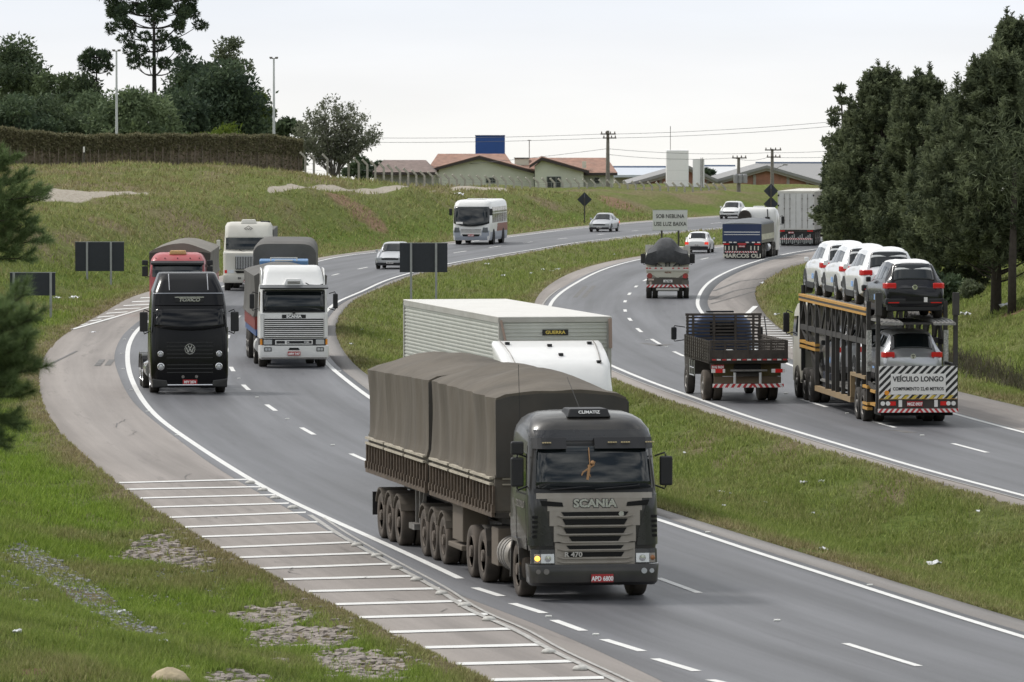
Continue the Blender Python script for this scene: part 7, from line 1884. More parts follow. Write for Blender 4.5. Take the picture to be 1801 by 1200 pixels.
# near pines whose boughs reach in at the left edge
def near_pine(Z, boughs, label, seed, fill):
    random.seed(seed); k = Z / 11500
    x = (-190 - 900.5) * k; g = land1(x, Z)
    t = empty('pine_tree', (x, Z, g), 0, label, 'tree')
    m = MB(); m.tube([(0, 0, 0), (.03, 0, 4), (0, 0, 10)], [.15, .12, .05], 10); tr = m.build('trunk', MATS['pine_bark'], t, smooth=True)
    m = MB(); tips = []; pm_ = Z / 78
    def bough(px0, py0, px1, py1, nsub=24):
        a = Vector(((px0 - 900.5) * k - x, 0, CH - (py0 - 183) * k - g)); b = Vector(((px1 - 900.5) * k - x, random.uniform(-.3, .3), CH - (py1 - 183) * k - g)); fan = .22 * pm_
        root = Vector((0, 0, a.z - .3)); m.tube([root, a, b], [.03, .02, .008], 5)
        for i in range(nsub):
            u = (i + .5) / nsub; p = a.lerp(b, u); d = (b - a).normalized()
            d2 = (d * .8 + Vector((random.uniform(-.5, .5), random.uniform(-.8, .8), random.uniform(-.15, .95)))).normalized(); e = p + d2 * fan * (1.25 - u * .7)
            m.tube([p, e], [.008, .004], 4); tips.append((p, d2, fan)); tips.append((e, d2, .10 * pm_))
        tips.append((b - d * .1, d, .2 * pm_))
    for a in boughs: bough(*a)
    for q in range(fill):
        z = random.uniform(2.5, 9.5); a_ = random.uniform(.5 * math.pi, 1.5 * math.pi); L_ = random.uniform(.5, 1.3)
        p = Vector((0, 0, z)); e = p + Vector((math.cos(a_) * L_, math.sin(a_) * L_, .3)); m.tube([p, e], [.03, .01], 4)
        for u in (.5, .7, .9, 1.1): tips.append((p.lerp(e, u), Vector((math.cos(a_), math.sin(a_), .6)).normalized(), .25))
    m.build('branch', MATS['pine_bark'], tr)
    nn = 80; P = np.array([tuple(a) for a, b, c in tips]); Dn = np.array([tuple(b) for a, b, c in tips]); Ln = np.array([c for a, b, c in tips])
    P = np.repeat(P, nn, 0); Dd = np.repeat(Dn, nn, 0); Lr = np.repeat(Ln, nn); u = rng.uniform(0, 1, len(P)); base = P + Dd * (u * Lr)[:, None]
    nd = Dd * .8 + rng.normal(size=(len(P), 3)) * .62; nd /= np.linalg.norm(nd, axis=1)[:, None]; s = (rng.uniform(.08, .15, len(P)) * pm_ ** .5)[:, None]
    sd2 = np.cross(nd, rng.normal(size=(len(P), 3))); sd2 /= np.linalg.norm(sd2, axis=1)[:, None]; q_ = .0032 * pm_
    V = np.stack([base - sd2 * q_, base + sd2 * q_, base + nd * s], 1).reshape(-1, 3)
    np_mesh('crown', V, np.arange(len(P) * 3).reshape(-1, 3), NEEDF, t, attrs={'tint': np.repeat(rng.uniform(0, .7, len(P)), 3)})
near_pine(105, ((-120, 330, 14, 285), (-120, 370, 62, 345), (-120, 400, 70, 352), (-130, 400, 40, 385), (-120, 440, 68, 425), (-120, 455, 48, 455), (-140, 430, 20, 440), (-120, 355, 36, 320), (-120, 420, 0, 400), (-120, 380, 20, 365), (-120, 410, 55, 405), (-120, 300, -5, 300)), 'darker pine bough at the left edge above the low black sign back', 77, 30)
near_pine(48, ((-120, 640, 38, 520), (-120, 640, 58, 560), (-130, 600, 20, 560), (-120, 660, 50, 610), (-120, 680, 60, 650), (-120, 700, 28, 700), (-120, 720, 22, 745), (-120, 690, 10, 650), (-130, 740, 0, 780), (-130, 650, 15, 600), (-120, 620, 35, 590), (-120, 670, 40, 630), (-120, 700, 20, 675), (-120, 610, 0, 620)), 'close soft-focus pine bough at the left edge below the low black sign back', 78, 0)
# ================================================================= buildings, poles, fence beyond the bank
GREENW = mat('pale_green_render', (.64, .66, .55), .85, var=.05, vs=.6, dirt=.15, dcol=(.35, .36, .28))
TILE = mat('red_roof_tiles', (.33, .18, .13), .85, var=.28, vs=2.2, dirt=.35, dcol=(.26, .20, .17), ds=.8, bump=.03, bs=7)
TILEG = mat('grey_roof_tiles', (.22, .165, .15), .85, var=.25, vs=2.5, dirt=.3, bump=.03, bs=7)
EAVE = mat('dark_eave', (.055, .045, .042), .8)
def wallbox(parent, pts, y0, y1, m_, name='wall'):
    m = MB(); m.profy(pts, y0, y1); return m.build(name, m_, parent)
def house(label, Z, x0, x1, yridge, yeave, roofm, wallm, rot=0, dep=9, x0e=None, x1e=None, ribs=True, name='house'):
    """ridge runs left-right; the near roof slope faces the road"""
    k = Z / 11500; cx = ((x0 + x1) / 2 - 900.5) * k; hw_ = (x1 - x0) / 2 * k; g = land1(cx, Z) - .6
    t = empty(name, (cx, Z, g), 0, label, 'house'); zr = zat(yridge, Z + dep / 2) - g; ze = zat(yeave, Z) - g
    wallbox(t, [(-hw_ + .35, 0), (hw_ - .35, 0), (hw_ - .35, ze), (-hw_ + .35, ze)], .5, dep - .5, wallm)
    m = MB(); ins = .9
    P = [(-hw_, -.1, ze), (hw_, -.1, ze), (hw_ - ins, dep / 2, zr), (-hw_ + ins, dep / 2, zr), (hw_, dep + .1, ze), (-hw_, dep + .1, ze)]
    P2 = [(x, y, z - .16) for x, y, z in P]
    m.add(P + P2, [(0, 1, 2, 3), (4, 5, 3, 2), (1, 4, 2), (5, 0, 3), (6, 9, 8, 7), (10, 8, 9, 11), (7, 8, 10), (11, 9, 6), (0, 6, 7, 1), (1, 7, 10, 4), (4, 10, 11, 5), (5, 11, 6, 0)]); r = m.build('roof', roofm, t)
    m = MB(); m.box(-hw_, hw_, -.16, -.1, ze - .24, ze + .01); m.build('fascia', EAVE, r)
    return t, g, k, cx
h0, *_ = house('low house with a grey-brown tiled roof left of the green gabled house', 575, 655, 766, 281.5, 303, TILEG, mat('grey_render', (.30, .30, .26), .9))
hA, gA, kA, cA_ = house('pale green house with a wide gable and red roof below the blue tank', 600, 752, 906, 270.5, 297, TILE, GREENW)
def gable(parent, Z, apex, le, ri, ybase, cx, g, depth=8, over=.5, roofm=TILE):
    k = Z / 11500; f = lambda p: ((p[0] - 900.5) * k - cx, zat(p[1], Z) - g)
    a, l, r = f(apex), f(le), f(ri); zb = 0
    oy = -(600 - Z) if False else 0
    d0 = -9.0
    wallbox(parent, [(l[0] + .5, zb), (r[0] - .5, zb), (r[0] - .5, r[1] + .05), (a[0], a[1] - .12), (l[0] + .5, l[1] + .05)], d0, d0 + depth, GREENW, 'gable_wall')
    for s, e in ((0, l), (1, r)):
        m = MB(); m.profy([(e[0], e[1]), (a[0], a[1]), (a[0], a[1] + .22), (e[0], e[1] + .20)], d0 - over, d0 + depth + 2); rf = m.build('gable_roof', roofm, parent)
        m = MB(); m.profy([(e[0], e[1] - .10), (a[0], a[1] - .10), (a[0], a[1] + .16), (e[0], e[1] + .14)], d0 - over - .04, d0 - over); m.build('verge_board', EAVE, rf)
    return a, l, r
gable(hA, 591, (843, 277.5), (762, 299), (949, 306), 345, cA_, gA)
DARKW = mat('dark_window', (.03, .035, .035), .3)
def window(parent, Z, x0, x1, y0, y1, cx, g, yy, bars=3):
    k = Z / 11500; a, b = (x0 - 900.5) * k - cx, (x1 - 900.5) * k - cx; z1, z0 = zat(y0, Z) - g, zat(y1, Z) - g
    m = MB(); m.box(a, b, yy - .06, yy, z0, z1); w_ = m.build('window', DARKW, parent)
    m = MB()
    for i in range(bars + 1): q = a + (b - a) * i / bars; m.box(q - .03, q + .03, yy - .09, yy - .06, z0, z1)
    for q in (z0, (z0 + z1) / 2, z1): m.box(a, b, yy - .095, yy - .065, q - .025, q + .025)
    m.build('window_grille', mat('grille_paint', (.20, .22, .20), .6), w_)
window(hA, 591, 855, 871, 313, 321.5, cA_, gA, -9.0); 
m = MB(); m.box((905 - 900.5) * kA - cA_, (930 - 900.5) * kA - cA_, .2, 1.8, zat(296, 600) - gA, zat(279, 600) - gA); m.build('chimney_block', GREENW, hA)
m = MB(); m.box((904 - 900.5) * kA - cA_, (931 - 900.5) * kA - cA_, .1, 1.9, zat(279, 600) - gA, zat(277.5, 600) - gA); m.build('chimney_cap', EAVE, hA)
hB, gB, kB, cB_ = house('second pale green house with a long red roof, left of the utility pole', 598, 908, 1086, 277.5, 304, TILE, GREENW)
gable(hB, 589, (953, 280), (931, 294), (1036, 303.5), 345, cB_, gB)
window(hB, 589, 962, 986, 311, 332, cB_, gB, -9.0); window(hB, 598, 1046, 1054, 313, 322, cB_, gB, .5, 1)
m = MB(); m.box((1024 - 900.5) * kB - cB_, (1031 - 900.5) * kB - cB_, .6, 1.0, zat(296, 598) - gB, zat(284, 598) - gB); m.build('chimney_block', GREENW, hB)
m = MB(); m.tube([((931 - 900.5) * kB - cB_, 2, zat(280, 598) - gB), ((931 - 900.5) * kB - cB_, 2, zat(247, 598) - gB)], .04, 5); m.box((931 - 900.5) * kB - cB_ - .15, (931 - 900.5) * kB - cB_ + .15, 1.95, 2.05, zat(248, 598) - gB, zat(246.5, 598) - gB); m.build('aerial', RIM, hB)
# blue tank on its tower
Z = 625; k = Z / 11500; cx = (862 - 900.5) * k; g = land1(cx, Z) - .5
t = empty('water_tank', (cx, Z, g), 0, 'bright blue box-shaped water tank standing above the red roofs', 'tank')
m = MB(); m.box(-26 * k, 26 * k, 0, 2.8, zat(276, Z) - g, zat(239.5, Z) - g); tk = m.build('tank_body', mat('blue_tank_paint', (.018, .075, .30), .5, var=.05, vs=1), t, bevel=.03)
m = MB(); m.box(-26.5 * k, 26.5 * k, -.05, 2.85, zat(239.5, Z) - g, zat(238, Z) - g); m.build('tank_rim', mat('dark_blue_rim', (.01, .03, .12), .5), tk)
for sx3 in (-1, 1):
    for yy in (.2, 2.6): m = MB(); m.box(sx3 * 1.2 - .12, sx3 * 1.2 + .12, yy - .12, yy + .12, 0, zat(276, Z) - g); m.build('tower_leg', RIM, t)
# white silo pair with aerial
SIL = mat('white_silo_paint', (.90, .90, .90), .5, var=.02)
Z = 610; k = Z / 11500; cx = (1191 - 900.5) * k; g = land1(cx, Z) - 1
t = empty('white_tower', (cx, Z, g), 0, 'wide plain white tower with a thin aerial, behind the fence', 'tower')
m = MB(); zt = zat(264, Z) - g; m.box(-19.5 * k, 19.5 * k, -1, 1, 0, zt); b_ = m.build('tower_body', SIL, t, bevel=.06, seg=3)
m = MB(); m.tube([(-12 * k, 0, zt), (-12 * k, 0, zat(222, Z) - g)], .03, 5); m.build('aerial', RIM, t)
m = MB()
for yy in (300, 318): z = zat(yy, Z) - g; m.box(-19.7 * k, 19.7 * k, -1.012, 1.012, z, z + .05)
m.build('wall_joint', mat('pale_grey_hoop', (.80, .80, .80), .5), b_)
cx = (1228.5 - 900.5) * k
t = empty('white_tower', (cx, Z, g), 0, 'slim white tower right beside the wide white tower', 'tower')
m = MB(); zt = zat(280, Z) - g; m.box(-10 * k, 10 * k, -.5, .5, 0, zt); b_ = m.build('tower_body', SIL, t, bevel=.02)
m = MB(); m.tube([(7 * k, -.56, .5), (7 * k, -.56, zt + .15)], .035, 5); m.tube([(4 * k, -.56, .5), (4 * k, -.56, zt + .15)], .035, 5); m.build('ladder', RIM, b_)
# brick warehouses
BRICK = mat('orange_brick', (.34, .155, .10), .85, var=.22, vs=1.4, dirt=.25, dcol=(.25, .2, .17), ds=.6)
CONC = mat('weathered_concrete', (.36, .34, .30), .85, var=.12, dirt=.25)
ROOFG = mat('grey_sheet_roof', (.28, .28, .28), .7, var=.08, dirt=.25, dcol=(.18, .17, .16), bump=.03, bs=1.5, stretch=(6, 1, 1))
def shed(label, Z, apex, le, ri, cols, dep=24):
    k = Z / 11500; cx = (apex[0] - 900.5) * k; g = land1(cx, Z) - 1.2
    t = empty('warehouse', (cx, Z, g), 0, label, 'warehouse'); f = lambda p: ((p[0] - 900.5) * k - cx, zat(p[1], Z) - g); a, l, r = f(apex), f(le), f(ri)
    wallbox(t, [(l[0] + .1, 0), (r[0] - .1, 0), (r[0] - .1, r[1] - .05), (a[0], a[1] - .1), (l[0] + .1, l[1] - .05)], 0, dep, BRICK)
    for e in (l, r):
        m = MB(); m.profy([(e[0], e[1]), (a[0], a[1]), (a[0], a[1] + .3), (e[0], e[1] + .3)], -.7, dep + .5); rf = m.build('roof', ROOFG, t)
        m = MB(); m.profy([(e[0], e[1] - .25), (a[0], a[1] - .25), (a[0], a[1] + .1), (e[0], e[1] + .1)], -.5, -.02); m.build('gable_band', CONC, rf)
    for c in cols:
        x = (c - 900.5) * k - cx; u = (x - l[0]) / (a[0] - l[0]) if x < a[0] else (r[0] - x) / (r[0] - a[0]); m = MB(); m.box(x - .14, x + .14, -.12, 0, 0, min(l[1], r[1]) + (a[1] - l[1]) * max(0, u) * .9); m.build('column', CONC, t)
    m = MB(); m.box(l[0], r[0], -.16, -.0, 0, zat(331, Z) - g); m.build('plinth', CONC, t)
shed('brick warehouse with a grey pitched roof behind the diamond signs', 650, (1348, 296), (1262, 320), (1445, 324), (1300, 1327, 1386, 1420))
shed('brick warehouse partly hidden by the wide white tower', 645, (1212, 297), (1103, 328), (1262, 321), (1122, 1140, 1162, 1245))
def longroof(label, Z, x0, x1, y0, y1, m_, dep=20):
    k = Z / 11500; cx = ((x0 + x1) / 2 - 900.5) * k; g = land1(cx, Z) - 1; h_ = (x1 - x0) / 2 * k
    t = empty('factory_shed', (cx, Z, g), 0, label, 'warehouse'); m = MB(); m.box(-h_, h_, 1, dep, 0, zat(y1, Z) - g); m.build('wall', CONC, t)
    m = MB(); m.prof([(0, zat(y1, Z) - g), (dep + 1, zat(y0, Z + dep) - g), (dep + 1, zat(y0, Z + dep) - g + .25), (0, zat(y1, Z) - g + .25)], -h_ - .3, h_ + .3); rf = m.build('roof', m_, t)
    m = MB(); m.box(-h_ - .3, h_ + .3, dep + 1, dep + 1.2, zat(y0, Z + dep) - g - .2, zat(y0, Z + dep) - g + .42); m.build('ridge_band', mat('blue_grey_band', (.12, .17, .26), .6), rf)
longroof('long pale low shed behind the utility pole and the wide white tower', 690, 1082, 1175, 299, 312, mat('pale_sheet', (.52, .56, .62), .6))
longroof('long grey shed roof between the slim tower and the pines', 700, 1238, 1300, 297, 314, mat('white_sheet', (.60, .61, .62), .6))
longroof('large grey factory roof directly left of the pines', 720, 1352, 1470, 291.5, 322, ROOFG, 30)

# utility poles and wires
PCON = mat('pole_concrete', (.20, .185, .165), .85, var=.2)
def upole(px, Z, ytop, label, arms, extra=None):
    k = Z / 11500; cx = (px - 900.5) * k; g = land1(cx, Z) - .5
    t = empty('utility_pole', (cx, Z, g), 0, label, 'pole'); zt = zat(ytop, Z) - g
    m = MB(); m.tube([(0, 0, 0), (0, 0, zt)], [.20, .13], 8); m.build('pole_shaft', PCON, t)
    for y, a, b in arms:
        z = zat(y, Z) - g; m = MB(); m.box((a - px) * k, (b - px) * k, -.22, -.12, z - .05, z + .06)
        ar = m.build('crossarm', mat('crossarm_timber', (.075, .065, .055), .85), t)
        for q in np.linspace((a - px) * k + .1, (b - px) * k - .1, 4): m = MB(); m.lathe([(z + .06, .045), (z + .16, .06), (z + .24, .03)], 7, 'z', (q, -.17, 0)); m.build('insulator', mat('insulator', (.16, .12, .10), .3), ar)
    return t, g, k
upole(1069, 580, 230, 'tall dark utility pole with two crossarms right of the green houses', ((236, 1056, 1083), (243, 1060, 1084)))
p2, g2, k2 = upole(1299, 600, 277, 'utility pole with a grey transformer, left of the brick gable', ((278, 1287, 1313),))
m = MB()
for q in (-.42, 0, .42): m.lathe([(zat(322, 600) - g2, .20), (zat(308, 600) - g2, .22), (zat(306, 600) - g2, .15)], 12, 'z', (q + .15, -.4, 0))
m.box(-.5, .8, -.5, -.3, zat(320, 600) - g2, zat(317, 600) - g2); m.build('transformer', mat('grey_transformer', (.30, .30, .31), .6), p2)
p3, g3, k3 = upole(1358, 622, 262, 'utility pole with two crossarms in front of the brick gable, above the diamond signs', ((264, 1345, 1374), (276.5, 1348, 1373)))
m = MB(); m.tube([(0, -.1, zat(302, 622) - g3), (.6, -.3, zat(294, 622) - g3), (1.1, -.4, zat(290.5, 622) - g3)], .03, 5); m.box(1.0, 1.45, -.5, -.3, zat(291, 622) - g3, zat(289, 622) - g3); m.build('street_lamp_arm', RIM, p3)
WIRE = mat('wire', (.10, .10, .11), .7)
def wire(pts, Zs, label, r=.017, sag=.25):
    P = [AT(px, py, Z) for (px, py), Z in zip(pts, Zs)]; m = MB(); Q = []
    for a, b in zip(P, P[1:]):
        n = 10
        for i in range(n): u = i / n; q = a.lerp(b, u); q.z -= sag * 4 * u * (1 - u); Q.append(q)
    Q.append(P[-1]); m.tube(Q, r, 4, None, False); o = m.build('overhead_wire', WIRE); tag(o, label, 'wire', 'overhead wires between the utility poles')
WL = 'thin overhead wire strung along the row of utility poles'
for pts in ([(500, 240), (1058, 236)], [(500, 248), (1062, 243)], [(1082, 236), (1560, 205)], [(1083, 243), (1560, 213)], [(640, 300), (1066, 262)], [(1071, 262), (1347, 269), (1600, 252)], [(1071, 272), (1290, 278), (1350, 277), (1600, 266)]):
    zs = {500: 600, 1058: 579.7, 1062: 579.7, 1082: 579.7, 1083: 579.7, 640: 600, 1066: 579.8, 1071: 579.8, 1347: 621.7, 1290: 599.7, 1350: 621.7, 1560: 560, 1600: 640}
    wire(pts, [zs[p[0]] for p in pts], WL)
# lamp masts behind the hedge
for px, yt, lab in ((205.5, 90, 'tall thin lamp mast rising before the umbrella pine'), (482, 103, 'tall thin lamp mast rising at the right edge of the tree mass')):
    Z = 515; k = Z / 11500; cx = (px - 900.5) * k; g = land1(cx, Z) - .3; t = empty('lamp_mast', (cx, Z, g), 0, lab, 'lamp mast'); zt = zat(yt, Z) - g
    m = MB(); m.tube([(0, 0, 0), (0, 0, zt)], [.13, .07], 8); m.build('mast', mat('galvanised_mast', (.55, .57, .58), .45, .3), t)
    m = MB(); m.box(-.32, .32, -.05, .05, zt - .04, zt + .02); hd = m.build('lamp_bracket', RIM, t)
    for s in (-1, 1): m = MB(); m.box(s * .22 - .12, s * .22 + .12, -.22, .05, zt + .02, zt + .12); m.build('floodlight', RIM, hd)
# fence of angled concrete posts along the crest
def fence():
    t = empty('security_fence', (0, 0, 0), 0, 'wire fence on angled pale concrete posts along the top of the bank', 'fence')
    pxs = [536, 551, 575, 596, 612, 630, 645, 659] + list(np.arange(674, 1280, 14.3)); pm = mat('fence_concrete', (.42, .40, .35), .85, var=.15); prev = None
    for px in pxs:
        Z = np.interp(px, [536, 660, 800, 950, 1060, 1270], [497, 515, 540, 562, 575, 592]); yt = np.interp(px, [536, 600, 663, 730, 800, 860, 950, 1060, 1150, 1270], [268, 273, 284, 299, 307, 309, 313, 316, 320, 323])
        x = (px - 900.5) / 11500 * Z; g = land1(x, Z) - .2; zt = zat(yt, Z)
        zk = zt - .38
        m = MB(); m.bar((x + .05, Z, g), (x + .05, Z, zk), .17); m.bar((x + .05, Z, zk - .03), (x - .34, Z - .1, zt), .15); m.build('fence_post', pm, t)
        if prev:
            for f in (.25, .5, .75, 1.0):
                m = MB(); m.tube([(prev[0], prev[1], prev[2] + (prev[3] - prev[2]) * f), (x, Z, g + (zk - g) * f)], .008, 3, None, False); m.build('fence_wire', WIRE, t)
        prev = (x, Z, g, zk)
fence()

# ================================================================= grass, rubble, litter
_ph = {}
def inpoly(px_pts, X, Y):
    key = tuple(px_pts)
    if key not in _ph: _ph[key] = [tuple(hit(q[0], q[1], 92, 300))[:2] for q in px_pts]
    P = _ph[key]; ins = np.zeros(len(X), bool); n = len(P)
    for i in range(n):
        (x1, y1), (x2, y2) = P[i], P[(i + 1) % n]
        c = ((y1 > Y) != (y2 > Y)) & (X < (x2 - x1) * (Y - y1) / (y2 - y1 + 1e-9) + x1); ins ^= c
    return ins
RUB_POLYS = [[(200, 985), (250, 945), (290, 940), (345, 975), (395, 992), (330, 1003), (260, 990)], [(395, 1085), (440, 1070), (520, 1070), (560, 1085), (520, 1100), (430, 1105)], [(440, 1115), (500, 1098), (590, 1110), (635, 1125), (600, 1145), (520, 1142), (460, 1140)], [(550, 1155), (620, 1142), (700, 1160), (725, 1185), (650, 1200), (590, 1195), (560, 1175)], [(350, 1190), (420, 1175), (470, 1192), (440, 1212), (370, 1212)]]
GRAV_POLY = [[(5, 965), (45, 955), (110, 990), (180, 1040), (240, 1090), (300, 1120), (270, 1128), (190, 1098), (110, 1050), (50, 1010), (20, 985)]]
def turf(n, y0, y1, seed):
    r = np.random.default_rng(seed); u = r.uniform(0, 1, n * 3); Y = 1 / (1 / y0 + u * (1 / y1 - 1 / y0)); X = r.uniform(-.093, .093, n * 3) * Y
    A, E2, G2, K = cA(Y), cE(Y), cG(Y), cK(Y)
    frz = .06 + .10 * fbm(X * 3, Y * .6)
    ok = (X < A + frz) | (X > K - frz) | ((X > E2 - frz) & (X < G2 + frz))
    for P in RUB_POLYS: ok &= ~(inpoly(P, X, Y) & (r.uniform(0, 1, len(X)) < .93))
    for P in GRAV_POLY: ok &= ~(inpoly(P, X, Y) & (r.uniform(0, 1, len(X)) < .9))
    ok &= r.uniform(0, 1, len(X)) > 1.15 * track_at(X, Y)
    # thin where the soil or a worn patch shows
    cl_ = fbm(X * 1.6 + 7, Y * .5 + 3); ok &= r.uniform(0, 1, len(X)) < np.clip(.35 + (cl_ - .35) * 3.2, .15, 1)
    X, Y = X[ok][:n], Y[ok][:n]; Z = land(X, Y); n = len(X)
    d = np.minimum(np.minimum(np.abs(cA(Y) - X), np.abs(X - cK(Y))), np.minimum(np.abs(X - cE(Y)), np.abs(X - cG(Y))))
    near = X < cA(Y)
    h = (.05 + .00042 * Y + .10 * np.clip(fbm(X * .5, Y * .2 + 40) - .4, 0, 1) * np.where(near, 1.6, .7)) * r.uniform(.5, 1.3, n) * np.clip(.45 + d / 1.2, .45, 1)
    w_ = Y * 1.05e-4 * r.uniform(.6, 1.3, n); a = r.uniform(0, 2 * np.pi, n); lean = r.normal(size=(n, 2)) * .45 * h[:, None]
    Zb = Z - .02
    base = np.stack([X, Y, Zb], 1); sd_ = np.stack([np.cos(a) * w_, np.sin(a) * w_ * 3, np.zeros(n)], 1); tip = base + np.stack([lean[:, 0], lean[:, 1], h + .02], 1)
    V = np.stack([base - sd_, base + sd_, tip], 1).reshape(-1, 3)
    edge = np.exp(-(d / .9) ** 2); pat = fbm(X * .45 + 9, Y * .16 + 2)
    med = (X > cE(Y)) & (X < cG(Y))
    dry_ = np.clip((pat - .42) * 2.2, 0, 1) * .72 + edge * .65 - med * .05 + sst(260, 400, Y) * .42 * near + sst(9.5, 13, cA(Y) - X) * sst(380, 430, Y) * .35 * np.clip((fbm(X * .8, Y * .1 + 60) - .4) * 5, 0, 1)
    dry_ = np.clip(dry_ + r.normal(size=n) * .16, 0, 1)
    fr_ = np.clip(1 - (cA(Y) - X) / 10, 0, 1) * (X < cA(Y)) * (1 - .7 * sst(230, 330, Y)) * (1 - edge) * np.clip((.62 - pat) * 4, 0, 1)
    return V, n, np.repeat(dry_ * (1 - .6 * fr_), 3), np.repeat(r.uniform(0, 1, n), 3), np.repeat(fr_, 3)
def grass_mat():
    m = D.materials.new('grass_blade'); m.use_nodes = True; t = m.node_tree; p = t.nodes['Principled BSDF']; p.inputs['Roughness'].default_value = .7; p.inputs['Specular IOR Level'].default_value = .2
    a = t.nodes.new('ShaderNodeAttribute'); a.attribute_name = 'dryness'; b = t.nodes.new('ShaderNodeAttribute'); b.attribute_name = 'tint'
    def mx(f, c, d):
        x = t.nodes.new('ShaderNodeMix'); x.data_type = 'RGBA'; t.links.new(f, x.inputs[0])
        for k, v in ((6, c), (7, d)):
            if isinstance(v, tuple): x.inputs[k].default_value = (*v, 1)
            else: t.links.new(v, x.inputs[k])
        return x.outputs[2]
    e_ = t.nodes.new('ShaderNodeAttribute'); e_.attribute_name = 'lush'
    g_ = mx(b.outputs['Fac'], (.125, .175, .036), (.31, .37, .10)); g2_ = mx(b.outputs['Fac'], (.12, .215, .018), (.31, .43, .062)); g_ = mx(e_.outputs['Fac'], g_, g2_); d_ = mx(b.outputs['Fac'], (.19, .155, .075), (.43, .37, .21)); c = mx(a.outputs['Fac'], g_, d_)
    t.links.new(c, p.inputs['Base Color'])
    tr = t.nodes.new('ShaderNodeBsdfTranslucent'); t.links.new(c, tr.inputs[0]); ms = t.nodes.new('ShaderNodeMixShader'); ms.inputs[0].default_value = .35
    t.links.new(p.outputs[0], ms.inputs[1]); t.links.new(tr.outputs[0], ms.inputs[2]); t.links.new(ms.outputs[0], t.nodes['Material Output'].inputs[0]); return m
GM = grass_mat()
for nn_, a, b, sdd in ((330000, 92, 215, 1), (190000, 205, 540, 2)):
    V, n, dr_a, ti, fr_a = turf(nn_, a, b, sdd)
    o = np_mesh('grass', V, np.arange(n * 3).reshape(n, 3), GM, attrs={'dryness': dr_a, 'tint': ti, 'lush': fr_a}); tag(o, 'rough mown grass on the banks and median', 'grass', kind='stuff')
# broken stone patches and the gravel strip
def stones(polys, n, smin, smax, m_, name, label, flat=.35, seed=3):
    r = random.Random(seed); m = MB(); cnt = 0
    bx = [q for P in polys for q in P]; x0, x1 = min(q[0] for q in bx), max(q[0] for q in bx); y0, y1 = min(q[1] for q in bx), max(q[1] for q in bx)
    for P in polys: inpoly(P, np.zeros(1), np.zeros(1))
    W_ = [q for P in polys for q in _ph[tuple(P)]]; x0, x1 = min(q[0] for q in W_), max(q[0] for q in W_); y0, y1 = min(q[1] for q in W_), max(q[1] for q in W_)
    while cnt < n:
        X, Y = r.uniform(x0, x1), r.uniform(y0, y1)
        if r.random() < .22: X += r.gauss(0, .25); Y += r.gauss(0, .8)
        elif not any(inpoly(P, np.array([X]), np.array([Y]))[0] for P in polys) or vnoise(np.array([X * 3.0]), np.array([Y * 1.1]))[0] < .28: continue
        if X > cA(Y) - .1: continue
        z = land1(X, Y); s = r.uniform(smin, smax) * (1.6 if r.random() < .12 else 1); V = []
        for zz, q in ((0, 1), (s * flat, .85 + r.uniform(-.2, .1))):
            na = 6
            for k in range(na): a = 2 * math.pi * k / na + r.uniform(-.3, .3); V.append((X + math.cos(a) * s * q * r.uniform(.6, 1.1), Y + math.sin(a) * s * q * r.uniform(.8, 1.6) , z + zz + r.uniform(-.2, .2) * s * flat - .01))
        m.add(V, [tuple(range(6))[::-1], tuple(range(6, 12))] + [(k, (k + 1) % 6, 6 + (k + 1) % 6, 6 + k) for k in range(6)]); cnt += 1
    o = m.build(name, m_, fix=True); tag(o, label, 'rubble', kind='stuff')
STM = mat('broken_stone', (.26, .225, .20), .9, var=.35, vs=3.5, bump=.01, bs=30)
for i_, (P, n_) in enumerate(zip(RUB_POLYS, (330, 260, 320, 330, 120))): stones([P], n_, .04, .12, STM, 'stone_rubble', 'patch of broken grey-brown stone lying in the roadside grass', seed=i_ + 3)
stones(GRAV_POLY, 2300, .015, .05, mat('grey_gravel', (.24, .24, .245), .9, var=.4, vs=9), 'gravel_strip', 'narrow strip of grey gravel running through the grass at lower left', flat=.5, seed=11)
# boulder at the bottom edge
X, Y, z = hit(299, 1203, 92, 200)
m = MB(); rings = []
for i in range(9):
    f = i / 8; rr = math.sin(math.pi * (.28 + .70 * f)) * .24 + .02; rings.append([(math.cos(a) * rr * 1.15 * (1 + .18 * mnoise.noise(Vector((math.cos(a) * 2, math.sin(a) * 2, f * 3)))), math.sin(a) * rr * (1 + .15 * mnoise.noise(Vector((math.cos(a) * 3, 5, f * 3)))), -.05 + f * .27 + .03 * mnoise.noise(Vector((a, f * 2, 1)))) for a in np.linspace(0, 2 * math.pi, 17)[:-1]])
m.loft(rings); o = m.build('boulder', mat('sandy_boulder', (.46, .38, .25), .9, var=.25, vs=7, dirt=.25, dcol=(.2, .17, .12), bump=.02, bs=18), auto=50); o.location = (X, Y, z)
tag(o, 'pale sandy boulder at the bottom edge in the left grass', 'boulder')
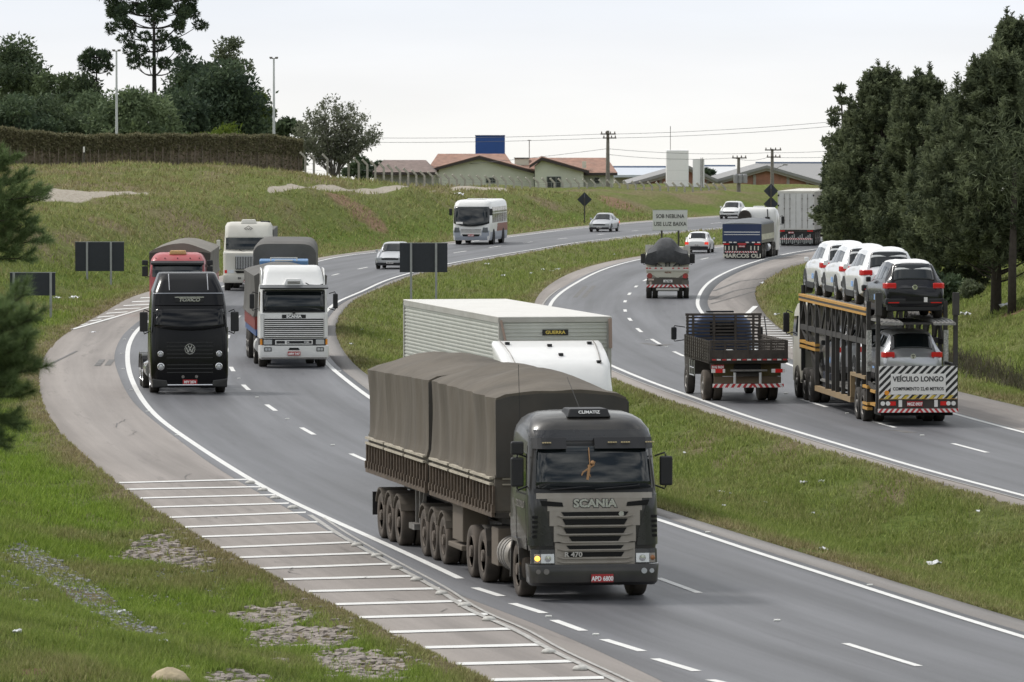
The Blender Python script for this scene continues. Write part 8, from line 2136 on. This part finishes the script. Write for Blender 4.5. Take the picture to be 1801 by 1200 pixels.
# litter
LIT = mat('white_litter', (.75, .76, .78), .6, var=.15)
lits = []
r = random.Random(5)
def scrap(px, py, s, z0=None):
    s *= 1.1
    h = hit(px, py, 95, 560); m = MB(); n = 5; V = []
    for i in range(n):
        for j in range(n): V.append(((i / 4 - .5) * s * r.uniform(.8, 1.2), (j / 4 - .5) * s * .8, .03 + r.uniform(0, s * .45)))
    V2 = [(x, y, zz - .012) for x, y, zz in V]
    F = [(i * n + j, (i + 1) * n + j, (i + 1) * n + j + 1, i * n + j + 1) for i in range(4) for j in range(4)]; b = n * n
    F2 = [tuple(b + q for q in f[::-1]) for f in F]; ring_ = [i * n for i in range(n)] + [20 + j for j in range(1, 5)] + [i * n + 4 for i in (3, 2, 1, 0)] + [3, 2, 1]
    F3 = [(ring_[k], b + ring_[k], b + ring_[(k + 1) % len(ring_)], ring_[(k + 1) % len(ring_)]) for k in range(len(ring_))]
    m.add(V + V2, F + F2 + F3); o = m.build('litter_scrap', LIT, fix=False); o.location = h; o.rotation_euler = (0, 0, r.uniform(0, 6)); tag(o, 'small scrap of white litter lying on the grass', 'litter', 'white scraps of litter on the grass')
for q in ((1413, 856, .16), (1445, 851, .14), (1265, 868, .10), (1271, 869, .08), (1284, 872, .07), (1273, 893, .10), (1346, 886, .07), (1430, 908, .08), (1448, 970, .16), (1643, 997, .24), (1204, 800, .08), (30, 1123, .16), (289, 1136, .16), (213, 1083, .14), (232, 1057, .08), (131, 528, .38), (101, 527, .25),
          (983, 477, .30), (970, 480, .25), (935, 483, .2), (955, 476, .2), (857, 467, .25), (1698, 558, .35), (1765, 546, .45), (1190, 556, .2), (1366, 556, .2), (1340, 500, .2), (885, 487, .25), (618, 608, .15), (636, 583, .15), (685, 600, .12), (1080, 450, .2), (1720, 905, .1), (1540, 1190, .1), (805, 293 + 50, .4), (810, 345, .5), (165, 590, .3), (545, 520, .2)):
    scrap(*q)

# dry weeds standing along the little trench on the right bank
def weeds():
    r_ = np.random.default_rng(9); n = 5200; u = r_.uniform(0, 1, n); Y = 196 + 44 * u; X = cK(Y) + 2.7 + r_.normal(size=n) * .35; Z = land(X, Y)
    h = r_.uniform(.12, .42, n); a = r_.uniform(0, 6.28, n); base = np.stack([X, Y, Z], 1); sd_ = np.stack([np.cos(a) * .018, np.sin(a) * .05, np.zeros(n)], 1); tip = base + np.stack([r_.normal(size=n) * .12, r_.normal(size=n) * .12, h], 1)
    o = np_mesh('weeds', np.stack([base - sd_, base + sd_, tip], 1).reshape(-1, 3), np.arange(n * 3).reshape(n, 3), leafmat('weed', (.05, .05, .03), (.16, .14, .09), vs=1.5), attrs={'tint': np.repeat(r_.uniform(0, .6, n), 3)}); tag(o, 'dark dry weeds along a shallow trench on the right bank', 'weeds', kind='stuff')
weeds()
